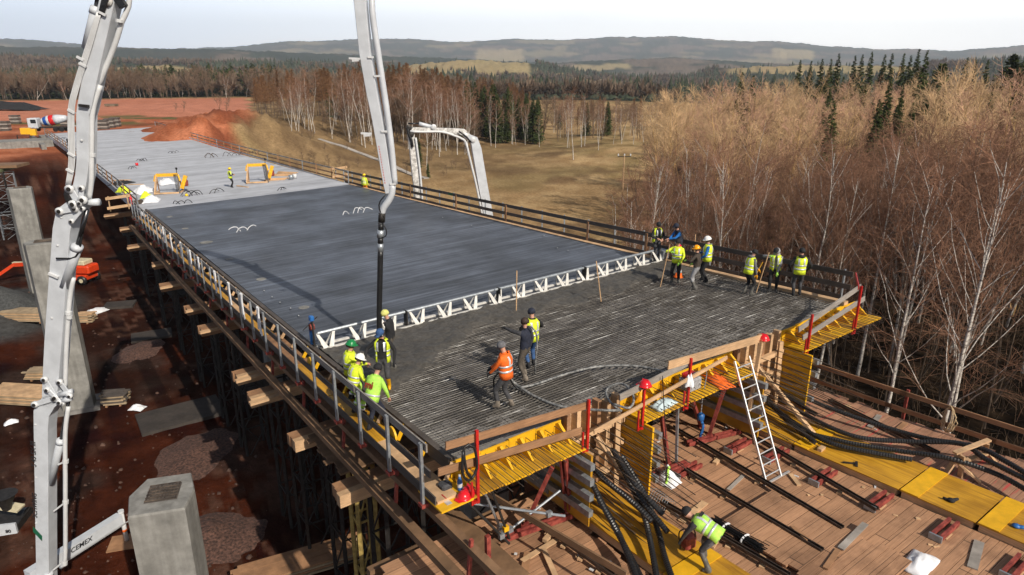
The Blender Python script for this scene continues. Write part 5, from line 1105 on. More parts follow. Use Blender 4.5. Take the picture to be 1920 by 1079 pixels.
ptube([opx(715, 468, .12), opx(714, 520, .12), opx(713, 570, .12), opx(712.5, 622, .12), opx(713, 676, .12)], .082, BLACK, 'end_hose', 12)
ptube([opx(728, 362, .25), opx(716, 375, .25), opx(714, 390, .2), opx(722, 405, .2)], .02, BLACK, 'hydraulic_hose', 5); ptube([opx(719, 415, .2), opx(727, 428, .22), opx(726, 440, .2), opx(718, 443, .2)], .018, BLACK, 'hydraulic_hose', 5)
for u, v, s in ((668, 110, -1), (690, 249, -1)):
    MB().bar(opx(u - 10, v, .2), opx(u + 10, v + 1, .2), .06, .05).build('pipe_bracket', PIPEW, pump); MB().bar(opx(u - 4, v + 4, .2), opx(u + 8, v + 3, .2), .09, .07).build('pipe_bracket', PIPEW, pump)
for u, v in ((694, 108), (706, 143), (719, 246), (735, 344)): MB().bar(opx(u - 2, v, .16), opx(u + 9, v, .16), .05, .05).build('pipe_clamp', PIPEW, pump)
# red warning line on the last section
mb = MB()
for k in range(15):
    a, b = (712.5 + 12 * k / 15, 273 + 72 * k / 15), (712.5 + 12 * (k + .6) / 15, 273 + 72 * (k + .6) / 15); mb.bar(opx(*a, .1525), opx(*b, .1525), .018, .006, YX)
mb.build('warning_marks', REDPAINT, pump)
# hydraulic rams
def ram(a, b, c, r, off=.0):
    A, B, C = opx(*a, off), opx(*b, off), opx(*c, off); d = (B - A).normalized()
    o = MB().tube([A, B, B + d * .02], [r, r, r * .8], 14).build('ram_cylinder', WHITE, pump, True); MB().tube([B - d * .18, B - d * .02], r * 1.12, 14).build('collar', WHITE, pump, True); MB().tube([B, C], r * .45, 10).build('piston_rod', CHROME, pump, True)
ram((97, 905), (117, 822), (133, 740), .12, .06); ram((124, 536), (150, 458), (168, 392), .145, .10); ram((165, 92), (183, 14), (190, -40), .135, .05); ram((92, 1110), (96, 1068), (90, 1030), .13, .12)
# joint plates, links and pins
def link(a, b, w, off, mat=WHITE):
    A, B = opx(*a, off), opx(*b, off); MB().bar(A, B, .045, w, (B - A).cross(YX)).build('joint_link', mat, pump, bevel=.012)
    for q in (A, B): p = MB().tube([q - YX * .05, q + YX * .06], w * .62, 12).build('pin', PIPEW, pump, True); MB().tube([q + YX * .06, q + YX * .075], w * .32, 10).build('pin_bolt', DSTEEL, pump)
link((77, 751), (113, 740), .17, .27); link((95, 705), (115, 738), .17, .27); link((122, 710), (140, 735), .16, .25); link((128, 748), (142, 735), .14, .28); link((101, 723), (124, 746), .15, .30)
link((124, 393), (152, 388), .18, .27); link((142, 352), (158, 378), .20, .26); link((150, 380), (168, 372), .20, .30); link((145, 412), (165, 388), .12, .24); link((163, 378), (166, 350), .14, .30)
MB().tube([opx(163, 380, .1), opx(190, 378, .1)], .105, 12).build('cross_shaft', WHITE, pump, True); MB().tube([opx(120, 735, .22), opx(144, 728, .22)], .085, 12).build('cross_shaft', WHITE, pump, True); MB().tube([opx(128, 745, .26), opx(143, 740, .26)], .085, 12).build('cross_shaft', WHITE, pump, True)
for a, b in (((103, 508), (121, 516)), ((160, 197), (177, 199))): MB().bar(opx(*a, .26), opx(*b, .26), .10, .07).build('rest_pad', PIPEW if a[1] > 300 else DSTEEL, pump)
for u, v in ((77, 888), (77, 973), (125, 405), (118, 457), (107, 592), (76, 790), (163, 262)): MB().lathe(opx(u, v, .232), [(.035, 0), (.035, .02), (.01, .03)], 8, YX).build('rivet', PIPEW, pump)
# concrete line on the right side of the lower sections
ptube([opx(118, 1060, .1), opx(125, 1050, .12), opx(127, 1020, .12), opx(127, 900, .12), opx(127, 810, .12), opx(132, 760, .1)], .068, PIPEW)
ptube([opx(126, 725, .1), opx(129, 640, .1), opx(134, 560, .08), opx(140, 520, .05)], .068, PIPEW)
ptube([opx(171, 372, .1), opx(176, 340, .12), opx(177, 270, .12), opx(178, 210, .1), opx(190, 160, .05)], .068, PIPEW); ptube([opx(185, 160, .0), opx(215, 85, .0), opx(229, 40, .0), opx(241, 12, .0), opx(243, -30, .0)], .07, PIPEW)
for u, v in ((127, 862), (127, 938), (125, 1052), (133, 585), (134, 592), (177, 290), (228, 40)): MB().tube([opx(u, v - 3, .11), opx(u, v + 3, .11)], .09, 10).build('pipe_coupling', PIPEW, pump)
for a, b in (((127, 938), (105, 955)), ((127, 862), (113, 868)), ((122, 1050), (104, 1065))): MB().bar(opx(*a, .1), opx(*b, .1), .05, .05).build('pipe_bracket', PIPEW, pump)
# bundle of thin hydraulic lines on the left of the upper section
for k in range(5):
    du = k * 2.6; ptube([opx(134 + du * .8, 345, .24), opx(140 + du, 300, .25), opx(139 + du, 212, .25), opx(148 + du, 165, .25), opx(173 + du, 85, .25), opx(193 + du * .7, 25, .25)], .018, PIPEW, 'hydraulic_line', 5)
for u, v in ((143, 208), (143, 288), (140, 318), (164, 122), (201, 27), (160, 110)): MB().bar(opx(u - 4, v - 3, .27), opx(u + 9, v + 4, .27), .05, .06).build('line_clamp', PIPEW, pump)
mb = MB()
for k in range(5): mb.tube(rib([opx(196 + k * 2, 30, .24), opx(202 + k * 2, 12, .28), opx(205 + k * 4, -15, .2)], .1), .03, 6)
mb.build('hydraulic_hose', BLACK, pump); MB().tube([opx(212, 4, .20), opx(212, 4, .27)], .13, 14).build('pin', DIRTYW, pump, True); mb = MB().bar(opx(222, -10, .15), opx(238, 14, .15), .14, .2); mb.build('hose_bundle', BLACK, pump)
for q in ((133, 342), (137, 352), (140, 362)): pass
mb = MB()
for k in range(4): mb.tube(rib([opx(139 + k * 2, 345, .26), opx(134 + k * 2, 362, .3), opx(139 + k * 3, 378, .26), opx(148, 390, .2)], .1), .026, 6)
mb.build('hydraulic_hose', BLACK, pump)
ptube([opx(118, 480, .3), opx(150, 478, .2), opx(158, 440, .1), opx(160, 410, .0)], .03, BLACK, 'hydraulic_hose', 6)
# writing on the boom
def boom_text(body, a, b, size, mat, shear=0.0, off=.2365):
    A, B = opx(*a, off), opx(*b, off); x = (B - A).normalized(); text_mesh(body, size, A, x, YX.cross(x) * 1, mat, pump, shear=shear)
boom_text('S 43 SX III', (77.5, 869.5), (75.5, 822), .23, BLKTXT, .18); boom_text('SCHWING', (79, 964), (77.5, 918), .21, BLKTXT, .2)
st = MB(); st.prism([opx(71, 979, .2335), opx(88, 997, .2335), opx(88, 1007, .2335), opx(71, 989, .2335)], YX * .004); st.build('green_stripe', GRNTXT, pump)
# pedestal, deck and outrigger of the pump truck below the picture
b0 = opx(92, 1230); MB().lathe(Vector((b0.x, b0.y, -18.4)), [(.9, 0), (.9, .9), (.5, 1.0), (.45, b0.z + 18.6)], 14).build('pedestal', WHITE, pump)
A, B = opx(146, 1120, .0), G(228, 985, -17.2); MB().bar(Vector((b0.x, b0.y, -16.9)), B + Vector((0, 0, .30)), .34, .46).build('outrigger', WHITE, pump)
MB().tube([B + Vector((.05, .05, .5)), B + Vector((.05, .05, -.75))], .085, 10).build('outrigger_leg', PIPEW, pump, True); MB().tube([B + Vector((.05, .05, .55)), B + Vector((.05, .05, .65))], .11, 10).build('leg_cap', PIPEW, pump)
MB().tube([B + Vector((.05, .05, -.32)), B + Vector((.05, .05, -.22))], .09, 10).build('orange_band', HIORANGE, pump)
fp = MB().box(B + Vector((.05, .05, -.86)), 1.3, 1.0, .1, .3); tag(fp.build('ground_pad', WOODBR), 'brown timber pad under the outrigger foot', 'pad')
ow = Vector((b0.x, b0.y, -16.9)); od = (B + Vector((0, 0, .30)) - ow).normalized(); on = od.cross(Vector((0, 0, 1))).normalized()
text_mesh('CEMEX', .26, ow + od * (.40 * (B - ow).length) + on * .175 - Vector((0, 0, .02)), od, Vector((0, 0, 1)), BLKTXT, pump, shear=.2)
MB().bar(ow + od * 1.0 + on * .172 - Vector((0, 0, .19)), ow + od * 5 + on * .172 - Vector((0, 0, .19)), .01, .05).build('trim_strip', ALU, pump)
# rear of the mixer truck that feeds the pump
mx = G(10, 960, -17); tr1 = empty('mixer_truck', Vector((mx.x, mx.y, -18)), 'grey rear end of a mixer truck cut off by the left edge', 'truck')
MB().lathe(mx + Vector((-2.4, .6, .2)), [(.3, 0), (.6, .5), (.7, 1.0), (.5, 1.5), (.4, 1.6)], 16, Vector((.75, -.3, .35))).build('drum', DIRTYW, tr1, True)
MB().lathe(mx + Vector((.15, -.05, .35)), [(.5, .5), (.42, .45), (.2, 0), (.15, -.2)], 12).build('hopper', DSTEEL, tr1); MB().bar(mx + Vector((-.5, .1, .3)), mx + Vector((.55, .15, .05)), .5, .08).build('chute', CREAM, tr1); MB().box(mx + Vector((-.1, -.15, -.75)), .9, .1, .5, .2).build('rear_panel', WHITE, tr1)
text_mesh('80', .2, mx + Vector((.02, -.27, -.82)), Vector((1, .2, 0)), Vector((0, 0, 1)), BLKTXT, tr1); MB().box(mx + Vector((-.6, .5, -.9)), 1.6, 1.2, .5, .2).build('chassis', DSTEEL, tr1)
for q in (-.3, .9): MB().lathe(mx + Vector((-.5 + q * .3, q, -1.0)), [(.1, 0), (.45, .02), (.45, .28), (.1, .3)], 14, Vector((1, .2, 0))).build('wheel', BLACK, tr1)
# ================================================================= second pump behind the right rail
P2 = G(880, 372, -12.6); P2 = P2 * (51.0 / P2.y); N2 = Vector((-.30, .95, 0)).normalized()
def q2(u, v, off=0.0): return onplane(u, v, P2, -N2) - N2 * off
pump2 = empty('concrete_pump_truck', q2(915, 480), 'folded white boom of a second concrete pump standing behind the right guard rail', 'concrete pump')
def g2(path, w, mat=WHITE, nm='boom_section'):
    V = []; F = []; pts = [q2(u, v) for u, v, _ in path]
    for i, p in enumerate(pts):
        d = (pts[min(i + 1, len(pts) - 1)] - pts[max(i - 1, 0)]).normalized(); y = d.cross(N2).normalized(); h = path[i][2]
        for a, b in ((-1, -1), (1, -1), (1, 1), (-1, 1)): V.append(p + N2 * (a * w / 2) + y * (b * h))
    for i in range(len(pts) - 1):
        for k in range(4): F.append((i * 4 + k, i * 4 + (k + 1) % 4, i * 4 + 4 + (k + 1) % 4, i * 4 + 4 + k))
    F += [(3, 2, 1, 0), tuple(len(V) - 4 + k for k in range(4))]; MB().add(V, F).build(nm, mat, pump2, bevel=.015)
def t2(pts, r, mat=PIPEW, nm='pipe'): MB().tube(rib([q2(u, v, o) for u, v, o in pts], .3), r, 8).build(nm, mat, pump2, True)
g2([(789, 395, .22), (785, 378, .22), (779, 330, .25), (773, 270, .25), (770, 245, .20)], .40, DIRTYW)
g2([(768, 250, .10), (775, 243, .16), (810, 244, .16), (850, 246, .2), (868, 248, .24), (878, 257, .22)], .38, DIRTYW)
g2([(876, 256, .2), (888, 262, .30), (893, 280, .36), (905, 350, .36), (916, 410, .36), (930, 480, .36)], .42)
t2([(768, 246, .3), (790, 247, .3), (826, 247, .3), (850, 254, .3), (868, 262, .3), (874, 272, .3)], .09); t2([(872, 268, .35), (884, 318, .35), (892, 352, .35), (905, 420, .35), (912, 470, .3)], .085); t2([(778, 258, .3), (786, 320, .3), (791, 380, .3), (793, 400, .3)], .08)
t2([(785, 232, .1), (808, 238, .1)], .14, WHITE, 'ram_cylinder'); t2([(765, 232, .1), (785, 232, .1)], .06, CHROME, 'piston_rod'); t2([(765, 236, .2), (764, 250, .3), (770, 262, .3), (772, 275, .3)], .10, BLACK, 'hydraulic_hose'); t2([(858, 246, .4), (872, 256, .4), (880, 266, .4)], .06, BLACK, 'hydraulic_hose')
for u, v in ((766, 240), (812, 238), (872, 254), (886, 262), (770, 252)): MB().lathe(q2(u, v, .15), [(.2, 0), (.2, .15), (.08, .2)], 10, -N2).build('pin', DSTEEL if u < 780 else PIPEW, pump2)
b2 = q2(930, 480); MB().lathe(Vector((b2.x, b2.y, tz1(b2.x, b2.y) - .2)), [(1.4, 0), (1.4, 1.5), (.6, 1.6), (.5, b2.z - tz1(b2.x, b2.y) + .4)], 12).build('pedestal', WHITE, pump2)
b3 = q2(789, 395); MB().tube([b3, Vector((b3.x, b3.y, tz1(b3.x, b3.y) + .4))], .2, 8).build('boom_tip', DIRTYW, pump2)
# ================================================================= piers of the next bridge, left
def pier(name, label, top, base, w, d, rz, notch=True):
    top = Vector(top); e = empty(name, Vector((top.x, top.y, base)), label, 'bridge pier'); c, s_ = math.cos(rz), math.sin(rz)
    ch = .26 * w
    prof = [(-w / 2 + ch * .2, -d / 2), (w / 2, -d / 2), (w / 2 + ch * .35, -d * .12), (w / 2 - ch * .1, d / 2), (-w / 2 + ch * .4, d / 2), (-w / 2 - ch * .55, d * .1)]
    prof = [(-w / 2, -d / 2), (w / 2, -d / 2), (w / 2 + ch * .3, d * .0), (w / 2 - ch * .3, d / 2), (-w / 2 + ch * .3, d / 2), (-w / 2 - ch * .55, d * .05)]
    def ringp(z, k=1.0): return [Vector((top.x + (x * c - y * s_) * k, top.y + (x * s_ + y * c) * k, z)) for x, y in prof]
    mb = MB(); zs = [base, base + (top.z - base) * .48, base + (top.z - base) * .485, top.z - .06, top.z]; b = 0; n = 6
    for i, z in enumerate(zs): mb.v += [tuple(p) for p in ringp(z, .97 if i == 4 else 1.0 - (.006 if i == 2 else 0))]
    for i in range(4): mb.f += [(i * n + k, i * n + (k + 1) % n, (i + 1) * n + (k + 1) % n, (i + 1) * n + k) for k in range(n)]
    mb.f += [tuple(reversed(range(n))), tuple(4 * n + k for k in range(n))]
    mb.build('shaft', PIERC, e)
    g = MB(); r2 = lambda x, y, z: Vector((top.x + x * c - y * s_, top.y + x * s_ + y * c, z))
    for k in range(9): g.tube([r2(-w * .27 + w * .54 * k / 8, -d * .2, top.z + .03), r2(-w * .27 + w * .54 * k / 8, d * .22, top.z + .03)], .014, 4)
    for k in range(6): g.tube([r2(-w * .29, -d * .2 + d * .42 * k / 5, top.z + .045), r2(w * .29, -d * .2 + d * .42 * k / 5, top.z + .045)], .014, 4)
    g.build('rebar_grid', RODS, e); q = MB(); q.hexa([r2(x, y, z) for z in (top.z - .02, top.z + .004) for x, y in ((-w * .3, -d * .22), (w * .3, -d * .22), (w * .3, d * .24), (-w * .3, d * .24))]); q.build('pocket', WOODD, e)
    MB().hexa([r2(x, y, z) for z in (base - .3, base + .35) for x, y in ((-w * .7, -d * .7), (w * .7, -d * .7), (w * .7, d * .8), (-w * .7, d * .8))]).build('base_joint', DARKC, e)
    return e
def atdist(u, v, y): d = ray(u, v); return d * (y / d.y)
pC = atdist(306, 925, 15.6); pier('bridge_pier', 'nearest grey concrete pier with a rebar grid on its top, lower left foreground', pC, -18.2, 1.36, 1.75, .28)
pB = G(146, 772, -18); pt = atdist(110, 458, pB.y); pier('bridge_pier', 'pale concrete pier half hidden behind the white boom', Vector((pB.x - .25, pB.y + .6, pt.z)), -18.2, 1.45, 1.3, .5)
pA = G(80, 560, -18); pt = atdist(43, 354, pA.y); pier('bridge_pier', 'farthest concrete pier with a small pale top at the left', Vector((pA.x - .2, pA.y + .5, pt.z)), -18.2, 1.45, 1.4, .62)
# ================================================================= falsework below the deck
def tower(name, label, x, y, z0, z1, w=1.1, mat=DSTEEL, rz=-HEAD, cat='scaffold tower', grp='falsework towers'):
    e = empty(name, Vector((x, y, z0)), label, cat, grp); c, s_ = math.cos(rz), math.sin(rz); cs = [Vector((x + (a * c - b * s_) * w / 2, y + (a * s_ + b * c) * w / 2, 0)) for a, b in ((-1, -1), (1, -1), (1, 1), (-1, 1))]
    for p in cs: MB().bar(Vector((p.x, p.y, z0)), Vector((p.x, p.y, z1)), .11, .11).build('leg', mat, e)
    mb = MB(); n = max(1, int((z1 - z0) / 1.5))
    for k in range(n):
        a, b = z0 + (z1 - z0) * k / n, z0 + (z1 - z0) * (k + 1) / n
        for i in range(4): p, q = cs[i], cs[(i + 1) % 4]; mb.bar(Vector((p.x, p.y, a)), Vector((q.x, q.y, b)), .04, .04); mb.bar(Vector((p.x, p.y, b)), Vector((q.x, q.y, b)), .05, .05)
    mb.build('bracing', mat, e); return e
BEAMS = [(15.0, 5.0), (18.6, 5.0), (22.6, 4.75), (24.9, 4.85), (31.6, 4.95), (35.4, 5.05), (41.0, 4.75), (47, 5.2), (54, 4.6), (62, 5.0), (70, 4.6)]
BL = ['nearest heavy timber falsework beam sticking out left from under the deck', 'second heavy timber beam from the front, its yellow end sunlit', 'lower of the two timber beams with sunlit ends level with the short pier', 'upper of the two timber beams with sunlit ends level with the short pier', 'timber beam with two loose planks, level with the white sheet on the ground', 'timber beam end just behind the two loose planks', 'timber beam end below the middle of the left walkway', 'timber beam end beside the boom lift', 'timber beam end near the white boom elbow', 'falsework beam end right of the white boom elbow', 'farthest falsework beam end seen past the white boom']
for (s, t), lab in zip(BEAMS, BL):
    e = empty('falsework_beam', W(s, t + 2, -2.6), lab, 'beam'); k = max(0, s - 40) * .008
    for i in range(3):
        MB().sbox(s - .36 + i * .245, s - .36 + i * .245 + .235, t + rg.uniform(-.03, .06), 21, -2.72, -2.36).build('timber', WOODL if i == 0 and s < 30 else WOODBR, e)
    if s > 20: MB().sbox(s - .75, s - .5, t - .1, t + 1.1, -2.45, -2.36).build('plank', WOODL, e)
    for tt in (6.7, 10.2, 17, 20.4):
        p = W(s, tt, 0); tower('scaffold_tower', 'dark steel scaffold tower carrying a falsework beam under the deck', p.x, p.y, -18.2, p.z - 2.74)
mb = MB()
for k in range(11): s = 15.55 + k * .25; mb.sbox(s, s + .235, 5.2 + .3 * rg.random(), 9, -2.34 + rg.uniform(-.01, .01), -2.29)
tag(mb.build('plank_deck', WOODB), 'stepped dark plank floor below the left edge of the near deck', 'planks')
yp = W(12.9, 4.95, 0); tower('shoring_frame', 'yellowish steel shoring frame standing under the nearest timber beam', G(688, 1040, -14).x, G(688, 1040, -14).y, -16.2, W(12.9, 5, -2.8).z, .55, M('weathered_yellow_steel', (.40, .29, .09), .6, .2, .3, 6), grp=None)
for s in (16, 38, 62, 90):      # the bridge's own piers in the shade
    for q in (.25, .71):
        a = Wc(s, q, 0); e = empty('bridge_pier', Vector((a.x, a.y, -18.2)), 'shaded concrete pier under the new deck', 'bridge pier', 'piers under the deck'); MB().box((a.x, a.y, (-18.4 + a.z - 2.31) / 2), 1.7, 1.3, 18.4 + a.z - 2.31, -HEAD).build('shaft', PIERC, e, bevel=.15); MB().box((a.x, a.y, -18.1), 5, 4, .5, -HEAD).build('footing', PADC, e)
# left scaffolding of the next bridge's abutment
for u, v, z1, mat, lab in ((30, 445, -10.6, STEEL, 'pale steel scaffold tower at the left edge behind the farthest pier'), (12, 450, -10.4, DSTEEL, 'dark scaffold tower cut off by the left edge'), (62, 330, -10.6, DSTEEL, 'short dark scaffold tower beside the far abutment wall')):
    p = G(u, v, -18); tower('scaffold_tower', lab, p.x, p.y, -18.2, z1, 2.2, mat, grp=None)
p = G(25, 330, -10.3); e = empty('scaffold_deck', p, 'greenish timber deck on the scaffold towers at the left edge', 'scaffold deck')
p = G(30, 445, -18); MB().box((p.x - 4, p.y + .5, -10.3), 8, 4.5, .35, .2).build('deck', M('green_beam', (.14, .16, .08), .7, 0, .3, 2), e); MB().box((p.x - 1, p.y + 1.2, -9.9), 5, 3.0, .3, .2).build('deck', WOODB, e); MB().box((p.x - 2.5, p.y - 1.6, -9.5), 2.2, .5, .6, .2).build('yellow_beam', YMACH, e)
ab2 = atdist(60, 300, 108); MB_ = MB().box((ab2.x - 3, ab2.y + 8, -14), 15, 6, 7, -HEAD); tag(MB_.build('abutment', PIERC), 'grey concrete abutment of the next bridge at the left edge', 'abutment')
# ---------------------------------------------------------------- machines and heaps on the ground
def lift():
    p = G(160, 530, -18); e = empty('boom_lift', p, 'red orange boom lift with a cream cover standing beside the pier', 'boom lift'); z = tz1(p.x, p.y); x = Vector((1, -.1, 0)).normalized(); y = Vector((.1, 1, 0)).normalized(); o = Vector((p.x, p.y, z))
    def bx(cx, cy, cz, a, b, c, nm, m, bv=.05): MB().hexa([o + x * (cx + i * a / 2) + y * (cy + j * b / 2) + Vector((0, 0, cz + k * c / 2)) for k in (-1, 1) for i, j in ((-1, -1), (1, -1), (1, 1), (-1, 1))]).build(nm, m, e, bevel=bv)
    bx(-.9, 0, .75, 3.6, 1.9, .55, 'chassis', ORANGE); bx(-.3, 0, 1.55, 3.2, 1.7, .9, 'turntable', ORANGE, .15); bx(-.4, 0, 2.25, 2.4, 1.4, .5, 'engine_cover', CREAM, .08); bx(-1.2, -.87, 1.6, .5, .04, .5, 'panel', YMACH); bx(-.5, -.87, 1.6, .5, .04, .35, 'grille', GLASS)
    for cx in (-2.3, .5):
        for cy in (-1.0, 1.0): MB().lathe(o + x * cx + y * (cy - .16) + Vector((0, 0, .5)), [(.2, 0), (.5, .03), (.5, .3), (.2, .33)], 16, y).build('wheel', BLACK, e, True); MB().lathe(o + x * cx + y * (cy - .18) + Vector((0, 0, .5)), [(.02, 0), (.22, .0), (.22, .35), (.02, .36)], 12, y).build('rim', CREAM, e)
    MB().bar(o + x * -1.5 + Vector((0, 0, 2.0)), o + x * -7.6 + Vector((0, -.2, 1.9)), .35, .35).build('boom', CREAM, e); MB().bar(o + x * -4.6 + Vector((0, -.1, 2.05)), o + x * -7.4 + Vector((0, -.2, 1.8)), .42, .4).build('boom', ORANGE, e); MB().bar(o + x * -7.4 + Vector((0, -.2, 1.9)), o + x * -9.6 + Vector((0, -1.2, .4)), .3, .3).build('jib', ORANGE, e); MB().box(o + x * -10 + Vector((0, -1.3, .6)), 1.0, .8, 1.0, .3).build('basket', DSTEEL, e); e.scale = (.86,) * 3
lift()
def lumber(label, u, v, L, wd, n, rz, mat=WOODL, sag=.0):
    p = G(u, v, -18); z = tz1(p.x, p.y); e = empty('lumber_stack', Vector((p.x, p.y, z)), label, 'timber stack'); c, s_ = math.cos(rz), math.sin(rz); x = Vector((c, s_, 0)); y = Vector((-s_, c, 0)); o = Vector((p.x, p.y, z))
    for k in range(2): MB().bar(o + x * (L * (-.3 + .6 * k)) - y * wd * .5 + Vector((0, 0, .05)), o + x * (L * (-.3 + .6 * k)) + y * wd * .5 + Vector((0, 0, .05)), .1, .1).build('bearer', WOODBR, e)
    for k in range(n):
        mb = MB(); m = int(wd / .15)
        for j in range(m): a = rg.uniform(-.18, .18); mb.bar(o + x * (-L / 2 + a) + y * (-wd / 2 + (j + .5) * .15 + rg.uniform(-.02, .02)) + Vector((0, 0, .16 + k * .105)), o + x * (L / 2 + a) + y * (-wd / 2 + (j + .5) * .15 + rg.uniform(-.03, .03)) + Vector((0, 0, .16 + k * .105)), .14, .075)
        mb.build('timber_layer', mat if k % 2 else wood_var, e)
wood_var = wood('greyed_sawn_timber', (.36, .27, .17))
lumber('pale stack of long boards beside the grey gravel heap', 62, 612, 3.8, 1.3, 7, -.05); lumber('long low stack of boards crossing behind the lower boom joint', 55, 752, 4.2, 1.6, 6, -.12); lumber('small short stack of yellowish boards above the long low stack', 83, 708, 1.6, 1.0, 5, .0); lumber('short bundle of boards behind the concrete pier by the white sheet', 160, 605, 1.2, .9, 6, .1); lumber('grey pallet stack lying on the ground beside the boom shadow', 218, 755, 1.2, 1.0, 6, .2, WOODD); lumber('pile of brown planks at the bottom edge under the deck', 560, 1070, 4.5, 1.2, 4, .45, WOODBR)
lumber('stack of blackened formwork panels at the far left of the site', 215, 233, 4, 2.5, 8, .1, WOODD)
rag('white_sheet', 'white plastic sheet dropped on the red earth beside the pier', G(172, 590, -18) + Vector((0, 0, .05)), 1.1, .6, .5, 9); rag('white_bag', 'small white bag lying on the red earth by the boom shadow', G(258, 768, -18) + Vector((0, 0, .05)), .3, .4, .3, 12, cat='bag'); rag('white_bag', 'little pale bag on the bare earth right of the lowest boom joint', G(22, 795, -18) + Vector((0, 0, .05)), .3, .2, .25, 13, cat='bag')
for k, (u, v, a, b, rz, lab) in enumerate(((225, 575, 2.2, 1.6, .3, 'dark flat concrete slab lying on the earth by the bridge shadow'), (340, 780, 4.2, 2.6, .62, 'large grey blinding slab half in the bridge shadow'), (285, 632, 2.6, 1.8, .5, 'grey pad below the two loose planks'))):
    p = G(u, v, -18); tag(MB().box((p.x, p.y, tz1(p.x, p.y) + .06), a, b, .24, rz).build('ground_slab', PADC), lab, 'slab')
def heap(name, label, pos, sx, sy, h, mat, seed, n=26):
    V = []; F = []
    for i in range(n + 1):
        for j in range(n + 1):
            a, b = i / n * 2 - 1, j / n * 2 - 1; q = max(0, 1 - math.hypot(a, b) - .55 * (float(fbm(np.array(a * 1.8 + seed * 3.3), np.array(b * 1.8), seed + 9, 3)) - .35)); V.append(Vector((pos.x + a * sx, pos.y + b * sy, tz1(pos.x + a * sx, pos.y + b * sy) - .07 + h * q * (.7 + .6 * float(fbm(np.array(a * 5), np.array(b * 5), seed))))))
    for i in range(n):
        for j in range(n): p = i * (n + 1) + j; F.append((p, p + 1, p + n + 2, p + n + 1))
    o = MB().add(V, F).build(name, mat, smooth=True); tag(o, label, 'heap'); return o
GRAV = M('pink_gravel', (.085, .042, .030), .9, 0, .65, 9, bmp=.08, detail=9); GREYG = M('grey_gravel', (.05, .052, .052), .9, 0, .4, 9, bmp=.06)
heap('gravel_heap', 'grey gravel heap at the left edge beside the lumber', G(15, 600, -18), 3.2, 2.8, 1.4, GREYG, 3)
for i, (u, v, a, b, h, lab) in enumerate(((368, 850, 2.2, 3.4, .4, 'pale pink gravel spread along the bridge shadow'), (258, 660, 1.8, 2.6, .4, 'pink gravel patch beside the grey pad'), (400, 1010, 2.4, 2.2, .6, 'pink gravel heap right of the nearest pier'))): heap('gravel_heap', lab, G(u, v, -18), a, b, h, GRAV, 20 + i)
# loose stones and scraps over the bare earth
V = []; Q = []; _q = random.Random(5)
for k in range(420):
    P = G(_q.uniform(0, 520), 450 + 640 * _q.random() ** .8, -18); 
    if P.dot(ER) > 9: continue
    r = _q.choice((.03, .04, .05, .07, .10)) * _q.uniform(.7, 1.4); z = tz1(P.x, P.y); b = len(V); a0 = _q.random() * 6
    V += [(P.x + r * math.cos(a0 + i * 1.57) * _q.uniform(.7, 1.5), P.y + r * math.sin(a0 + i * 1.57), z - .02) for i in range(4)] + [(P.x + r * .6 * math.cos(a0 + i * 1.57), P.y + r * .6 * math.sin(a0 + i * 1.57), z + r * _q.uniform(.4, 1)) for i in range(4)]
    Q += [(b + i, b + (i + 1) % 4, b + 4 + (i + 1) % 4, b + 4 + i) for i in range(4)] + [(b + 4, b + 5, b + 6, b + 7)]
tag(link_mesh('rubble', np_mesh('rubble', V, Q), M('rubble_stone', (.075, .040, .028), .9, 0, .5, .7)), 'loose stones and scraps scattered over the bare red earth', 'rubble', kind='stuff')
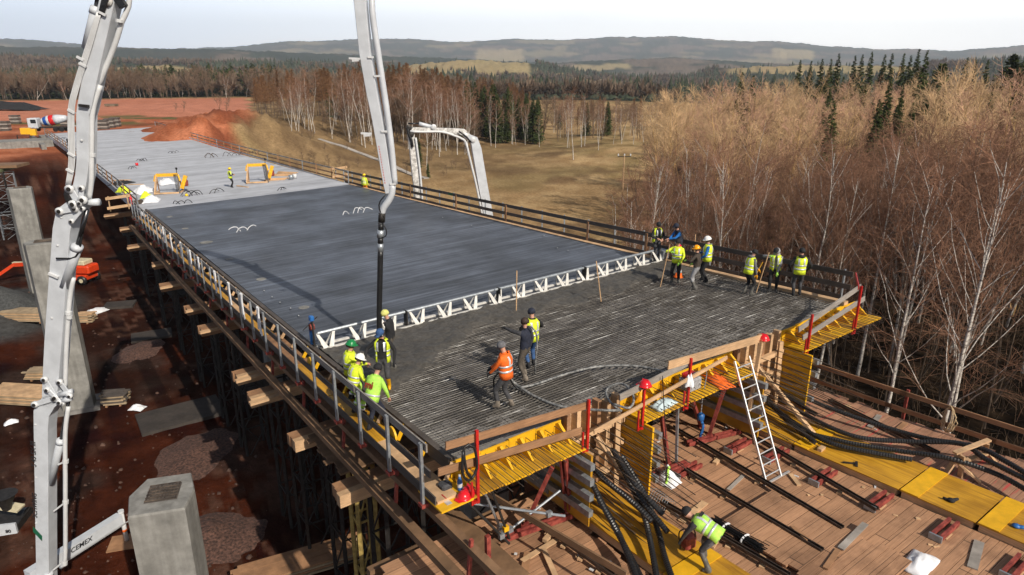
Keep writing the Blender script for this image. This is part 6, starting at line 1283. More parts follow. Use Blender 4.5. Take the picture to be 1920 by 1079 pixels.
# dark spoil bank, trucks and plant beyond the far end
sb = ground_at(25, 207); rag('covered_heap', 'long black covered spoil heap at the far left', Vector((sb.x, sb.y, sb.z)), 9, 4.5, 3.4, 31, CLOTH['black'], 'heap')
def mixer(u, v):
    SC = .82
    p = on_deck(u, v); P = W(p[0], p[1], 0); P = Vector((P.x, P.y, max(P.z, tz1(P.x, P.y)))); e = empty('mixer_truck', P, 'white mixer truck with a blue and red banded drum at the far deck end', 'mixer truck'); x = Vector((.98, .2, 0)).normalized(); y = Vector((-x.y, x.x, 0)); o = P
    def bx(cx, cy, cz, a, b, c, nm, m, bv=.06): return MB().hexa([o + x * (cx + i * a / 2) + y * (cy + j * b / 2) + Vector((0, 0, cz + k * c / 2)) for k in (-1, 1) for i, j in ((-1, -1), (1, -1), (1, 1), (-1, 1))]).build(nm, m, e, bevel=bv)
    bx(-3.3, 0, 1.9, 2.0, 2.3, 2.3, 'cab', WHITE, .15); bx(-3.0, -1.16, 2.35, 1.1, .04, .8, 'side_window', GLASS); bx(-4.31, 0, 2.3, .04, 1.9, .8, 'windscreen', GLASS); bx(.6, 0, .95, 7.6, 1.0, .35, 'chassis', DSTEEL)
    ax = (x + Vector((0, 0, .16))).normalized(); c = o + x * -1.9 + Vector((0, 0, 2.15)); pr = [(.45, 0), (.85, .5), (1.08, 1.3), (1.15, 2.1), (1.12, 2.9), (.98, 3.9), (.65, 5.2), (.5, 5.5)]
    def rad(q): return float(np.interp(q, [z for _, z in pr], [r for r, _ in pr]))
    for a, b, m in ((0, .7, WHITE), (.7, 1.5, M('drum_blue', (.01, .07, .30), .4)), (1.5, 2.0, WHITE), (2.0, 3.0, M('drum_red', (.55, .012, .015), .4)), (3.0, 5.5, WHITE)): MB().lathe(c, [(rad(a + (b - a) * k / 4), a + (b - a) * k / 4) for k in range(5)], 18, ax).build('drum_band', m, e, True)
    bx(4.3, 0, 2.6, .8, 1.2, 1.6, 'hopper', WHITE); bx(4.7, -.4, 1.2, 1.4, .4, .15, 'chute', WHITE); e.scale = (SC,) * 3
    for cx in (-3.2, 1.2, 2.5):
        for cy in (-1.1, 1.1): MB().lathe(o + x * cx + y * (cy - .15) + Vector((0, 0, .5)), [(.1, 0), (.5, .02), (.5, .28), (.1, .3)], 14, y).build('wheel', BLACK, e)
mixer(98, 247)
for k, (u, v, lab) in enumerate(((46, 252, 'yellow upright formwork block at the far left deck corner'), (55, 252, 'second yellow formwork block beside the mixer truck'), (64, 254, 'small yellow block nearest the mixer truck'))):
    s, t = on_deck(u, v); P = W(s, t, 0); e = empty('formwork_block', P, lab, 'formwork'); MB().box(P + Vector((0, 0, .55)), .9, .8, 1.1, .3).build('panel', YEL, e); MB().box(P + Vector((0, 0, 1.12)), .7, .6, .08, .3).build('lid', WOODL, e)
for k, (u, v, lab) in enumerate(((195, 243, 'dark pallet stack right of the white boom at the far end'), (207, 240, 'second dark pallet stack at the far end of the deck'), (217, 238, 'third dark pallet stack near the red earth'), (125, 236, 'dark stacked panels behind the mixer truck'), (30, 232, 'stack of grey panels at the far left'), (10, 246, 'rusty heap of steel at the far left edge'))):
    P = ground_at(u, v); e = empty('pallet_stack', P, lab, 'pallet stack'); 
    for i in range(5): MB().box(P + Vector((0, 0, .2 + i * .42)), 2.0, 1.6, .32, .2).build('pallet', WOODG if i % 2 else WOODD, e)
# ================================================================= things on the pale deck
def frame_box(label, u, v, rz, wd=1.5, dp=1.7, hh=1.35):
    P = DK(u, v); e = empty('shutter_rig', P, label, 'formwork frame'); c, s_ = math.cos(rz), math.sin(rz); f = lambda x, y, z: P + Vector((x * c - y * s_, x * s_ + y * c, z))
    for x in (-wd / 2, wd / 2): MB().bar(f(x, -dp / 2, 0), f(x * .85, 0, hh), .10, .22).build('side_leg', WOODL if x < 0 else WOODD, e); MB().bar(f(x, dp / 2, 0), f(x * .85, 0, hh), .08, .14).build('side_leg', WOODBR, e); MB().bar(f(x, -dp / 2, .08), f(x, dp / 2, .08), .1, .1).build('skid', WOODL, e)
    MB().bar(f(-wd * .44, 0, hh), f(wd * .44, 0, hh), .16, .26).build('top_beam', YMACH, e); MB().bar(f(-wd * .44, -.05, hh), f(-wd * .5, -.2, hh - .5), .12, .2).build('knee', YMACH, e); MB().bar(f(wd * .44, -.05, hh), f(wd * .5, -.2, hh - .5), .12, .2).build('knee', YMACH, e)
    MB().bar(f(-wd / 2, -dp / 2, .1), f(wd / 2, -dp / 2, .1), .10, .12).build('cross_board', WOODL, e); MB().bar(f(wd * .5, .3, .3), f(wd * .72, .3, hh * .9), .28, .3).build('cylinder', YMACH, e); MB().box(f(wd * .65, .5, .7), .4, .35, .5, rz).build('engine', REDSTEEL, e, bevel=.05)
    mb = MB(); [mb.bar(f(wd * .28 + .06 * k, -.12, hh + .05), f(wd * .36 + .05 * k, -dp * .35, .25), .03, .03) for k in range(4)]; mb.build('black_bars', CLOTH['black'], e); MB().tube([f(wd * .4, 0, hh), f(wd * .42, 0, hh + .45)], .03, 6).build('lamp_pole', DSTEEL, e); MB().lathe(f(wd * .42, 0, hh + .4), [(.02, 0), (.09, .05), (.09, .16), (.02, .2)], 10).build('lamp', CLOTH['black'], e)
    return e
frame_box('yellow topped formwork frame standing beside the white tarpaulins', 318, 362, .25, 1.9, 1.5, 1.5); frame_box('yellow topped formwork frame standing by the timber heap near the right rail', 485, 342, .25, 1.8, 1.5, 1.55)
def sheetpx(name, lab, u, v, sx, sy, sz, seed, mat=TARP, cat='tarpaulin'): return rag(name, lab, DK(u, v) + Vector((0, 0, .0)), sx, sy, sz, seed, mat, cat)
sheetpx('tarpaulin', 'big white tarpaulin heap left of the yellow frame', 271, 362, 1.0, .75, .75, 41); sheetpx('tarpaulin', 'crumpled white sheet in front of the big tarpaulin heap', 285, 378, .85, .6, .6, 42); sheetpx('tarpaulin', 'white tarpaulin under the left yellow frame', 312, 345, .7, .7, .6, 45); sheetpx('tarpaulin', 'hi vis yellow jacket thrown over the crumpled sheet', 276, 372, .45, .3, .62, 43, HIVIS, 'jacket'); sheetpx('black_sheet', 'black sheet folded by the left rail behind the tarpaulins', 228, 346, 1.1, .5, .5, 44, CLOTH['black']); sheetpx('work_jacket', 'yellow jackets hung in a heap by the left rail', 232, 362, .7, .35, .8, 46, HIVIS, 'jacket'); sheetpx('rag_heap', 'brown sacking beside the crumpled sheet at the slab joint', 262, 382, .45, .35, .4, 47, CLOTH['brown'], 'sacking')
loop('rod_heap', 'heap of bent black bars on the pale deck near the right rail', 385, 297, 14, RODS, 1.0, 'bar heap'); loop('hose_coil', 'black hose coil at the foot of the left yellow frame', 342, 370, 7, BLACK, .8, 'hose')
for k, (u, v, L, rz, lab) in enumerate(((230, 338, 1.5, .2, 'short board behind the tarpaulins by the left rail'), (255, 346, 1.4, .0, 'short board beside the black sheet'), (525, 330, 2.2, -.3, 'pile of boards by the right yellow frame'), (515, 338, 1.8, .2, 'board lying in front of the pile by the right frame'), (535, 326, 2.2, -.5, 'board near the right rail behind the pile'), (455, 350, 1.6, -.6, 'thin board behind the standing worker'), (545, 334, 1.0, .1, 'short board near the grey bucket'))):
    mb = MB(); P = DK(u, v, .04)
    for i in range(3 if 'pile' in lab else 1): mb.box(P + Vector((.1 * i, .12 * i, .06 * i)), L, .18, .06, rz + .1 * i)
    tag(mb.build('loose_board', WOODL), lab, 'board')
def bucket(lab, u, v, r, h, mat, nm='bucket'):
    e = empty(nm, DK(u, v), lab, nm.replace('_', ' ')); MB().lathe(DK(u, v), [(r * .8, 0), (r, h), (r * .93, h), (r * .75, .04)], 14).build('body', mat, e, True); MB().tube(rib([DK(u, v, h) - ER * r, DK(u, v, h * 1.3), DK(u, v, h) + ER * r], .05), .012, 5).build('handle', DSTEEL, e)
bucket('red bucket alone on the pale deck', 257, 311, .17, .3, HELM['red']); bucket('grey steel bucket by the right yellow frame', 546, 337, .22, .42, STEEL); bucket('pale bucket beside the grey steel bucket', 553, 335, .2, .4, PIPEW); bucket('black rubbish container on the far pale deck beside the boom', 132, 272, .45, .9, CLOTH['black'], 'container')
fe = MB().lathe(DK(247, 384), [(.03, 0), (.11, .02), (.11, .5), (.05, .6), (.05, .7)], 12); tag(fe.build('fire_extinguisher', HELM['red'], smooth=True), 'red cylinder standing at the left rail by the slab joint', 'cylinder')
tag(MB().lathe(DK(350, 368), [(.02, 0), (.13, .02), (.12, .12), (.04, .2)], 12).build('yellow_helmet', HELM['yellow'], smooth=True), 'small yellow helmet beside the left yellow frame', 'helmet')
for u, v, lab in ((640, 325, 'two new boards fixed across the right rail at the slab joint'), (228, 384, 'new boards fixed across the left rail at the slab joint')):
    s, t = on_deck(u, v + 10); e = empty('barrier', W(s, t, 0), lab, 'barrier')
    for h in (.25, .95): MB().bar(W(s - .2, t - .9, h), W(s + .2, t + .7, h), .04, .2).build('board', WOODL, e)
    for q in (-.7, .5): MB().bar(W(s, t + q, 0), W(s, t + q, 1.1), .06, .06).build('post', WOODL, e)
# power pole in the meadow
pp = G(1166, 385, -18); pp = ground_at(1166, 386); e = empty('power_pole', pp, 'thin timber power pole with three white insulators in the meadow', 'pole'); hp = 7.2
MB().tube([pp, pp + Vector((0, 0, hp))], [.12, .09], 8).build('pole', WOODL, e); MB().bar(pp + Vector((-.9, 0, hp - .25)), pp + Vector((.9, 0, hp - .25)), .1, .1).build('cross_arm', DSTEEL, e)
for q in (-.85, 0, .85): MB().lathe(pp + Vector((q, 0, hp - .18)), [(.05, 0), (.1, .05), (.1, .25), (.03, .32)], 8).build('insulator', PIPEW, e)
# brook line through the dry grass
tp = [ground_at(u, v) + Vector((0, 0, .06)) for u, v in ((598, 262), (630, 272), (668, 286), (700, 298), (740, 314), (780, 331), (800, 336))]; mb = MB(); q = rib(tp, 2.0)
for a, b in zip(q, q[1:]):
    a.z = tz1(a.x, a.y) + .12; b.z = tz1(b.x, b.y) + .12; mb.bar(a, b, 1.1, .16)
tag(mb.build('path', M('gravel_track', (.36, .33, .30), .95, 0, .25, .6)), 'pale gravel track through the dry grass', 'path', kind='structure')
# ---------------------------------------------------------------- hoses, rods and loose things near the deck end
def hose(lab, pts, r=.034, mat=HOSEG, nm='vibrator_hose'): tag(MB().tube(rib([p if isinstance(p, Vector) else DK(*p) for p in pts], .08), r, 7).build(nm, mat, smooth=True), lab, 'hose')
hose('grey vibrator hose running from the orange worker over the bars to the deck edge', [(950, 700, .75), (962, 716, .2), (1000, 742, .03), (1050, 762, .03), (1100, 768, .06), (1140, 770, .1), (1165, 770, -.1)])
hose('long grey hose arching across the reinforcement to the grey end board', [(962, 728, .03), (1000, 722, .03), (1060, 702, .04), (1120, 688, .05), (1180, 686, .05), (1225, 692, .05), (1250, 700, .15)]); hose('coiled grey hose lying at the deck edge by the red helmet', [(1165, 772, -.05), (1145, 755, .03), (1136, 735, .04), (1150, 722, .05), (1172, 722, .12), (1188, 745, .1), (1180, 765, .05), (1150, 758, .05)], .03)
hose('black cable coil hung over the left end board', [W(9.98, 5.95, .75), W(9.94, 5.9, .3), W(9.94, 6.05, .06), W(9.96, 6.25, .25), W(9.98, 6.2, .75), W(10.02, 6.0, .8), W(9.93, 5.98, .35), W(9.93, 6.1, .1)], .03, BLACK, 'cable_coil')
for lab, a, b in (('tall thin wooden rod standing in the wet concrete right of the screed middle', (968, 585), (969, 508)), ('thin wooden rod standing at the edge of the wet concrete', (1127, 566), (1118, 490))):
    A = DK(*a); d = ray(*b); B = d * (A.y / d.y); tag(MB().tube([A, B], .02, 6).build('measuring_rod', WOODL), lab, 'rod')
helmet_list = []
bt = W(10.4, 6.1, -.42); e = empty('bottle', bt, 'blue water bottle on the left deck corner', 'bottle'); MB().lathe(bt, [(.05, 0), (.055, .02), (.055, .22), (.03, .28), (.022, .33)], 12).build('body', BLUEP, e, True); MB().lathe(bt + Vector((0, 0, .33)), [(.025, 0), (.025, .03), (.005, .032)], 10).build('cap', PIPEW, e); MB().lathe(bt + Vector((0, 0, .08)), [(.0562, 0), (.0562, .09)], 12).build('label_band', PIPEW, e)
tw = empty('trowel', W(10.3, 5.75, -.42), 'steel float with a red handle on the yellow corner board', 'trowel'); MB().sbox(10.1, 10.55, 5.62, 5.74, -.428, -.42).build('blade', ALU, tw); MB().tube([W(10.25, 5.68, -.38), W(10.42, 5.68, -.37)], .016, 6).build('handle', REDPAINT, tw)
gbk = MB(); gbk.sbox(10.5, 10.75, 5.75, 6.0, -.428, -.26); tag(gbk.build('tool_bag', CLOTH['dgrey'], bevel=.04), 'dark grey tool bag on the yellow corner board', 'bag')
gen = empty('generator', W(10.45, 13.35, -.42), 'small red and grey generator on the yellow edge under the middle rail', 'generator'); MB().sbox(10.25, 10.65, 13.1, 13.6, -.38, -.02).build('body', CLOTH['lgrey'], gen, bevel=.04); MB().sbox(10.3, 10.6, 13.12, 13.5, -.02, .12).build('tank', REDPAINT, gen, bevel=.04); MB().tube(rib([W(10.2, 13.05, -.4), W(10.2, 13.05, .15), W(10.2, 13.65, .15), W(10.2, 13.65, -.4)], .08), .015, 6).build('frame', STEEL, gen)
rag('rag_bundle', 'pale blue rags and cloths lying on the yellow edge', W(10.3, 12.2, -.42), .4, .2, .2, 51, M('pale_cloth', (.45, .55, .58), .8), 'rags'); rag('hanging_cloth', 'white cloth hung over the new timber rail', W(10.0, 12.75, .05), .10, .10, .42, 52, cat='cloth'); rag('orange_cable', 'tangle of orange cable on the yellow middle edge', W(10.35, 14.4, -.42), .5, .25, .16, 53, HIORANGE, 'cable'); rag('yellow_helmet_bag', 'yellow bag hanging behind the red helmet post', W(10.5, 11.55, -.2), .16, .16, .42, 54, HELM['orange'], 'bag')
hose('black power cable hanging from the middle end board down to the bearer', [W(10.0, 11.7, .65), W(9.95, 11.75, .0), W(9.9, 11.9, -1.2), W(9.85, 12.0, -2.4)], .012, BLACK, 'power_cable')
for s, lab in ((12.35, 'yellow disc hung on the left rail beside the workers'), (17.7, 'yellow disc hung on the left rail near the screed')):
    tag(MB().lathe(W(s, 5.50, .25), [(.02, 0), (.20, .005), (.20, .05), (.02, .055)], 18, ER).build('cable_reel', YMACH, smooth=False), lab, 'reel')
cn = DK(1272, 520); c_ = empty('traffic_cone', cn, 'orange cone standing behind the yellow jacket worker', 'cone'); MB().lathe(cn, [(.2, 0), (.2, .04), (.15, .045), (.04, .55), (.02, .55)], 14).build('body', HIORANGE, c_, True); MB().lathe(cn + Vector((0, 0, .2)), [(.123, 0), (.097, .12)], 14).build('white_band', PIPEW, c_, True)
for k in range(9):
    s = 22 + k * 2.4 + rg.uniform(-.5, .5); mb = MB()
    for j in range(3): mb.tube(rib([W(s + .1 * j, 5.42, .82), W(s + .1 * j + rg.uniform(-.05, .05), 5.40, .5), W(s + .1 * j + rg.uniform(-.1, .1), 5.41, .0 - .2 * rg.random())], .1), .028, 5)
    tag(mb.build('tie_strap', TARP), 'pale strap hanging from the left guard rail', 'strap', 'straps on the left rail')
# ================================================================= people
def ik(a, b, l1, l2, pole):
    d = b - a; L = max(.05, min(d.length, (l1 + l2) * .995)); n = d.normalized(); b = a + n * L
    x = (l1 * l1 - l2 * l2 + L * L) / (2 * L); h = math.sqrt(max(0, l1 * l1 - x * x)); p = pole - n * pole.dot(n)
    p = p.normalized() if p.length > 1e-4 else n.orthogonal(); return a + n * x + p * h, b
def person(label, P, yaw, h=1.78, lean=0, hands=((.30, .05, .82), (-.30, .05, .82)), feet=((.11, .08), (-.11, -.06)), hipdrop=.0, head=(0, 0), top='black', trousers='black', boots=None, hand=None, vest=None, hat=None, sleeves=None, stripes=False, hair=HAIR, legstripes=False, pole=(1, -.6, -.3), boot_h=.20, hood=None, lettering=False):
    k = h / 1.78; ya = R(yaw); F = Vector((math.sin(ya), math.cos(ya), 0)); X = Vector((F.y, -F.x, 0)); Z = Vector((0, 0, 1))
    def L(v): return X * v[0] + F * v[1] + Z * v[2]
    root = empty('person', P, label, 'person'); wl = lambda v: v if isinstance(v, tuple) else None
    la = R(lean); hip = Vector((0, -.32 * math.sin(la) * .55, .93 - hipdrop)); up = Vector((0, math.sin(la), math.cos(la))); fw = Vector((0, math.cos(la), -math.sin(la))); sx = Vector((1, 0, 0))
    T = lambda a, b=0, c=0: hip + up * a + fw * b + sx * c
    V = []; E_ = []; Rr = []; Zn = []
    def add(p, r, par=None, zone=None, ry=None):
        V.append(Vector(p)); Rr.append((r, ry or r)); i = len(V) - 1
        if par is not None: E_.append((par, i)); Zn.append(zone)
        return i
    pel = add(T(0), .145); wa = add(T(.20), .135, pel, 'top'); chs = add(T(.38), .155, wa, 'top'); nb = add(T(.50, -.005), .085, chs, 'top')
    hp, hy = R(head[0]), R(head[1]); hf = (fw * math.cos(la * .7) + up * math.sin(la * .7)); hf = Vector((math.sin(hy), math.cos(hy), 0)) * math.cos(hp) - Vector((0, 0, math.sin(hp))); hx = hf.cross(Z).normalized(); hu = hx.cross(hf)
    nk = add(T(.575, .015), .056, nb, 'skin'); hc = T(.575, .015) + (up * .5 + hu * .5) * .075 + hf * .015; jw = add(hc, .074, nk, 'skin'); cr = add(hc + hu * .075 - hf * .01, .098, jw, 'skin'); tp_ = add(hc + hu * .125 - hf * .012, .062, cr, 'skin'); nose = add(hc + hf * .105 + hu * .045, .014, cr, 'skin')
    for s in (-1, 1): add(hc + hx * (.098 * s) + hu * .05, .016, cr, 'skin')
    for i, s in enumerate((1, -1)):
        sh = add(T(.44, 0, .185 * s), .072, chs, 'top'); tgt = hands[i]
        if isinstance(tgt, Vector): q = (tgt - P) / k; tgt = Vector((q.dot(X), q.dot(F), q.z))
        tgt = Vector(tgt); el, wr = ik(V[sh], tgt, .295, .265, Vector((pole[0] * s, pole[1], pole[2])))
        e = add(el, .052, sh, 'arm'); w = add(wr, .036, e, 'arm'); d = (wr - el).normalized(); side = d.cross(Z); side = side.normalized() if side.length > .1 else X.copy(); nn = side.cross(d)
        pm = add(wr + d * .075, .036, w, 'hand')
        for j in range(4):
            o = (j - 1.5) * .021; ln = (.075, .088, .083, .065)[j]; f1 = add(wr + d * (.10 + ln * .45) + side * o - nn * .008, .0095, pm, 'hand'); add(wr + d * (.10 + ln * .85) + side * o * .9 - nn * .035, .008, f1, 'hand')
        t1 = add(wr + d * .06 + side * (.045 * s) - nn * .02, .012, pm, 'hand'); add(wr + d * .10 + side * (.055 * s) - nn * .04, .0095, t1, 'hand')
    legs = []
    for i, s in enumerate((1, -1)):
        hj = add(hip + sx * (.095 * s) - Z * .06, .105, pel, 'leg'); ft = feet[i]; an = Vector((ft[0], ft[1], .09 + (ft[2] if len(ft) > 2 else 0))); kn, an2 = ik(V[hj], an, .435, .425, Vector((.12 * s, 1, 0)))
        kv = add(kn, .072, hj, 'leg'); av = add(an2, .05, kv, 'shin'); he = add(an2 + Vector((0, -.05, -.05)), .04, av, 'foot'); toe = add(an2 + Vector((.03 * s, .15, -.052)), .038, av, 'foot'); legs.append((kn, an2))
    me = bpy.data.meshes.new('body'); me.from_pydata([tuple(L(v) * k) for v in V], E_, []); o = bpy.data.objects.new('body', me); COL.objects.link(o)
    md = o.modifiers.new('skin', 'SKIN'); md.use_smooth_shade = True; sv = me.skin_vertices[0].data
    for i, (a, b) in enumerate(Rr): sv[i].radius = (a * k, b * k)
    sv[0].use_root = True; ss = o.modifiers.new('sub', 'SUBSURF'); ss.levels = ss.render_levels = 2
    bpy.context.view_layer.update(); m2 = bpy.data.meshes.new_from_object(o.evaluated_get(bpy.context.evaluated_depsgraph_get())); bpy.data.objects.remove(o)
    topm = CLOTH.get(top, top) if isinstance(top, str) else top; slm = (CLOTH.get(sleeves, sleeves) if isinstance(sleeves, str) else sleeves) or topm; trm = CLOTH[trousers] if isinstance(trousers, str) else trousers; bm_ = boots or RUBBERG; hm_ = hand or SKIN
    mats = [SKIN, topm, slm, trm, bm_, hm_]; m2.materials.clear(); zid = dict(skin=0, top=1, arm=2, leg=3, shin=3, foot=4, hand=5)
    A = np.array([L(V[a]) * k for a, b in E_]); B = np.array([L(V[b]) * k for a, b in E_]); D = B - A; DL = (D * D).sum(1) + 1e-9
    npoly = len(m2.polygons); C = np.zeros(npoly * 3); m2.polygons.foreach_get('center', C); C = C.reshape(-1, 3); best = np.full(npoly, 1e9); bi = np.zeros(npoly, int)
    for i, (a, b) in enumerate(E_):
        tt = np.clip((C - A[i]) @ D[i] / DL[i], 0, 1); dd = np.linalg.norm(C - (A[i] + D[i] * tt[:, None]), axis=1) - (Rr[a][0] * (1 - tt) + Rr[b][0] * tt) * k; w = dd < best; best[w] = dd[w]; bi[w] = i
    hipw, upw = np.array(L(hip) * k), np.array(L(up)); zi = np.zeros(npoly, np.int32); hem = (C - hipw) @ upw
    for j in range(npoly):
        z = Zn[bi[j]]
        if z == 'shin' and C[j][2] < boot_h * k + .02: z = 'foot'
        if z in ('top', 'leg') and hem[j] < .0: z = 'leg'
        elif z == 'leg': z = 'top'
        zi[j] = zid[z]
    m2.polygons.foreach_set('material_index', zi); m2.polygons.foreach_set('use_smooth', np.ones(npoly, bool))
    body = link_mesh('body', m2, [], root)
    for m in mats: body.data.materials.append(m) if len(body.data.materials) < 6 else None
    wp = lambda v: P + L(v) * k
    def shell(name, rows, mat, parent, gap=0.0, n=20, th=.012):
        mb = MB(); b = 0; full = gap == 0; cnt = n if full else n + 1
        for a, wx, wy, fo in rows:
            for j in range(cnt):
                an = (2 * math.pi * j / n) if full else (gap / 2 + (2 * math.pi - gap) * j / n)
                mb.v.append(tuple(wp(T(a, fo + wy * math.cos(an), wx * math.sin(an)))))
        for i in range(len(rows) - 1):
            for j in range(n if full else n): mb.f.append((i * cnt + j, i * cnt + (j + 1) % cnt, (i + 1) * cnt + (j + 1) % cnt, (i + 1) * cnt + j))
        ob = mb.build(name, mat, parent, True); sm_ = ob.modifiers.new('thick', 'SOLIDIFY'); sm_.thickness = th; sm_.offset = 1; return ob
    VR = [(-.10, .185, .155, .0), (.02, .186, .158, .0), (.14, .178, .152, .0), (.26, .190, .165, .003), (.36, .205, .176, .003), (.44, .200, .150, .0), (.50, .145, .115, -.005), (.535, .095, .09, -.005)]
    if vest is not None:
        mat, gap = vest[0], (vest[1] if len(vest) > 1 else 0); vo = shell('vest' if not stripes == 'jacket' else 'jacket', VR, mat, root, gap)
        def rw(a): return [float(np.interp(a, [r[0] for r in VR], [r[i] for r in VR])) for i in (1, 2, 3)]
        for a in ((.03,) if lettering else (.07, .20)): shell('reflective_band', [(a + d, rw(a + d)[0] + .010, rw(a + d)[1] + .010, rw(a + d)[2]) for d in (0, .05)], REFLECT, vo, gap, th=.006)
        for s in (() if lettering else (-1, 1)):
            for side in (1, -1):
                mb = MB(); av = [.24, .28, .32, .36, .40, .44, .475]; pr_ = []
                for a in av:
                    wx, wy, fo = rw(a); row = []
                    for x in (.065, .115):
                        an = math.asin(min(.98, x / (wx + .014))); row.append(wp(T(a, fo + side * (wy + .019) * math.cos(an), s * x)))
                    pr_.append(row)
                for p, q in zip(pr_, pr_[1:]): mb.add([p[0], p[1], q[1], q[0]], [(0, 1, 2, 3)])
                sb = mb.build('shoulder_band', REFLECT, vo); bmw = bmesh.new(); bmw.from_mesh(sb.data); bmesh.ops.remove_doubles(bmw, verts=bmw.verts, dist=1e-5); bmw.to_mesh(sb.data); bmw.free(); sm2 = sb.modifiers.new('thick', 'SOLIDIFY'); sm2.thickness = .005; sm2.offset = 0
    if legstripes:
        for kn, an in legs:
            for f in (.45, .75): c = kn.lerp(an, f); MB().tube([wp(c + (an - kn) * .03), wp(c - (an - kn) * .06)], .078 * k, 12).build('leg_band', REFLECT, root)
    HC = wp(hc + hu * .065 - hf * .012); U = L(hu); HF = L(hf); HX = L(hx)
    def dome(name, r, z0, mat, rim=0.0, visor=0.0, sq=1.05, n=16, back=0.0):
        mb = MB(); rows = []
        for i in range(7): a = (math.pi / 2) * i / 6; rows.append((r * math.cos(a), z0 + r * 1.0 * math.sin(a)))
        if rim: rows = [(r + rim, z0 - .012), (r + rim, z0 - .004), (r + .004, z0 + .004)] + rows[0:]
        else: rows = [(r * .94, z0 - .05)] + rows
        rows[-1] = (.004, rows[-1][1])
        for rad, z in rows:
            for j in range(n): a = 2 * math.pi * j / n; mb.v.append(tuple(HC + (HF * (math.cos(a) * rad * sq - back) + HX * (math.sin(a) * rad * .95) + U * z) * k))
        for i in range(len(rows) - 1): mb.f += [(i * n + j, i * n + (j + 1) % n, (i + 1) * n + (j + 1) % n, (i + 1) * n + j) for j in range(n)]
        mb.f += [tuple(reversed(range(n))), tuple((len(rows) - 1) * n + j for j in range(n))]
        if visor: c = HC + HF * (r * sq * k * .9) + U * (z0 * k - .004); mb.prism([c - HX * .085 * k, c - HX * .06 * k + HF * visor * k, c + HX * .06 * k + HF * visor * k, c + HX * .085 * k], U * .012)
        return mb.build(name, mat, root, True)
    kind, hmat = hat if hat else (None, None)
    if kind == 'helmet': ob = dome('helmet', .130, .012, hmat, .016, .055); MB().bar(HC + U * .139 * k - HF * .05 * k, HC + U * .139 * k + HF * .05 * k, .03, .012, U).build('ridge', hmat, ob); dome('hair', .108, -.01, hair, back=.02)
    elif kind == 'beanie': dome('beanie', .113, .012, hmat); 
    elif kind == 'cap': dome('cap', .113, .022, hmat, .0, .075); dome('hair', .109, -.02, hair, back=.018)
    elif kind == 'hood': dome('hood', .126, -.02, hmat, back=.022); dome('cap', .104, .03, CLOTH['black'], .0, .05, back=-.012)
    else: dome('hair', .111, .01, hair, back=.014)
    if hood: MB().lathe(wp(T(.53, -.05)), [(.10, -.03), (.125, .02), (.09, .06)], 12, L(up)).build('hood', hood, root, True)
    for s in (-1, 1): MB().lathe(HC + HF * .098 * k + HX * (.034 * s * k) - U * .02 * k, [(.004, 0), (.011, .002), (.004, .006)], 6, HF).build('eye', EYE, root)
    return root, wp, T, L(fw), L(sx), L(up)
BK = CLOTH['black']; H_ = -.02
person('worker in a yellow vest and yellow helmet standing alone on the pale deck', DK(434, 352), 85, 1.74, hands=((.12, .30, 1.12), (-.06, .32, 1.15)), vest=(HIVIS,), hat=('helmet', HELM['yellow']), top='black', boots=BK, head=(12, 0))
person('worker in yellow and orange behind the far part of the right rail', DK(685, 366, -.6), 20, 1.76, vest=(HIVIS,), hat=('helmet', HELM['yellow']), top=HIVIS, trousers='orange', boots=BK, hand=BK)
person('man in black with an open yellow vest beside the right end of the screed', DK(1229, 489), 165, 1.80, lean=6, hands=((.12, .28, 1.05), (-.10, .30, 1.02)), vest=(HIVIS, 1.7), hat=('beanie', BK), top='black', trousers='dgrey', head=(25, 10))
person('man in a dark jacket and blue cap leaning over the screed motor', DK(1270, 494), 255, 1.82, lean=16, hands=((.05, .45, 1.05), (-.05, .50, 1.10)), hat=('cap', CLOTH['navy']), top='navy', sleeves='blue', trousers='black', head=(20, 0), vest=None)
C_ = DK(1266, 531, H_); person('worker in a full yellow jacket and black trousers leaning on a long rod', C_, 205, 1.80, hands=((.20, .26, 1.28), (-.16, .24, .92)), vest=(HIVIS,), stripes='jacket', hat=('beanie', BK), top=HIVIS, sleeves=HIVIS, trousers='black', boots=RUBBERG, hand=HIGREEN, head=(0, 10), hood=HELM['red'])
person('worker in a yellow helmet, brown top and pale grey trousers', DK(1303, 543, H_), -50, 1.72, lean=4, hands=((.25, .30, .95), (-.22, .34, 1.15)), hat=('helmet', HELM['orange']), top='brown', trousers='lgrey', boots=RUBBERG, hand=HIGREEN, boot_h=.32, head=(10, -20)); 
person('worker in a white helmet and yellow vest over blue sleeves', DK(1322, 529, H_), -75, 1.84, hands=((.14, .32, 1.05), (-.2, .25, .95)), vest=(HIVIS,), hat=('helmet', HELM['white']), top='blue', trousers='black', boots=BK, head=(15, 0))
person('worker in a black hood and vest over grey sleeves holding a stick low', DK(1400, 553, H_), 75, 1.74, lean=10, hands=((.20, .18, .80), (-.05, .42, .92)), vest=(HIVIS,), hat=('beanie', BK), top='grey', trousers='black', boots=RUBBERG, hand=HELM['orange'], boot_h=.34, head=(30, 0), hood=CLOTH['grey'])
person('worker in a grey hood and vest resting on a long wooden rod', DK(1448, 547, 0), 205, 1.74, lean=14, hands=((.22, .26, 1.42), (-.10, .22, .78)), vest=(HIVIS, .5), hat=('hood', CLOTH['lgrey']), top='lgrey', trousers='black', boots=BK, hand=HIGREEN, head=(25, 20), hood=CLOTH['lgrey'])
person('worker seen from behind in a black hood and a bright yellow vest', DK(1493, 556, 0), 12, 1.80, hands=((.28, .16, .95), (-.28, .16, .95)), vest=(HIVIS,), hat=('beanie', BK), top='black', trousers='dgrey', boots=BK, hand=BK, boot_h=.28, hood=BK)
I_ = DK(735, 689, -.0)
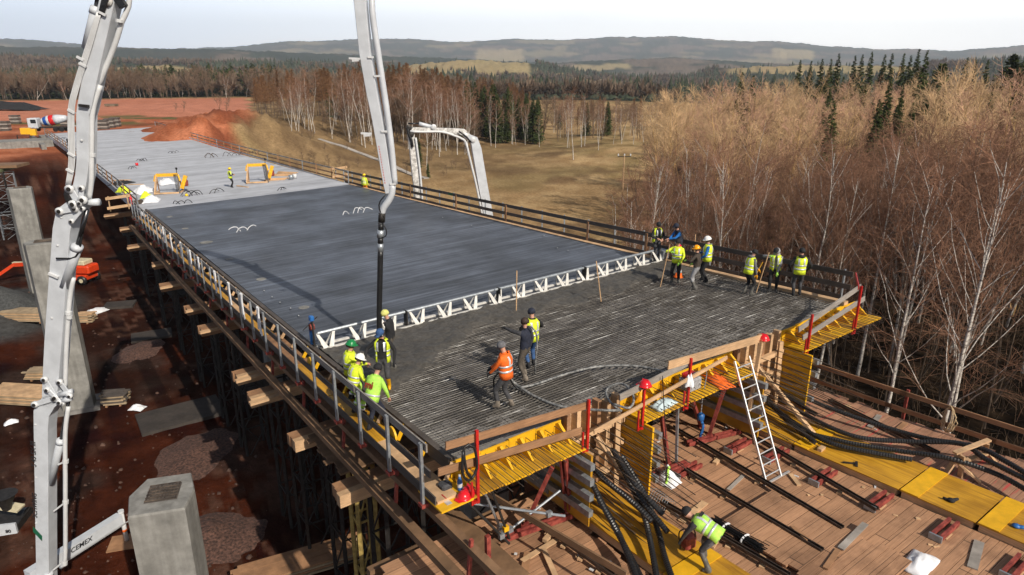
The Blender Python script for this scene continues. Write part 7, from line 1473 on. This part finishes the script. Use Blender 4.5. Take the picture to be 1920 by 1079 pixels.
person('worker in black with a pale yellow beanie guiding the end hose', I_, -80, 1.80, lean=6, hands=(opx(713, 626, .12) + Vector((.10, -.05, 0)), opx(713, 600, .12) + Vector((.08, .06, 0))), hat=('beanie', CLOTH['beanie']), top='black', trousers='khaki', boots=RUBBERG, boot_h=.36, feet=((.12, .18), (-.12, -.14)), head=(25, -10))
person('man in a blue cap, open reflective vest and yellow rubber boots facing the camera', DK(722, 731, -.02), 182, 1.80, hands=((.42, .22, 1.0), (-.30, .06, .86)), vest=(HIVIS, 1.5), hat=('cap', CLOTH['blue'] if False else CLOTH['jeans']), top='black', trousers='dgrey', boots=RUBBERY, boot_h=.36, hand=BK, head=(25, 25))
person('man in a green helmet and full hi vis yellow suit at the left rail', DK(662, 753, -.38), 70, 1.80, lean=3, hands=((.10, .42, 1.08), (-.15, .36, 1.0)), vest=(HIVIS,), stripes='jacket', hat=('helmet', HELM['green']), top=HIVIS, trousers=HIGREEN, boots=BK, legstripes=True, head=(15, 0))
person('stooping man in a white helmet and hi vis suit beside the mi jacket', DK(670, 778, -.38), 55, 1.72, lean=16, hands=((.18, .34, .95), (-.2, .30, .9)), vest=(HIVIS,), stripes='jacket', hat=('helmet', HELM['white']), top=HIVIS, trousers=HIGREEN, boots=BK, legstripes=True, head=(30, 0))
_, wp, T, fw_, sx_, up_ = person('dark haired man whose lime jacket reads mi on the back', DK(705, 806, -.38), 28, 1.78, lean=22, hands=((.24, .26, .84), (-.28, .30, .86)), vest=(HIGREEN,), stripes='jacket', top=HIGREEN, trousers='navy', boots=BK, hair=BK, feet=((.12, .24), (-.10, -.14)), head=(30, 0), lettering=True)
text_mesh('mi', .25, wp(T(.22, -.196, -.125)), sx_, up_, REDTXT, _, name='jacket_lettering', depth=.006)
person('worker in an orange jacket and grey beanie holding the vibrator hose', DK(948, 765, H_), -68, 1.80, lean=5, hands=((.06, .40, .98), (-.10, .36, .92)), vest=(HIORANGE,), stripes='jacket', hat=('beanie', CLOTH['grey']), top=HIORANGE, trousers='dgrey', boots=CLOTH['tan'], hand=BK, feet=((.10, -.14), (-.10, .16)), head=(25, 0))
person('bare headed worker in a dark jacket stretching out an arm over the bars', DK(985, 711, H_), -55, 1.80, hands=((.28, .05, .85), (-.12, .62, 1.38)), hat=None, top='navy', sleeves='dgrey', trousers='khaki', boots=CLOTH['tan'], hand=BK, feet=((.14, .10), (-.13, -.12)), head=(10, -15))
person('worker in a navy beanie and yellow vest with a hose over the shoulder', DK(997, 690, H_), -25, 1.80, hands=((.22, .30, 1.12), (-.12, .34, 1.10)), vest=(HIVIS,), hat=('beanie', CLOTH['navy']), top='black', trousers='jeans', boots=BK, head=(15, 0))
Q_, wq, TQ, fq, sq_, uq = person('worker bending far over on the yellow run in a striped lime vest', DK(1322, 1060, HP + .2), -52, 1.80, lean=72, hipdrop=.06, hands=((.12, .62, .35), (-.14, .60, .32)), vest=(HIGREEN,), top='dgrey', trousers='grey', boots=RUBBERG, hand=BK, hair=BK, feet=((.20, .10), (-.20, -.16)), boot_h=.40, head=(60, 0), pole=(.5, -.2, 1))
MB().hexa([wq(TQ(a, -.20 - b, c)) for b in (0, .006) for a, c in ((.40, -.08), (.40, .08), (.47, .08), (.47, -.08))]).build('back_label', BK, Q_)
# tools the people hold, helmets left on posts
def rod(label, a, b, r=.018, mat=WOODL, ha=0.0):
    A = DK(a[0], a[1], ha); d = ray(*b); B = d * (A.y * .995 / d.y); tag(MB().tube([A, B], r, 7).build('levelling_rod', mat), label, 'rod')
rod('long wooden rod held by the yellow jacket worker', (1238, 538), (1256, 458)); rod('wooden rod standing upright behind the brown top worker', (1301, 492), (1304, 440), ha=.02); rod('long wooden rod the grey hooded worker rests on', (1418, 549), (1442, 474)); rod('short yellow stick held by the black hooded worker', (1412, 525), (1430, 492), mat=YMACH)
hose('black vibrator hose hanging from the hands of the orange worker to the bars', [(928, 745, .0), (927, 735, .25), (926, 712, .65), (935, 700, .85), (948, 700, .88), (957, 712, .6), (965, 725, .2), (985, 738, .03)], .022, BLACK); hose('dark hose looped over the shoulder of the navy beanie worker', [(1003, 702, .0), (1004, 680, .45), (1007, 645, 1.0), (1004, 622, 1.4), (992, 612, 1.55), (985, 622, 1.3), (992, 640, .9), (990, 655, .7), (975, 678, .3), (968, 685, .1)], .024, HOSEG)
def loose_helmet(label, P, mat, rz=0.0, sc=1.0):
    e = empty('safety_helmet', P, label, 'helmet'); mb = MB(); r = .135 * sc; mb.lathe(P, [(r + .02, 0), (r + .02, .008), (r, .012)] + [(r * math.cos(a), .012 + r * math.sin(a)) for a in [math.pi / 2 * i / 6 for i in range(6)]] + [(.005, .012 + r)], 18); mb.build('shell', mat, e, True)
    d = Vector((math.cos(rz), math.sin(rz), 0)); x = Vector((-d.y, d.x, 0)); c = P + d * r * .9; MB().prism([c - x * .1, c - x * .07 + d * .075, c + x * .07 + d * .075, c + x * .1], (0, 0, .012)).build('peak', mat, e); MB().bar(P + Vector((0, 0, r + .01)) - d * .08, P + Vector((0, 0, r + .01)) + d * .08, .035, .014).build('ridge', mat, e)
loose_helmet('red helmet hung on the red post of the middle end rail', W(10.02, 11.12, .56), HELM['red'], 2.6, 1.1); loose_helmet('red helmet hung on the timber post by the right web', W(10.02, 15.85, .52), HELM['red'], 2.6, 1.1); loose_helmet('red helmet lying farther left on the yellow corner board', W(10.12, 6.02, -.42), HELM['red'], 4.0, 1.05); loose_helmet('red helmet lying next to the red corner post', W(10.22, 6.2, -.42), HELM['red'], 5.0, 1.05)
# ================================================================= air
hz = MB().box((0, 0, 215), 16800, 16800, 720); hzo = hz.build('haze', M('x', (1, 1, 1)), None); hzo.data.materials.clear()
hm = bpy.data.materials.new('pale_air'); hm.use_nodes = True; hm.node_tree.nodes.clear()
ho = N(hm.node_tree, 'ShaderNodeOutputMaterial'); pv = N(hm.node_tree, 'ShaderNodeVolumePrincipled'); pv.inputs['Color'].default_value = (.80, .88, 1.0, 1); pv.inputs['Density'].default_value = 1.3e-4; pv.inputs['Anisotropy'].default_value = .05
hm.node_tree.links.new(pv.outputs[0], ho.inputs['Volume']); hzo.data.materials.append(hm); tag(hzo, 'pale haze over the far hills', 'haze', kind='stuff')
